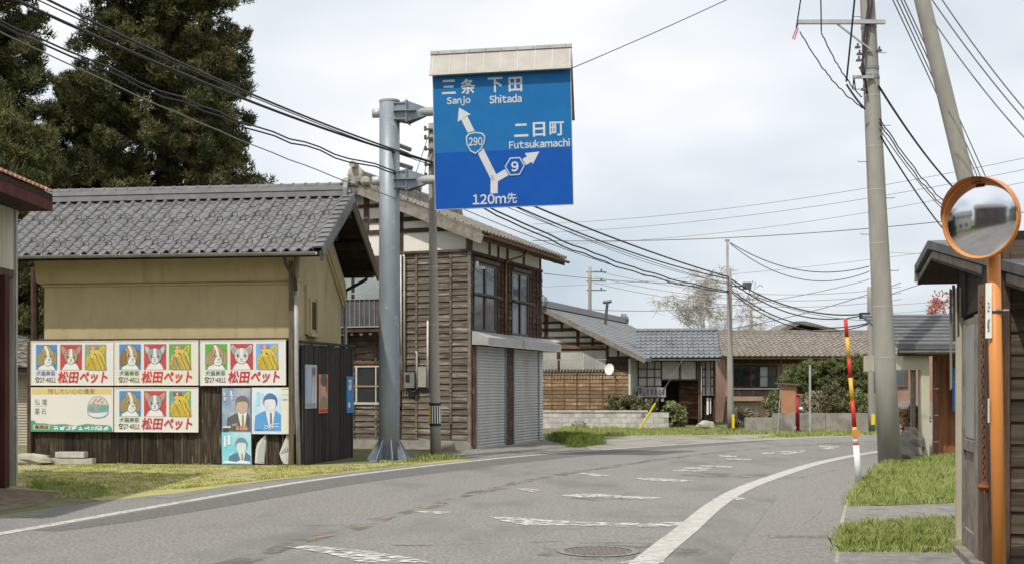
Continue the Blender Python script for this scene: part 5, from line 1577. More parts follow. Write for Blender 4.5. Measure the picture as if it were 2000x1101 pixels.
# window wall with pale bars
wf = part('window_band', M['timber'], h3, (-5.2, -1.0, -.05, -.003, 3.12, 3.19), (-5.2, -1.0, -.05, -.003, 2.22, 2.29), (-3.1, -2.96, -.06, -.003, 2.29, 3.12))
for (x0, x1) in ((-5.2, -4.15), (-4.1, -3.1), (-2.96, -2.0), (-1.95, -1.0)):
    part('pane', mat('pane_pale', (.44, .43, .39), (.30, .30, .28), sc=.9, rough=.3, spec=.5), wf, (x0, x1, -.02, -.004, 2.29, 3.12))
for i in range(30):
    xx = -5.1 + i * .138
    part('window_bar', M['alu'], wf, (xx, xx + .026, -.30, -.28, 2.22, 2.72))
part('window_rail', M['alu'], wf, (-5.15, -.9, -.31, -.28, 2.72, 2.75))
# ochre boards, row by row, with battens
for r in range(14):
    mb = MB(); mb.prism([(-5.6, -.004, 0), (-5.6, -.04, .005), (-5.6, -.012, .175), (-5.6, -.004, .175)], (5.58, 0, 0))
    o = mb.build('clapboard', M['clap_ochre'], h3); o.location = (0, 0, .06 + r * .156)
for r in range(4):
    mb = MB(); mb.prism([(-.87, -.004, 0), (-.87, -.04, .005), (-.87, -.012, .175), (-.87, -.004, .175)], (.85, 0, 0))
    o = mb.build('clapboard', M['clap_brown'], h3); o.location = (0, 0, 2.24 + r * .135)
for i in range(11):
    part('batten', M['clap_red'], h3, (-5.55 + i * .55, -5.51 + i * .55, -.055, -.03, .05, 2.22))
part('corner_post', M['pvc_white'], h3, (-.03, .06, -.09, -.01, .8, 2.75))
# satellite dish on its arm
d3 = thing('satellite_dish', 'white satellite dish on the ochre wall of the grey roofed house', 'dish')
d3.location = P(1190, 720, 48.6)
ds = MB()
rings, nn = 4, 18
vv = [(0, .05, 0)]
for i in range(1, rings + 1):
    q = i / rings
    for j in range(nn):
        a = 2 * math.pi * j / nn
        vv.append((.19 * q * math.cos(a), .05 - .05 * q * q, .23 * q * math.sin(a)))
ff = [(0, 1 + j, 1 + (j + 1) % nn) for j in range(nn)]
for i in range(rings - 1):
    for j in range(nn):
        a = 1 + i * nn
        ff.append((a + j, a + nn + j, a + nn + (j + 1) % nn, a + (j + 1) % nn))
ds.add(vv, ff); ds.build('reflector', M['white_paint'], d3, True)
d3.rotation_euler = (R(-15), 0, R(-22))
mb = MB(); mb.tube([(0, .06, 0), (.05, .5, -.12), (.1, .95, -.25)], .025, n=6); mb.build('arm', M['steel_dark'], d3)

# lower wing of that house, with tiled roof, white panels and the dark entry
WG, WGR = (5.02, 51.4, 0.0), R(-6)
wg = thing('entrance_wing', 'tiled entrance wing with white panels beside the long grey roof', 'house', WG, WGR)
wg.scale = (.84, 1, 1)
part('wall', M['plaster_far'], wg, (.02, 3.42, 0.02, 3.0, 1.9, 2.72))
part('dark_recess', M['soffit'], wg, (1.35, 3.30, 1.6, 1.65, 0, 1.9))
part('wall_lower', M['timber'], wg, (.02, 1.32, .1, 1.6, 0, 1.9))
for (x0, x1, z0, z1) in ((-.02, 3.44, 2.66, 2.74), (.28, .34, 1.40, 2.66), (.72, .77, 1.4, 2.66), (1.10, 1.15, 1.4, 2.66), (1.42, 1.48, 1.9, 2.66), (2.33, 2.41, 1.9, 2.66), (3.14, 3.22, 1.9, 2.66), (.28, 1.45, 2.33, 2.37), (.28, 1.45, 1.98, 2.02), (.28, 1.45, 1.62, 1.66), (1.45, 3.3, 1.86, 1.93)):
    part('timber_grid', M['timber'], wg, (x0, x1, -.03, .015, z0, z1))
part('white_panel', M['plaster_far'], wg, (.0, 1.44, .0, .018, 1.42, 2.66))
for r in range(10):
    mb = MB(); mb.prism([(2.35, .0, 0), (2.35, -.05, .01), (2.35, -.015, .155), (2.35, 0, .155)], (1.0, 0, 0)); o = mb.build('clapboard', M['clap_red'], wg); o.location = (0, 1.0, .25 + r * .155)
part('entry_side', M['soffit'], wg, (2.35, 3.36, 1.01, 1.05, 0, 1.9))
part('porch_post', M['timber_mid'], wg, (3.26, 3.40, -.05, .09, 0, 2.7))
lat = part('lattice_panel', M['plaster_far'], wg, (3.45, 4.02, .10, .14, 1.25, 2.66))
for z_ in (1.62, 1.98, 2.32):
    part('lattice_bar', M['timber'], lat, (3.44, 4.03, .07, .098, z_, z_ + .05))
for x_ in (3.44, 3.60, 3.86, 3.99):
    part('lattice_bar', M['timber'], lat, (x_, x_ + .05, .06, .096, 1.22, 2.68))
part('lattice_window', M['pvc_grey'], lat, (3.66, 3.85, .055, .095, 1.34, 2.6))
part('hanging_cloth', M['white_paint'], wg, (3.68, 3.78, .10, .12, .45, 1.15)); part('hanging_cloth', M['off_white'], wg, (3.84, 3.90, .10, .12, .5, 1.15))
part('end_post', M['timber'], wg, (4.02, 4.12, .05, .2, 0, 2.66))
part('door', M['soffit'], wg, (3.45, 4.02, .2, .24, 0, 1.25))
mb = MB(); mb.prism([(.3, -.75, 2.78), (.3, 1.5, 3.95), (.3, 3.6, 2.78), (.3, 3.6, 2.68), (.3, 1.5, 3.83), (.3, -.75, 2.68)], (4.0, 0, 0))
wr = mb.build('roof', M['soffit'], wg)
pantiles('roof_tiles', (.2, -.78, 2.79), (4.32, -.78, 2.79), (0, 2.28, 1.17), 16, 8, M['kawara_blue'], wr)
mb = MB(); mb.tube([(.2, 1.5, 4.02), (4.35, 1.5, 4.02)], .10, n=8); mb.build('ridge', M['kawara_blue'], wr)
mb = MB(); mb.bar((4.33, -.78, 2.74), (4.33, 1.5, 3.92), .05, .18); mb.build('bargeboard', mat('barge_blue', (.07, .08, .11), rough=.7), wr)
mb = MB(); mb.bar((4.33, 3.6, 2.74), (4.33, 1.5, 3.92), .05, .18); mb.build('bargeboard', M['timber'], wr)
mb = MB(); gutter(mb, (-.9, -.86, 2.74), (4.3, -.86, 2.73), .05); mb.build('gutter', M['pvc_grey'], wg)
# outdoor unit cage under the white grid
ac = thing('air_conditioner', 'pale air conditioner unit with railed shelf under the white lattice wall', 'air conditioner', (5.22, 50.9, 1.22), R(-6))
part('casing', M['pvc_grey'], ac, (0, .26, -.2, .1, .02, .42)); part('fan_grille', M['steel_dark'], ac, (.04, .15, -.206, -.201, .10, .36))
part('shelf', M['pvc_grey'], ac, (-.05, 1.14, -.3, .12, -.03, .0))
part('shelf_panel', M['pvc_grey'], ac, (.28, 1.14, -.30, -.28, .0, .36))
for i in range(5):
    part('panel_slot', M['steel_dark'], ac, (.36 + i * .16, .44 + i * .16, -.306, -.301, .06, .30))
for i in range(5):
    mb = MB(); mb.tube([(.12 + i * .22, -.28, -.16), (.12 + i * .22, .05, -.10)], .07, n=8); mb.build('awning_tile', M['pvc_grey'], ac)

# block wall in front of it, block by block
bw_ = thing('block_wall', 'low white stained block wall in front of the grey roofed house', 'wall', (P(1058, 830, 47.6).x, 47.6, 0), R(-1))
bm2 = MB(); bm2.box(.006, .404, -.06, .06, .006, .204)
bme2 = bm2.mesh('block', M['block'])
for r in range(3):
    for c in range(12):
        inst(bme2, 'block', bw_, (c * .41 - (.2 if r % 2 else 0), rj.uniform(-.004, .004), r * .208))
part('mortar', M['concrete'], bw_, (-.2, 4.9, -.05, .05, 0, .62)); part('coping', M['block'], bw_, (-.2, 4.1, -.09, .09, .628, .70))

# ================================================================== BROWN ROOFED HOUSE
h4 = thing('brown_roof_house', 'long house with weathered brown tiled roof and salmon pink walls', 'house', (9.55, 55.5, 0), R(1))
part('wall', M['pink_wall'], h4, (.1, 8.4, 0, 5.0, 0, 2.95))
mb = MB(); mb.prism([(-.3, -.7, 2.95), (-.3, 2.4, 4.12), (-.3, 5.6, 2.95), (-.3, 5.6, 2.85), (-.3, 2.4, 4.0), (-.3, -.7, 2.85)], (9.0, 0, 0))
r4 = mb.build('roof', M['soffit'], h4)
pantiles('roof_tiles', (-.35, -.72, 2.96), (8.75, -.72, 2.96), (0, 3.12, 1.17), 38, 12, M['kawara_brown'], r4, .05)
mb = MB(); mb.prism([(-.3, 2.2, 4.08), (-.3, 2.6, 4.08), (-.3, 2.52, 4.28), (-.3, 2.28, 4.28)], (9.0, 0, 0)); mb.build('ridge', M['kawara_old'], r4)
mb = MB(); gutter(mb, (-.3, -.80, 2.90), (8.7, -.80, 2.90), .06); mb.build('gutter', M['pvc_brown'], h4)
fw = part('window', M['timber'], h4, (.35, 2.45, -.05, 0, 2.50, 2.62), (.35, 2.45, -.05, 0, 1.55, 1.63), (.35, .45, -.05, 0, 1.63, 2.5), (1.2, 1.28, -.05, 0, 1.63, 2.5), (2.38, 2.45, -.05, 0, 1.63, 2.5), (1.62, 1.66, -.05, 0, 1.63, 2.5), (2.0, 2.03, -.05, 0, 1.63, 2.5), (1.28, 2.38, -.045, 0, 2.05, 2.08))
for (x0, x1, m_) in ((.45, 1.2, M['glass_dark']), (1.28, 1.62, M['glass_dark']), (1.66, 2.0, M['glass_frost']), (2.03, 2.38, M['glass'])):
    part('pane', m_, fw, (x0, x1, -.02, -.005, 1.63, 2.5))
part('sill_boards', M['board_dark'], h4, (.3, 2.5, -.12, -.001, 1.2, 1.5)); part('sill_rail', M['alu'], h4, (.3, 2.5, -.16, -.12, 1.5, 1.54))
part('eave_shade_band', M['timber'], h4, (.1, 8.4, -.02, -.001, 2.66, 2.9))
part('garage_door', mat('garage_cream', (.42, .39, .33), (.36, .33, .28), sc=2, rough=.8), h4, (.2, 1.55, -.10, -.002, 0, .95)); part('garage_hood', M['pink_wall'], h4, (.1, 1.7, -.5, -.002, .98, 1.18))
part('drainpipe', M['clap_ochre'], h4, (2.56, 2.63, -.06, -.001, 0, 2.8))
# little gable roof rising behind it
g4 = thing('ridge_house', 'small grey gable peeking above the brown tiled ridge', 'house', (P(1520, 650, 66).x, 66, 0))
part('wall', M['plaster_far'], g4, (.1, 4.4, 0, 4, 0, 4.4))
mb = MB(); mb.prism([(-.2, -.3, 4.55), (.9, -.3, 5.12), (1.4, -.3, 5.12), (5.0, -.3, 4.2), (5.0, -.3, 4.05), (1.2, -.3, 4.98), (-.2, -.3, 4.40)], (0, 5, 0)); mb.build('roof', M['kawara_old'], g4)
part('gable_panel', M['off_white'], g4, (.2, 2.4, -.1, .05, 4.3, 4.55))

# concrete garden wall
gw = thing('garden_wall', 'grey stained concrete retaining wall below the garden shrubs', 'wall', (P(1456, 840, 43.5).x, 43.5, 0), R(1.5))
part('panel', M['concrete'], gw, (0, .98, 0, .18, 0, .52)); part('panel', M['concrete'], gw, (.99, 2.85, .01, .19, 0, .68)); part('panel', M['concrete'], gw, (2.865, 4.5, .0, .18, 0, .675))
sheet('garden_soil', [(8.3, 43.8), (13.1, 43.9), (13.4, 55), (8.4, 55)], .02, M['soil_grass'])

# ================================================================== HOUSE BEHIND THE BIG POLE
h5 = thing('metal_roof_house', 'house with dark ribbed metal roof, cream porch posts and rust red sheet wall', 'house', (P(1747, 880, 28.2).x, 28.2, 0), R(0))
mb = MB(); mb.prism([(-.3, -1.25, 2.52), (-.3, 1.6, 3.36), (-.3, 1.6, 3.28), (-.3, -1.25, 2.43)], (3.6, 0, 0)); r5 = mb.build('roof', M['metal_roof'], h5)
for i in range(9):
    t = i / 9
    y_, z_ = -1.25 + 2.85 * t, 2.52 + .84 * t
    mb = MB(); mb.bar((-.3, y_ + .01, z_ + .018), (3.3, y_ + .01, z_ + .018), .03, .04, up=(0, 0, 1)); mb.build('roof_rib', M['metal_roof'], r5)
part('fascia', M['timber'], h5, (-.3, 3.3, -1.22, -1.18, 2.28, 2.43))
mb = MB(); gutter(mb, (-.3, -1.32, 2.40), (3.3, -1.32, 2.40), .055); mb.build('gutter', M['pvc_grey'], h5)
part('porch_beam', M['cream'], h5, (-.14, .44, -1.05, -.85, 1.98, 2.36), (-.14, .0, -.845, 2.0, 1.98, 2.36))
part('porch_post', M['cream'], h5, (.25, .44, -1.08, -.88, 0, 1.978)); part('porch_post', M['timber_grey'], h5, (.10, .18, -.9, -.8, 0, 2.0)); part('porch_post', M['timber_grey'], h5, (.20, .26, -.7, -.6, 0, 2.0))
sm3 = MB()
for i in range(36):
    x0 = .80 + i * .07; q = .012 if i % 2 else -.012
    sm3.add([(x0, -.2 + q, 0), (x0 + .07, -.2 - q, 0), (x0 + .07, -.2 - q, 2.4), (x0, -.2 + q, 2.4)], [(0, 1, 2, 3)])
sm3.build('sheet_wall', M['rust_sheet'], h5)
part('drainpipe', M['pvc_brown'], h5, (.80, .85, -.40, -.35, 0, 2.2))
for z_ in (.35, .95, 1.55): part('pipe_clip', M['alu'], h5, (.785, .865, -.42, -.34, z_, z_ + .025))
part('back_wall', M['pink_wall'], h5, (1.7, 6.2, 6.0, 6.2, 0, 2.5))
w5 = part('window', M['timber_mid'], h5, (1.75, 2.22, 5.95, 5.998, 1.60, 1.67), (1.75, 2.22, 5.95, 5.998, 2.3, 2.37), (2.14, 2.22, 5.95, 5.998, 1.67, 2.3)); part('pane', M['glass'], w5, (1.75, 2.14, 5.97, 5.99, 1.67, 2.3))
part('low_wall', M['block'], h5, (1.0, 3.0, 3.4, 3.6, 0, .75)); part('wall_sheet', M['pvc_grey'], h5, (1.0, 3.0, 3.9, 4.0, .75, 1.2))
bs5 = thing('blue_sign', 'narrow blue sign with white lettering on the rust red sheet wall', 'sign', (P(1860, 760, 27.8).x, 27.78, 1.05))
part('panel', D['signblue'], bs5, (0, .34, -.012, .012, 0, .98))
for i, z_ in enumerate((.74, .50, .28, .06)):
    f = Flat(); f.scribble(.05, z_, .29, z_ + .17, 1, D['white'], 0, .05, 11 + i)
    o = f.build('letter', bs5); o.location = (0, -.0145, 0)
# ================================================================== RIGHT FOREGROUND SHED
SH, SHR = (4.05, 10.3, 0.0), R(-13)
sh = thing('board_shed', 'weathered dark board shed with low roof at the right edge', 'shed', SH, SHR)
rj = random.Random(31)
bm3 = MB(); bm3.prism([(0, 0, 0), (0, -.026, .004), (0, -.006, .205), (0, 0, .205)], (2.6, 0, 0))
bme3 = bm3.mesh('board', M['wood_shed'])
for r in range(15):
    inst(bme3, 'board', sh, (.05, .0, r * .187), (rj.uniform(-.01, .01), rj.uniform(-.006, .006), 0))
part('wall_backing', M['soffit'], sh, (.03, 2.6, .004, .03, 0, 2.9))
part('corner_post', M['timber'], sh, (-.055, .05, -.04, .05, 0, 2.75)); part('corner_batten', M['timber'], sh, (.052, .11, -.05, -.027, 0, 2.75))
# doorway on the road side
part('door_jamb', M['cream'], sh, (-.05, .02, 2.12, 2.22, 0, 2.6)); part('door_jamb', M['timber_grey'], sh, (-.06, .02, .62, .80, 0, 2.25)); part('door_jamb', M['timber_mid'], sh, (-.055, .02, .50, .60, 0, 2.5))
part('doorway_recess', M['soffit'], sh, (.06, .08, 1.7, 2.12, 0, 2.25)); part('dark_plank', M['timber'], sh, (-.03, .02, .06, .50, 0, 2.3)); part('dark_plank', M['soffit'], sh, (-.01, .02, .06, 2.1, 2.3, 2.9))  # upper near-black plank carries the shade under the roof in its colour
dr = part('door', M['timber_grey'], sh, (-.02, .0, .80, 1.78, .02, 2.25))
for (y0, y1, z0, z1) in ((.82, .92, .04, 2.2), (1.66, 1.76, .04, 2.2), (.925, 1.655, .05, .25), (.925, 1.655, 1.0, 1.10)):
    part('door_rail', M['timber_grey'], dr, (-.045, -.0205, y0, y1, z0, z1))
part('door_pane', mat('acrylic', (.36, .36, .35), (.28, .28, .27), sc=1.5, st=(1, 1, .3), rough=.4), dr, (-.026, -.0205, .93, 1.65, 1.12, 2.18))
part('door_sill', M['timber_grey'], sh, (-.14, .0, .30, 2.2, .0, .07))
part('side_wall', M['soffit'], sh, (.021, .05, .05, 2.6, 2.26, 2.9))  # near-black colour paints in the deep shade below the overhang
# papers and strips hanging by the doorway
for (y0, z0, z1, w_, m_) in ((2.24, 1.57, 2.60, .12, M['white_paint']), (2.02, 2.05, 2.62, .07, M['cream']), (1.66, 2.08, 2.76, .13, M['white_paint'])):
    mb = MB(); mb.prism([(-.10, y0, z0), (-.065, y0 + w_, z0 + .02), (-.07, y0 + w_, z1), (-.105, y0, z1)], (.004, .01, 0)); mb.build('paper_strip', m_, sh)
# chain
ch_ = thing('chain', 'rusty chain hanging down the doorway post', 'chain')
lk = MB()
lp = [(math.cos(2 * math.pi * i / 10) * .014, 0, math.sin(2 * math.pi * i / 10) * .026) for i in range(11)]
lk.tube(lp, .0048, n=5, cap=False)
lme = lk.mesh('link', M['rust'], True)
b0 = Matrix.Translation(SH) @ Matrix.Rotation(SHR, 4, 'Z')
c0 = b0 @ Vector((-.085, .16, 2.35)); c1 = b0 @ Vector((-.085, .02, 0.78))
ch_.location = c1
for i in range(38):
    q = c0.lerp(c1, i / 37.0) - c1
    inst(lme, 'link', ch_, q, (0, 0, (i % 2) * R(80) + .3))
mb = MB(); mb.sphere((0, -.01, -.02), (.05, .04, .05), 8, 6, jit=.25, rng=rj); mb.build('padlock', M['rust'], ch_)
# roof
def shp(px, py, d): return b0.inverted() @ P(px, py, d)
ap, fe, nr = shp(1812, 470, 12.9), shp(1786, 519, 13.7), shp(2000, 519, 9.6)
nr2 = ap + (nr - ap) * 1.25
ext = Vector((3.6, .0, .0))
mb = MB()
dz = Vector((0, 0, -.085))
mb.prism([ap, nr2, nr2 + dz, ap + dz], ext); mb.prism([fe, ap + Vector((0, .004, 0)), ap + dz + Vector((0, .004, 0)), fe + dz], ext)
shr_ = mb.build('roof', M['steel_dark'], sh)
for a, b in ((ap, nr2), (ap, fe)):
    mb = MB(); mb.bar(a + Vector((.06, 0, -.155)), b + Vector((.06, 0, -.155)), .035, .085); mb.build('bargeboard', M['timber_grey'], shr_)
mb = MB(); mb.bar(fe + Vector((.0, -.02, -.12)), fe + ext + Vector((0, -.02, -.12)), .035, .12); mb.build('fascia', M['timber_grey'], shr_)
mb = MB(); mb.prism([ap + Vector((.03, -.02, -.19)), nr2 + Vector((.03, 0, -.19)), nr2 + Vector((.03, 0, -.21)), ap + Vector((.03, -.02, -.21))], ext); mb.prism([ap + Vector((.03, .02, -.19)), fe + Vector((.03, 0, -.19)), fe + Vector((.03, 0, -.21)), ap + Vector((.03, .02, -.21))], ext)
mb.build('soffit', M['soffit'], shr_)

# ================================================================== CONVEX MIRROR
MX, MD = 3.392, 8.63
cm_ = thing('convex_mirror', 'round orange rimmed convex traffic mirror on an orange pole', 'mirror', (MX, MD, 0))
mb = MB(); mb.tube([(.035, 0, 0), (.012, 0, 1.4), (-.012, 0, 2.6)], .0455, n=20); mb.build('pole', M['orange'], cm_, True)
mdir = Vector((-.75, -.64, -.06)).normalized()       # the mirror looks left of the camera and slightly down
mc = Vector((P(1906, 430, MD).x - MX, -.08, P(1907, 430, MD).z))
rot = mdir.to_track_quat('Z', 'Y').to_matrix().to_4x4()
# keep the hood on top
upv = Vector((0, 0, 1)); yv = (upv - mdir * upv.dot(mdir)).normalized(); xv = yv.cross(mdir)
MM = Matrix(((xv.x, yv.x, mdir.x, mc.x), (xv.y, yv.y, mdir.y, mc.y), (xv.z, yv.z, mdir.z, mc.z), (0, 0, 0, 1)))
def mput(mb):
    mb.v = [tuple(MM @ (Vector(p) * .965)) for p in mb.v]
    return mb
Rm = .278
mb = MB()
rings, nn = 10, 48
vv = [(0, 0, .052)]
for i in range(1, rings + 1):
    q = i / rings
    for j in range(nn):
        a = 2 * math.pi * j / nn
        vv.append((Rm * q * math.cos(a), Rm * q * math.sin(a), .052 * (1 - q * q)))
ff = [(0, 1 + j, 1 + (j + 1) % nn) for j in range(nn)]
for i in range(rings - 1):
    for j in range(nn):
        a = 1 + i * nn
        ff.append((a + j, a + nn + j, a + nn + (j + 1) % nn, a + (j + 1) % nn))
mb.add(vv, ff)
mput(mb).build('mirror_glass', mat('mirror', (.80, .83, .87), (.72, .75, .80), sc=3, rough=.11, metal=1.0), cm_, True)
mb = MB()
pr = [(.276, -.03), (.292, -.03), (.296, .0), (.293, .018), (.284, .022), (.277, .010)]
for j in range(nn):
    a, b = 2 * math.pi * j / nn, 2 * math.pi * (j + 1) / nn
    for k in range(len(pr)):
        (r0, z0), (r1, z1) = pr[k], pr[(k + 1) % len(pr)]
        mb.add([(r0 * math.cos(a), r0 * math.sin(a), z0), (r1 * math.cos(a), r1 * math.sin(a), z1), (r1 * math.cos(b), r1 * math.sin(b), z1), (r0 * math.cos(b), r0 * math.sin(b), z0)], [(0, 1, 2, 3)])
mput(mb).build('rim', M['orange'], cm_, True)
mb = MB()
n_ = 24
a0, a1 = R(2), R(178)
for j in range(n_):
    a, b = a0 + (a1 - a0) * j / n_, a0 + (a1 - a0) * (j + 1) / n_
    def hz(t): return .02 + .075 * math.sin(math.pi * (t - a0) / (a1 - a0)) ** .8
    for rr_ in (.293, .296):
        mb.add([(rr_ * math.cos(a), rr_ * math.sin(a), .0), (rr_ * math.cos(b), rr_ * math.sin(b), .0), (rr_ * math.cos(b), rr_ * math.sin(b), hz(b)), (rr_ * math.cos(a), rr_ * math.sin(a), hz(a))], [(0, 1, 2, 3)])
mput(mb).build('hood', M['orange_hood'], cm_, True)
mb = MB()
vv = [(.292 * math.cos(2 * math.pi * j / nn), .292 * math.sin(2 * math.pi * j / nn), -.03) for j in range(nn)] + [(.12 * math.cos(2 * math.pi * j / nn), .12 * math.sin(2 * math.pi * j / nn), -.09) for j in range(nn)]
mb.add(vv, [(j, (j + 1) % nn, nn + (j + 1) % nn, nn + j) for j in range(nn)] + [tuple(range(nn, 2 * nn))])
mput(mb).build('back', M['orange'], cm_, True)
mb = MB(); mb.box(-.035, .035, .245, .268, .035, .05); mput(mb).build('maker_plate', M['rust'], cm_)
mb = MB(); mb.tube([Vector((-.012, 0, 2.56)), mc + mdir * -.09], .03, n=10); mb.build('bracket', M['steel_dark'], cm_)
# number strip on the pole
ns = thing('pole_plate', 'narrow white plate with small black lettering strapped to the orange pole', 'plate', (MX - .055, MD - .03, P(1940, 660, MD).z))
pl = MB(); pl.box(-.021, .021, -.006, .006, 0, .385); p_ = pl.build('plate', M['white_paint'], ns); p_.rotation_euler.z = R(-35)
f = Flat(.001)
for i, z_ in enumerate((.045, .060, .075, .090, .105, .120, .185, .21, .235)):
    f.scribble(-.007, z_, .007, z_ + .013, 1, D['dtext'], 0, .0028, 40 + i)
o = f.build('lettering', ns); o.rotation_euler.z = R(-35); o.location = (-.005, -.0075, 0)
mb = MB(); mb.tube([(-.0 + .055 + .048 * math.cos(a_), .03 + .048 * math.sin(a_), .19) for a_ in [2 * math.pi * i / 14 for i in range(15)]], .012, n=6, cap=False); mb.tube([(.10, .0, .19), (.135, -.012, .19)], .014, n=6); mb.build('strap', M['steel_dark'], ns)
mb = MB(); mb.box(MX - .052, MX - .046, MD - .02, MD + .0, 1.35, 1.52); o = mb.build('sticker', M['off_white']); tag(o, 'small pale sticker low on the orange mirror pole', 'sticker')

# ================================================================== UTILITY POLES
def pole(name, label, base, top, r0, r1, cat='utility pole', m='pole_concrete', group=None, n=20):
    e = thing(name, label, cat, (base[0], base[1], 0), 0, group)
    t = Vector(top) - Vector((base[0], base[1], 0))
    mb = MB()
    mb.tube([t * k - Vector((0, 0, .0)) for k in (0, .15, .3, .45, .6, .75, .9, 1.0)], [r0 + (r1 - r0) * k for k in (0, .15, .3, .45, .6, .75, .9, 1.0)], n=n)
    mb.build('shaft', M[m], e, True)
    def at(z):
        k = z / t.z
        return t * k, r0 + (r1 - r0) * k
    return e, at

bx0 = G(1738, 906)
lean = (P(1694, 0, bx0[1]).x - bx0[0]) / P(1694, 0, bx0[1]).z
big, at = pole('utility_pole', 'thick grey concrete utility pole with cross-arm on the right', bx0, (bx0[0] + lean * 13.2, bx0[1], 13.2), .235, .115)
def band(e, at_, z, h=.03, grow_=1.03, m='galv'):
    c, r = at_(z)
    mb = MB(); mb.tube([c, c + Vector((0, 0, h))], r * grow_, n=20); mb.build('band', M[m], e)
for z in (2.2, 3.25, 4.55, 5.65, 6.55, 7.6, 8.05, 8.5): band(big, at, z, .018, 1.012, 'galv_light')
for z in (9.0, 8.15, 7.95): band(big, at, z, .06, 1.06, 'galv')
for i, z in enumerate((4.0, 4.75, 5.5, 6.25, 7.0, 7.75, 8.5, 9.25)):
    c, r = at(z); s_ = -1 if i % 2 else 1
    mb = MB(); mb.tube([c + Vector((s_ * r * .8, 0, 0)), c + Vector((s_ * (r + .17), 0, 0)), c + Vector((s_ * (r + .18), 0, .025))], .009, n=5); mb.build('step_bolt', M['galv'], big)
c, r = at(9.08)
ca = MB(); ca.box(-1.52, .28, -r - .09, -r - .01, c.z - .04, c.z + .04); arm = ca.build('cross_arm', M['galv_light'], big); arm.location.x = c.x
mb = MB(); mb.bar((-.70, -r - .05, c.z - .04), (.0, -r - .05, c.z - .58), .04, .03); o = mb.build('arm_brace', M['galv_light'], big); o.location.x = c.x
mb = MB(); mb.tube([(-1.5, -r - .05, c.z - .03), (-1.56, -r - .05, c.z - .18), (-1.62, -r - .05, c.z - .34), (-1.58, -r - .05, c.z - .36), (-1.5, -r - .05, c.z - .12)], .012, n=5, cap=False); o = mb.build('jumper_loop', M['red_paint'], big); o.location.x = c.x
c, r = at(7.95)
mb = MB(); mb.box(-.44, 0, -r - .06, -r - .01, c.z - .03, c.z + .03); o = mb.build('small_arm', M['galv_light'], big); o.location.x = c.x
mb = MB(); mb.tube([(-.42, -r - .04, c.z + .04), (-.40, -r - .04, c.z - .12), (-.38, -r - .04, c.z - .28), (-.44, -r - .04, c.z - .25), (-.42, -r - .04, c.z - .05)], .014, n=5, cap=False); o = mb.build('cable_loop', M['cable'], big); o.location.x = c.x
for dz, dx in ((.62, -.30), (.48, -.27), (.35, -.29), (.55, .14), (.2, -.24), (-.25, -.22)):
    c2, r2 = at(7.95 + dz)
    mb = MB(); mb.box(c2.x + dx - .05, c2.x + dx + .05, -r2 - .05, -r2 + .02, c2.z - .02, c2.z + .02); mb.tube([(c2.x + dx, -r2 - .03, c2.z + .02), (c2.x + dx, -r2 - .03, c2.z + .08)], .02, n=6); mb.build('clamp', M['steel_dark'], big)
# cables clipped down the shaft
mb = MB(); mb.tube([at(10.5)[0] + Vector((-.02, -.17, 0)), at(9.4)[0] + Vector((-.05, -.2, 0)), at(8.8)[0] + Vector((-.16, -.2, 0)), at(8.3)[0] + Vector((-.22, -.2, 0)), at(7.6)[0] + Vector((-.16, -.2, 0))], .018, n=6); mb.build('riser_cable', M['cable'], big, True)
mb = MB(); mb.tube([at(10.5)[0] + Vector((.10, -.17, 0)), at(9.4)[0] + Vector((.02, -.2, 0)), at(8.5)[0] + Vector((-.17, -.2, 0)), at(8.1)[0] + Vector((-.26, -.2, 0)), at(7.9)[0] + Vector((-.20, -.2, 0))], .022, n=6); mb.build('riser_cable', M['cable'], big, True)

st0 = P(2010, 860, 24.6); st1 = P(1788 + 13, 0, 24.6)
sdv = (st1 - st0); k = (13.0 - 0) / sdv.z
gx = st0.x - sdv.x * (st0.z / sdv.z)
strut, at2 = pole('strut_pole', 'grey concrete pole leaning left behind the round mirror', (gx, 24.6), (gx + sdv.x / sdv.z * 12.5, 24.6, 12.5), .185, .14)

b2 = G(851, 893)
slim, at3 = pole('utility_pole', 'slim grey pole before the clapboard house with a black and white striped band', b2, (P(843, 250, b2[1]).x, b2[1], 7.55), .125, .075)
c, r = at3(.98)
bandm = MB(); bandm.tube([at3(.72)[0], at3(1.24)[0]], .132, n=20); sb = bandm.build('striped_band', M['black'], slim)
for i in range(7):
    a = R(180 + 20 + i * 24)
    q = Vector((math.cos(a), math.sin(a), 0)) * .134
    mb = MB(); mb.bar(at3(.78)[0] + q, at3(1.18)[0] + q, .024, .006, up=q.normalized()); mb.build('stripe', M['yellow_bright'] if i == 1 else M['white_paint'], sb)
mb = MB()
for i, z in enumerate((6.35, 6.6, 6.95, 7.2, 7.4)):
    c, r = at3(z); mb.box(c.x - .16, c.x + .03, -.12, -.06, z - .02, z + .02); mb.tube([(c.x - .14, -.09, z - .03), (c.x - .14, -.09, z + .07)], .03, n=6)
mb.build('insulator_rack', M['steel_dark'], slim)
for z in (3.0, 4.3): band(slim, at3, z, .02, 1.03, 'galv_light')

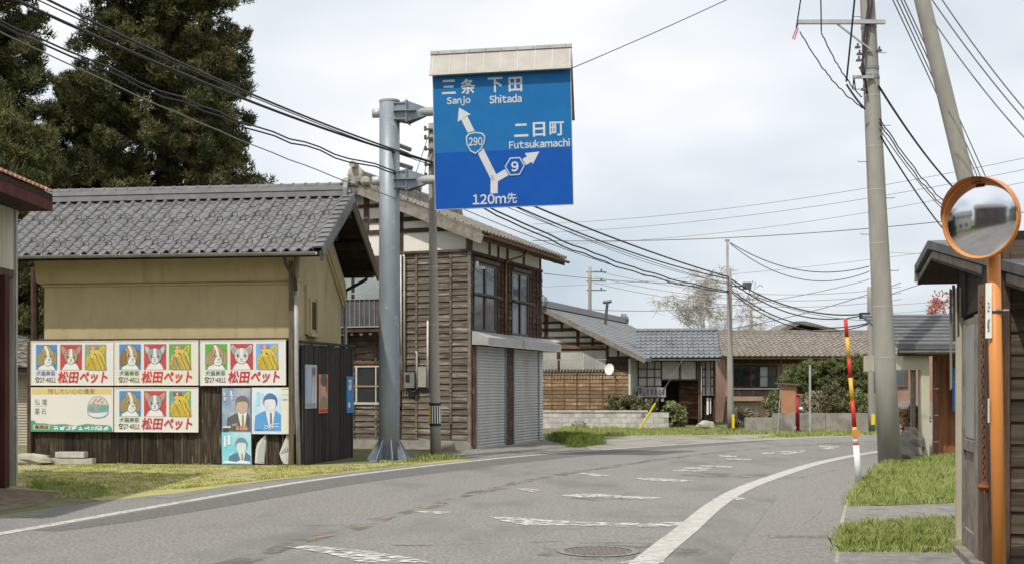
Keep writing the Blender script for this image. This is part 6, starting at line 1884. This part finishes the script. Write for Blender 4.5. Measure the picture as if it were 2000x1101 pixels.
b3 = G(1427, 842)
far, at4 = pole('utility_pole', 'distant concrete pole with thin pipe on top beside the tiled entrance wing', b3, (P(1424, 524, b3[1]).x, b3[1], P(1424, 524, b3[1]).z), .125, .085)
zt = P(1424, 524, b3[1]).z; dx = P(1424, 524, b3[1]).x - b3[0]
mb = MB(); mb.tube([(dx - .06, 0, zt - .5), (dx - .06, 0, zt + 1.0)], .045, n=8); mb.build('top_pipe', M['galv_light'], far); part('pipe_head', M['galv'], far, (dx - .14, dx + .02, -.04, .04, zt + .96, zt + 1.03))
c, r = at4(.55); mb = MB(); mb.box(c.x + r * .2, c.x + r * 1.02, -r * 1.06, -r * .5, .12, .62); mb.build('yellow_guard', M['yellow_bright'], far)
mb = MB(); mb.box(dx + .5, dx + .78, -.1, .1, zt - .75, zt - .5); mb.box(dx, dx + .5, -.03, .03, zt - .66, zt - .62); mb.build('junction_box', M['steel_dark'], far)

b4 = (P(1703, 850, 42.6).x, 42.6)
far2, at5 = pole('utility_pole', 'distant pole with black junction box half hidden behind the thick pole', b4, (P(1698, 560, 42.6).x, 42.6, P(1698, 560, 42.6).z), .12, .08)
c, r = at5(3.9); mb = MB(); mb.box(c.x - .34, c.x - .03, -.12, .12, P(1698, 622, 42.6).z, P(1698, 610, 42.6).z); mb.build('junction_box', M['black'], far2)
c, r = at5(.5); mb = MB(); mb.box(c.x - .05, c.x + .07, -.14, -.09, .3, .66); mb.build('yellow_guard', M['yellow_bright'], far2)

def tiny_pole(px, top, bot, d, label):
    p0_, p1_ = P(px, top, d), P(px, bot, d)
    e, a_ = pole('utility_pole', label, (p1_.x, d), (p0_.x, d, p0_.z), .13, .10, n=10)
    for i in range(3):
        z = p0_.z - .35 - i * .55
        mb = MB(); mb.box(-.2, 1.0, -.04, .04, z, z + .06); mb.tube([(.7, 0, z + .06), (.7, 0, z + .2)], .05, n=6); mb.build('cross_arm', M['steel_dark'], e)
tiny_pole(1152, 521, 800, 75, 'thin far pole with three short arms behind the grey roof')
tiny_pole(1467, 596, 800, 90, 'thin far pole right of the bare tree')

# ================================================================== SNOW POLE
sp0 = G(1678, 943)
sp = thing('snow_pole', 'red and yellow banded snow pole with orange disc and white foot', 'snow pole', (sp0[0], sp0[1], 0))
spd = sp0[1]
def spt(py):
    px = 1678 - 27 * (943 - py) / 325.0
    return P(px, py, spd) - Vector((sp0[0], sp0[1], 0))
for (a, b, r_, m_, nm) in ((944, 868, .052, 'white_paint', 'foot'), (868, 865, .053, 'red_paint', 'ring'), (865, 851, .05, 'white_paint', 'foot'), (851, 833, .036, 'yellow_paint', 'band'), (833, 781, .036, 'red_paint', 'band'), (781, 737, .035, 'yellow_paint', 'band'), (737, 699, .034, 'red_paint', 'band'), (699, 658, .033, 'yellow_paint', 'band'), (658, 622, .032, 'red_paint', 'band'), (622, 618, .03, 'white_paint', 'tip')):
    mb = MB(); mb.tube([spt(a), spt(b)], r_, n=12); mb.build(nm, M[m_], sp, True)
c = spt(845)
mb = MB(); mb.tube([c + Vector((0, -.065, 0)), c + Vector((0, -.04, 0))], .07, n=20); mb.build('reflector_disc', M['orange'], sp)

# ================================================================== SMALL STREET THINGS IN FRONT OF THE GARDEN WALL
hx, hy = G(1557, 845)
hy_ = thing('fire_hydrant', 'red hydrant pillar beside the wooden hose box', 'hydrant', (hx, hy, 0))
mb = MB(); mb.tube([(0, 0, .12), (0, 0, 1.28)], .085, n=12); mb.tube([(0, 0, 1.28), (0, 0, 1.36)], [.095, .05], n=12); mb.build('pillar', M['red_dark'], hy_, True)
mb = MB(); mb.tube([(0, 0, 0), (0, 0, .12)], .13, n=12); mb.build('foot_flange', M['red_dark'], hy_)
mb = MB(); mb.tube([(.05, -.05, .85), (.17, -.06, .85)], .05, n=8); mb.tube([(-.05, -.05, .2), (-.13, -.06, .18)], .05, n=8); mb.build('outlet', M['white_paint'], hy_)
bx_, by_ = G(1545, 847)
wb = thing('hose_box', 'tall tan wooden box with slanted lid on thin metal legs', 'box', (bx_ - .12, by_, 0), R(-20))
part('body', mat('box_wood', (.40, .20, .11), (.34, .17, .09), sc=3, rough=.8), wb, (-.20, .28, -.15, .18, .72, 1.66))
mb = MB(); mb.prism([(-.40, -.28, 1.70), (.42, -.28, 1.66), (.42, -.28, 1.70), (-.40, -.28, 1.75)], (0, .6, 0)); mb.build('lid', M['steel_dark'], wb)
for (x, y, x2) in ((-.32, -.14, -.20), (-.20, .16, -.14), (.20, -.14, .24), (.24, .16, .24)):
    mb = MB(); mb.tube([(x, y, 0), (x2, y, 1.68 if x < 0 else .74)], .018, n=6); mb.build('leg', M['galv_light'], wb)
sx, sy = G(1582, 847)
mb = MB(); mb.tube([(0, 0, 0), (0, 0, 2.35)], .04, n=10); o = mb.build('steel_post', M['galv_light']); o.location = (sx, sy, 0); tag(o, 'plain thin grey steel post before the dark pine', 'post')
# guy wire with yellow guard
gp0, gp1 = Vector((*G(1247, 838), .02)), P(1424, 560, 43.6)
gp0 = Vector((P(1247, 838, 44.5).x, 44.5, .02))
gy = thing('guy_wire', 'slanting guy wire with a yellow guard in front of the block wall', 'guy wire', gp0)
v_ = P(1400, 560, 43.6) - gp0
v_ = P(1340, 690, 44.0) - gp0
mb = MB(); mb.tube([(0, 0, 0), v_ * 1.35], .012, n=5); mb.build('wire', M['cable_grey'], gy)
mb = MB(); mb.tube([v_ * .02, v_ * .36], .035, n=8); mb.build('yellow_guard', M['yellow_bright'], gy)
mb = MB(); mb.tube([v_ * .36, v_ * .58], .024, n=8); mb.build('grey_guard', M['steel_dark'], gy)
# boulder by the pole and rocks by the entrance
rg = random.Random(5)
for (px, py, d, sx_, sy_, sz_, m_, lb) in ((1780, 902, 27.0, .30, .3, .42, 'rock', 'dark boulder between the thick pole and the cream porch posts'), (1380, 842, 45.0, .35, .25, .22, 'rock_pale', 'pale rock at the foot of the entrance steps'), (1130, 838, 46.8, .30, .2, .2, 'rock', 'small dark rock at the foot of the block wall')):
    mb = MB(); mb.sphere((0, 0, sz_ * .7), (sx_, sy_, sz_), 12, 8, jit=.14, rng=rg); o = mb.build('boulder', M[m_]); o.location = (P(px, py, d).x, d, 0); tag(o, lb, 'rock')
# ================================================================== TREES
def cedar(label, base, height, z0, prof, seed, nb, per=16, leaf=.20, gap=None):
    """conifer: trunk, radiating limbs, sprays of foliage hung on the limbs; prof(t) = crown radius"""
    e = thing('cedar_tree', label, 'tree', (base[0], base[1], 0))
    rng = random.Random(seed)
    tr = MB()
    tr.tube([(0, 0, 0), (.1, 0, height * .3), (-.05, .05, height * .65), (0, 0, height)], [.42, .34, .2, .04], n=10)
    limbs = MB()
    cs, rs = [], []
    for i in range(nb):
        t = (i + rng.random()) / nb
        z = z0 + (height - z0) * t
        a = rng.uniform(0, 2 * math.pi)
        L_ = prof(t) * rng.uniform(.80, 1.05)
        droop = rng.uniform(-.30, .10)
        pts = [Vector((0, 0, z))]
        nseg = 5
        for k in range(1, nseg + 1):
            q = k / nseg
            pts.append(Vector((math.cos(a) * L_ * q, math.sin(a) * L_ * q, z + L_ * (droop * q + .32 * q * q))))
        limbs.tube(pts, [.07 * (1 - .8 * k / nseg) for k in range(nseg + 1)], n=4, cap=False)
        for k in range(1, nseg + 1):
            p = pts[k]
            for _ in range(1 if k == 1 else 2 if k < 4 else 3):
                cs.append((p.x + rng.gauss(0, .22), p.y + rng.gauss(0, .22), p.z + rng.gauss(0, .18)))
                rs.append(rng.uniform(.22, .42))
    tr.build('trunk', M['bark'], e, True)
    limbs.build('limbs', M['bark'], e)
    v, f = leaf_cloud(cs, rs, per, leaf, seed, aspect=4.0, up=.7, flat=.8, tri=True)
    link(bpy.data.objects.new('crown', np_mesh('crown', v, f, M['cedar'])), e)
    return e
def prof_main(t): return min(3.35, 3.5 - (t - .26) * 4.65)
cedar('broad dark cedar rising behind the storehouse roof', (P(318, 350, 45).x, 45), 30.0, 3.0, prof_main, 5, 460, per=150, leaf=.048)
cedar('dark cedar cut by the left edge of the photo', (P(-55, 350, 41).x, 41), 25.0, 2.5, lambda t: 3.1 - t * 2.0, 8, 300, per=130, leaf=.048)
cedar('lower dense cedar filling the gap between the two tall cedars', (P(165, 350, 49).x, 49), 13.8, 1.5, lambda t: 3.6 - t * 2.9, 12, 190, per=130, leaf=.050)
cedar('small dark cedar behind the left end of the tiled storehouse', (P(40, 520, 37).x, 37), 9.5, .4, lambda t: 2.6 - t * 1.9, 15, 120, per=120, leaf=.046)

# bare tree in the distance
bt = thing('bare_tree', 'large leafless pale tree beyond the far poles', 'tree', (P(1398, 700, 78).x, 78, 0))
rng = random.Random(19)
mb = MB()
tips = grow(mb, Vector((0, 0, 0)), Vector((0, 0, 1)), 3.2, .22, 6, rng, .55, 3, .26, (3, 3), .74, 7)
mb.build('limbs', M['bark_pale'], bt)
tw_ = MB()
for t in tips[:2200]:
    for _ in range(5):
        d_ = Vector((rng.gauss(0, 1), rng.gauss(0, 1), rng.gauss(-.1, .8))).normalized()
        tw_.tube([t, t + d_ * .22, t + d_ * .45 + Vector((0, 0, -.08))], [.012, .010, .007], n=3, cap=False)
o = tw_.build('twigs', M['bark_pale'], bt); o['kind'] = 'stuff'
hgt = max(t.z for t in tips)
s_ = (P(1390, 522, 78).z) / hgt
bt.scale = (s_ * 1.55, s_ * 1.55, s_)

def shrub(name, label, c, rx, ry, rz_, n, per, leaf, m, seed, z0=.0, stems=True, aspect=2.0, group=None, cat='shrub', flat=1.0):
    e = thing(name, label, cat, (c[0], c[1], 0), 0, group)
    rng = random.Random(seed)
    cs, rs = [], []
    st = MB()
    for i in range(n):
        a = rng.uniform(0, 2 * math.pi); q = rng.random() ** .5; w = rng.uniform(-1, 1)
        k = math.sqrt(max(0, 1 - w * w * .8)) * q
        p = Vector((math.cos(a) * rx * k, math.sin(a) * ry * k, z0 + rz_ + w * rz_ * .85))
        cs.append(p[:]); rs.append(rng.uniform(.5, 1) * min(rx, rz_) * .38)
        if i % 4 == 0: st.tube([(p.x * .15, p.y * .15, 0), (p.x * .5, p.y * .5, p.z * .55), p], [.025, .018, .008], n=4, cap=False)
    if stems: st.build('stems', M['bark'], e)
    v, f = leaf_cloud(cs, rs, per, leaf, seed, aspect=aspect, up=.3, flat=flat)
    link(bpy.data.objects.new('foliage', np_mesh('foliage', v, f, M[m])), e)
    return e

# garden pine: pads of needles on crooked limbs
gp = thing('garden_pine', 'trained dark green pine with layered pads in the walled garden', 'tree', (P(1640, 800, 48).x, 48, 0))
rng = random.Random(77)
tr = MB(); tr.tube([(0, 0, 0), (.15, 0, .7), (-.1, 0, 1.4), (.1, 0, 2.3)], [.13, .11, .09, .05], n=8); tr.build('trunk', M['bark'], gp, True)
lm_, cs, rs = MB(), [], []
for (dx, z, w) in ((-1.75, 1.75, .55), (-1.35, 2.15, .75), (-.7, 2.45, .75), (-.05, 2.40, .8), (.55, 2.55, .7), (1.0, 2.1, .7), (.6, 1.75, .8), (-.4, 1.85, .9), (-1.1, 1.5, .7), (1.25, 1.6, .5)):
    lm_.tube([(0, 0, z * .6), (dx * .5, 0, z * .85), (dx, 0, z - .1)], [.06, .045, .02], n=5, cap=False)
    for _ in range(26):
        a = rng.uniform(0, 6.283); q = rng.random() ** .5 * w
        cs.append((dx + math.cos(a) * q, math.sin(a) * q * .8, z + rng.gauss(0, .10))); rs.append(.19)
lm_.build('limbs', M['bark'], gp)
v, f = leaf_cloud(cs, rs, 70, .05, 78, aspect=3.6, up=.9, flat=.8, tri=True)
link(bpy.data.objects.new('needles', np_mesh('needles', v, f, M['pine'])), gp)

shrub('garden_shrub', 'flowering camellia shrub at the left end of the garden wall', (P(1520, 800, 46).x, 46), .55, .5, .55, 60, 62, 0.062, 'shrub_green', 41, .35)
shrub('garden_shrub', 'brown dry bush under the pine in the walled garden', (P(1600, 790, 46.5).x, 46.5), .9, .6, .55, 70, 62, 0.056, 'shrub_dry', 42, .3)
shrub('garden_shrub', 'rounded green bush under the right side of the pine', (P(1668, 790, 46).x, 46), .65, .5, .6, 70, 67, 0.053, 'shrub_green', 43, .3)
shrub('garden_shrub', 'pale green sapling bush in the middle of the walled garden', (P(1625, 780, 45.6).x, 45.6), .5, .4, .55, 40, 48, 0.050, 'shrub_olive', 44, .7)
shrub('dry_bush', 'dry olive weeds beside the distant pole with the pipe', (P(1452, 820, 45).x, 45), .6, .5, .42, 50, 57, 0.056, 'shrub_dry', 45, .0)
shrub('hedge_bush', 'olive brown bush spilling over the block wall', (P(1225, 800, 48.8).x, 48.8), 1.15, .6, .48, 90, 67, 0.062, 'shrub_olive', 46, .30)
shrub('hedge_bush', 'dark green bush at the right end of the block wall', (P(1318, 820, 48.2).x, 48.2), .5, .5, .5, 55, 62, 0.068, 'shrub_green', 47, .0)
shrub('flower_bush', 'small orange flowering bush behind the boulder', (P(1772, 820, 29.5).x, 29.5), .40, .3, .34, 45, 52, 0.037, 'flower', 48, .42)
shrub('flower_bush', 'leafy green bush beside the orange flowers', (P(1790, 822, 29.2).x, 29.2), .26, .3, .36, 40, 52, 0.043, 'shrub_green', 49, .45)
mp = shrub('maple_tree', 'reddish maple crown showing over the ribbed metal roof', (P(1850, 600, 55).x, 55), 1.1, 1.1, .85, 34, 40, 0.075, 'maple', 50, 4.35, cat='tree')

# ================================================================== OVERHEAD CABLES
def wire(a, b, sag, r, m, label, group='overhead cables', wob=0.0, seed=1, n=28):
    a, b = Vector(a), Vector(b)
    rg = random.Random(seed)
    pts = []
    for i in range(n + 1):
        t = i / n
        p = a.lerp(b, t); p.z -= sag * 4 * t * (1 - t)
        if wob and 0 < i < n: p += Vector((0, 0, rg.uniform(-wob, wob)))
        pts.append(p)
    mb = MB(); mb.tube(pts, r, n=5)
    o = mb.build('cable', M[m], None, True)
    return tag(o, label, 'cable', group)
dA = b2[1]
L1 = 'black cable crossing in front of the cedars to the slim pole'
# left bundle, cables come from a pole near the camera on the left
for (s, e_, sag, r, m_, wob, lb) in (
    ((-160, -128), (848, 318), .22, .020, 'cable', 0, 'topmost black cable running down from the cedars to the slim pole'),
    ((-220, -120), (846, 318), .25, .026, 'cable', 0, 'thick second black cable before the cedars, below the topmost'),
    ((-190, -128), (846, 324), .18, .011, 'cable', 0, 'thin wire lashed along the thick second cable'),
    ((-220, -62), (848, 352), .28, .016, 'cable', .03, 'third wavy black cable before the cedars'),
    ((-210, -50), (848, 356), .30, .016, 'cable', .035, 'fourth wavy black cable before the cedars'),
    ((-230, -50), (850, 412), .22, .011, 'cable_grey', .01, 'lowest thin grey wire before the cedars')):
    wire(P(*s, 15.5), P(*e_, dA), sag, r, m_, lb, wob=wob)
# grey sleeves where the cables pass the sign post
for (px0, py0, px1, py1, nn_) in ((776, 283, 802, 293, 'uppermost grey cable sleeve beside the sign post'), (768, 291, 797, 303, 'second grey cable sleeve beside the sign post'), (776, 320, 805, 329, 'third grey cable sleeve beside the sign post'), (796, 361, 821, 371, 'lowest grey cable sleeve beside the sign post')):
    mb = MB(); mb.tube([P(px0, py0, 26.9), P(px1, py1, 27.1)], .05, n=8); tag(mb.build('cable_sleeve', M['pvc_grey']), nn_, 'sleeve', 'grey cable sleeves at the sign post')
# slim pole to distant pole
dB = b3[1]
for (s, e_, sag, r, wob, lb) in (
    ((850, 318), (1424, 541), .18, .026, 0, 'thick black cable from behind the sign to the distant pole'),
    ((850, 330), (1424, 545), .30, .022, .0, 'black cable just under the thick one, right of the sign'),
    ((850, 322), (1424, 552), .42, .008, 0, 'thin wire sagging under the right-hand cables'),
    ((850, 352), (1424, 568), .38, .022, .02, 'upper wavy cable of the lower pair right of the sign'),
    ((850, 358), (1424, 570), .46, .020, .03, 'lower wavy cable of the lower pair right of the sign'),
    ((850, 345), (1440, 560), .20, .010, 0, 'thin black wire between the two cable pairs'),
    ((850, 385), (1424, 572), .30, .010, 0, 'lowest thin wire leaving the sign toward the distant pole')):
    wire(P(*s, dA), P(*e_, dB), sag, r, 'cable', lb, wob=wob)
dC = 42.6
for (s, e_, sag, r, lb) in (
    ((1426, 474), (1698, 520), .55, .016, 'cable from the pipe head swinging toward the thick pole'),
    ((1426, 476), (1698, 530), .75, .014, 'second cable from the pipe head toward the thick pole'),
    ((1428, 545), (1695, 612), .45, .026, 'upper black cable between the two distant poles'),
    ((1428, 550), (1695, 613), .62, .022, 'second black cable between the two distant poles'),
    ((1428, 566), (1697, 630), .62, .022, 'upper sagging cable between the two distant poles'),
    ((1428, 570), (1697, 632), .72, .020, 'lowest sagging cable between the two distant poles'),
    ((1428, 556), (1697, 625), .30, .010, 'thin wire between the two distant poles')):
    wire(P(*s, dB), P(*e_, dC), sag, r, 'cable', lb)
# small slack loops at the distant pole
mb = MB(); mb.tube([P(x_, y_, dB) for x_, y_ in ((1428, 562), (1440, 568), (1448, 585), (1456, 588), (1462, 575), (1470, 548), (1476, 552), (1472, 566), (1484, 556), (1490, 560))], .014, n=5); tag(mb.build('slack_loop', M['cable_grey'], None, True), 'slack cable loops hanging beside the distant pole', 'cable')
# long thin lines across the sky
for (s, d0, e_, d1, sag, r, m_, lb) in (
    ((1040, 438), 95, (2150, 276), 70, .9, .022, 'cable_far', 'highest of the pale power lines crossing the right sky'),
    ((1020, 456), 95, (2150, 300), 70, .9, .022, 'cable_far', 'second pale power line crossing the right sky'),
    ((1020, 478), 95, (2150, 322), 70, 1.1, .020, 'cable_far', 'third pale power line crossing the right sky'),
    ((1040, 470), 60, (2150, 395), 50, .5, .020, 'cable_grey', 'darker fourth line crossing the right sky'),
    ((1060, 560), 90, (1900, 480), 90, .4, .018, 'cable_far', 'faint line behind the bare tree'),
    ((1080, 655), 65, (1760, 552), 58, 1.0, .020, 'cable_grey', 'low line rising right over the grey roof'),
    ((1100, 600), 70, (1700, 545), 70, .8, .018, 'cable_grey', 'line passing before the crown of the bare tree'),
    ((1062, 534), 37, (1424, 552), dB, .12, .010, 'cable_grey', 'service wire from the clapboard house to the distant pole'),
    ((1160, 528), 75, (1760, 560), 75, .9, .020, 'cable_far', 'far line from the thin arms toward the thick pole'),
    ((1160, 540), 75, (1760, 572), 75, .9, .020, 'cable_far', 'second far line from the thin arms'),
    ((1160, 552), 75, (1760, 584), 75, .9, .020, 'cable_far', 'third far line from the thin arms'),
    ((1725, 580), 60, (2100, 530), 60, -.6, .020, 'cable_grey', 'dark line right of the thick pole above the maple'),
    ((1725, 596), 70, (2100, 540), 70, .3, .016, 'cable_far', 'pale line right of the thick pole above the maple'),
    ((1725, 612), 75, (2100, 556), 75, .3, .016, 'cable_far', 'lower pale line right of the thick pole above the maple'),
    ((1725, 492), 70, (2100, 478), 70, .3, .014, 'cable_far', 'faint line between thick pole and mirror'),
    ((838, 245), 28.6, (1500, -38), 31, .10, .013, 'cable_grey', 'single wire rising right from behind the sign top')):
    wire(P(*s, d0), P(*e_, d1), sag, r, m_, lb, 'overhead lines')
# cables at the thick pole
dR = bx0[1] - .25
for (s, d0, e_, d1, sag, r, m_, wob, lb) in (
    ((1565, -10), 24.5, (1555, 55), dR, .02, .014, 'cable', .02, 'wavy cable dropping to the tip of the cross-arm'),
    ((1603, -10), 24.5, (1604, 62), dR, .02, .014, 'cable', .03, 'wavy cable dropping to the middle of the cross-arm'),
    ((1670, -10), 24.5, (1653, 160), dR, .02, .020, 'cable', .0, 'thick cable dropping to the small arm'),
    ((1562, 62), dR, (1688, 212), dR, .20, .013, 'cable', .02, 'cable sagging from the cross-arm tip to the thick pole'),
    ((1604, 64), dR, (1684, 190), dR, .14, .013, 'cable', .02, 'cable sagging from mid cross-arm to the thick pole'),
    ((1653, 165), dR, (1690, 214), dR, .03, .022, 'cable', .0, 'thick short cable from the small arm to the thick pole'),
    ((1716, 168), dR, (1905, 405), 36, .25, .024, 'cable', .0, 'thick cable leaving the thick pole toward the mirror'),
    ((1718, 232), dR, (1905, 440), 36, .30, .014, 'cable', .03, 'wavy cable leaving the thick pole toward the mirror'),
    ((1718, 240), dR, (1905, 452), 36, .30, .014, 'cable', .03, 'second wavy cable leaving the thick pole toward the mirror'),
    ((1718, 252), dR, (1905, 462), 36, .25, .011, 'cable', .0, 'thin cable under the wavy pair at the thick pole'),
    ((1720, 266), dR, (1905, 512), 36, .25, .018, 'cable', .0, 'lowest cable leaving the thick pole toward the shed roof'),
    ((1738, -12), 24, (1940, 430), 34, -.05, .012, 'cable_grey', 0, 'first of the four parallel wires left of the leaning pole'),
    ((1746, -12), 24, (1946, 430), 34, -.05, .012, 'cable_grey', 0, 'second of the four parallel wires left of the leaning pole'),
    ((1754, -12), 24, (1952, 430), 34, -.05, .012, 'cable_grey', 0, 'third of the four parallel wires left of the leaning pole'),
    ((1760, -12), 24, (1958, 420), 34, -.05, .012, 'cable_grey', 0, 'fourth of the four parallel wires left of the leaning pole'),
    ((1812, -12), 23, (2060, 300), 23, .12, .013, 'cable_grey', 0, 'upper middle wire right of the leaning pole'),
    ((1832, -12), 23, (2060, 280), 23, .12, .013, 'cable_grey', 0, 'highest wire right of the leaning pole'),
    ((1822, 40), 23.6, (2060, 330), 23, .15, .013, 'cable_grey', 0, 'lowest wire right of the leaning pole'),
    ((1960, 470), 33, (2060, 530), 33, .05, .016, 'cable', 0, 'dark cable end right of the mirror'),
    ((1955, 480), 33, (2060, 545), 33, .08, .012, 'cable', .02, 'wavy cable end right of the mirror')):
    wire(P(*s, d0), P(*e_, d1), sag, r, m_, lb, 'cables at the thick pole', wob)
# guy lines from the slim pole top down to the sign arm
for (a_, b_, lb) in (((838, 262), (790, 405), 'left thin guy line beside the sign panel'), ((840, 285), (818, 395), 'right thin guy line beside the sign panel')):
    wire(P(*a_, 27.6), P(*b_, 27.4), 0, .009, 'cable_grey', lb, 'thin guy lines')

# ================================================================== HOUSES BEHIND THE CAMERA (they show in the round mirror)
def back_house(label, loc, rz__, w, l, h, wallm, roofm):
    e = thing('street_house', label, 'house', loc, rz__)
    part('wall', M[wallm], e, (0, w, 0, l, 0, h))
    mb = MB(); mb.prism([(-.6, -.6, h), (w / 2, -.6, h + w * .28), (w + .6, -.6, h), (w + .6, -.6, h - .12), (w / 2, -.6, h + w * .28 - .15), (-.6, -.6, h - .12)], (0, l + 1.2, 0)); mb.build('roof', M[roofm], e)
    for i in range(3):
        y_ = l * (.14 + i * .3)
        for z_ in (.9, 3.4):
            if z_ + 1.2 < h:
                fr_ = part('window', M['alu'], e, (-.04, -.005, y_, y_ + 1.5, z_, z_ + 1.2)); part('pane', M['glass'], fr_, (-.05, -.041, y_ + .06, y_ + 1.44, z_ + .06, z_ + 1.14))
                fr_ = part('window', M['alu'], e, (w + .005, w + .04, y_, y_ + 1.5, z_, z_ + 1.2)); part('pane', M['glass'], fr_, (w + .041, w + .05, y_ + .06, y_ + 1.44, z_ + .06, z_ + 1.14))
back_house('dark boarded two storey house behind the viewer on the left', (-21, -9, 0), R(12), 9, 13, 6.4, 'clap', 'kawara_old')
back_house('pale plastered house behind the viewer on the right', (6.2, -12, 0), R(8), 7, 10, 5.2, 'plaster_far', 'kawara_old')
back_house('ochre plastered house farther back along the road', (-12, -42, 0), R(14), 8, 11, 5.4, 'ochre', 'kawara')
back_house('grey boarded house across the road behind the viewer', (-17, -27, 0), R(14), 8, 11, 5.8, 'timber_grey', 'slate')
back_house('long low plastered house left of the viewer', (-24, 6, 0), R(8), 8, 9, 4.6, 'plaster', 'kawara')
e_, _ = pole('utility_pole', 'concrete pole behind the viewer beside the road', (-8.8, -6), (-8.8, -6, 10.5), .19, .11)
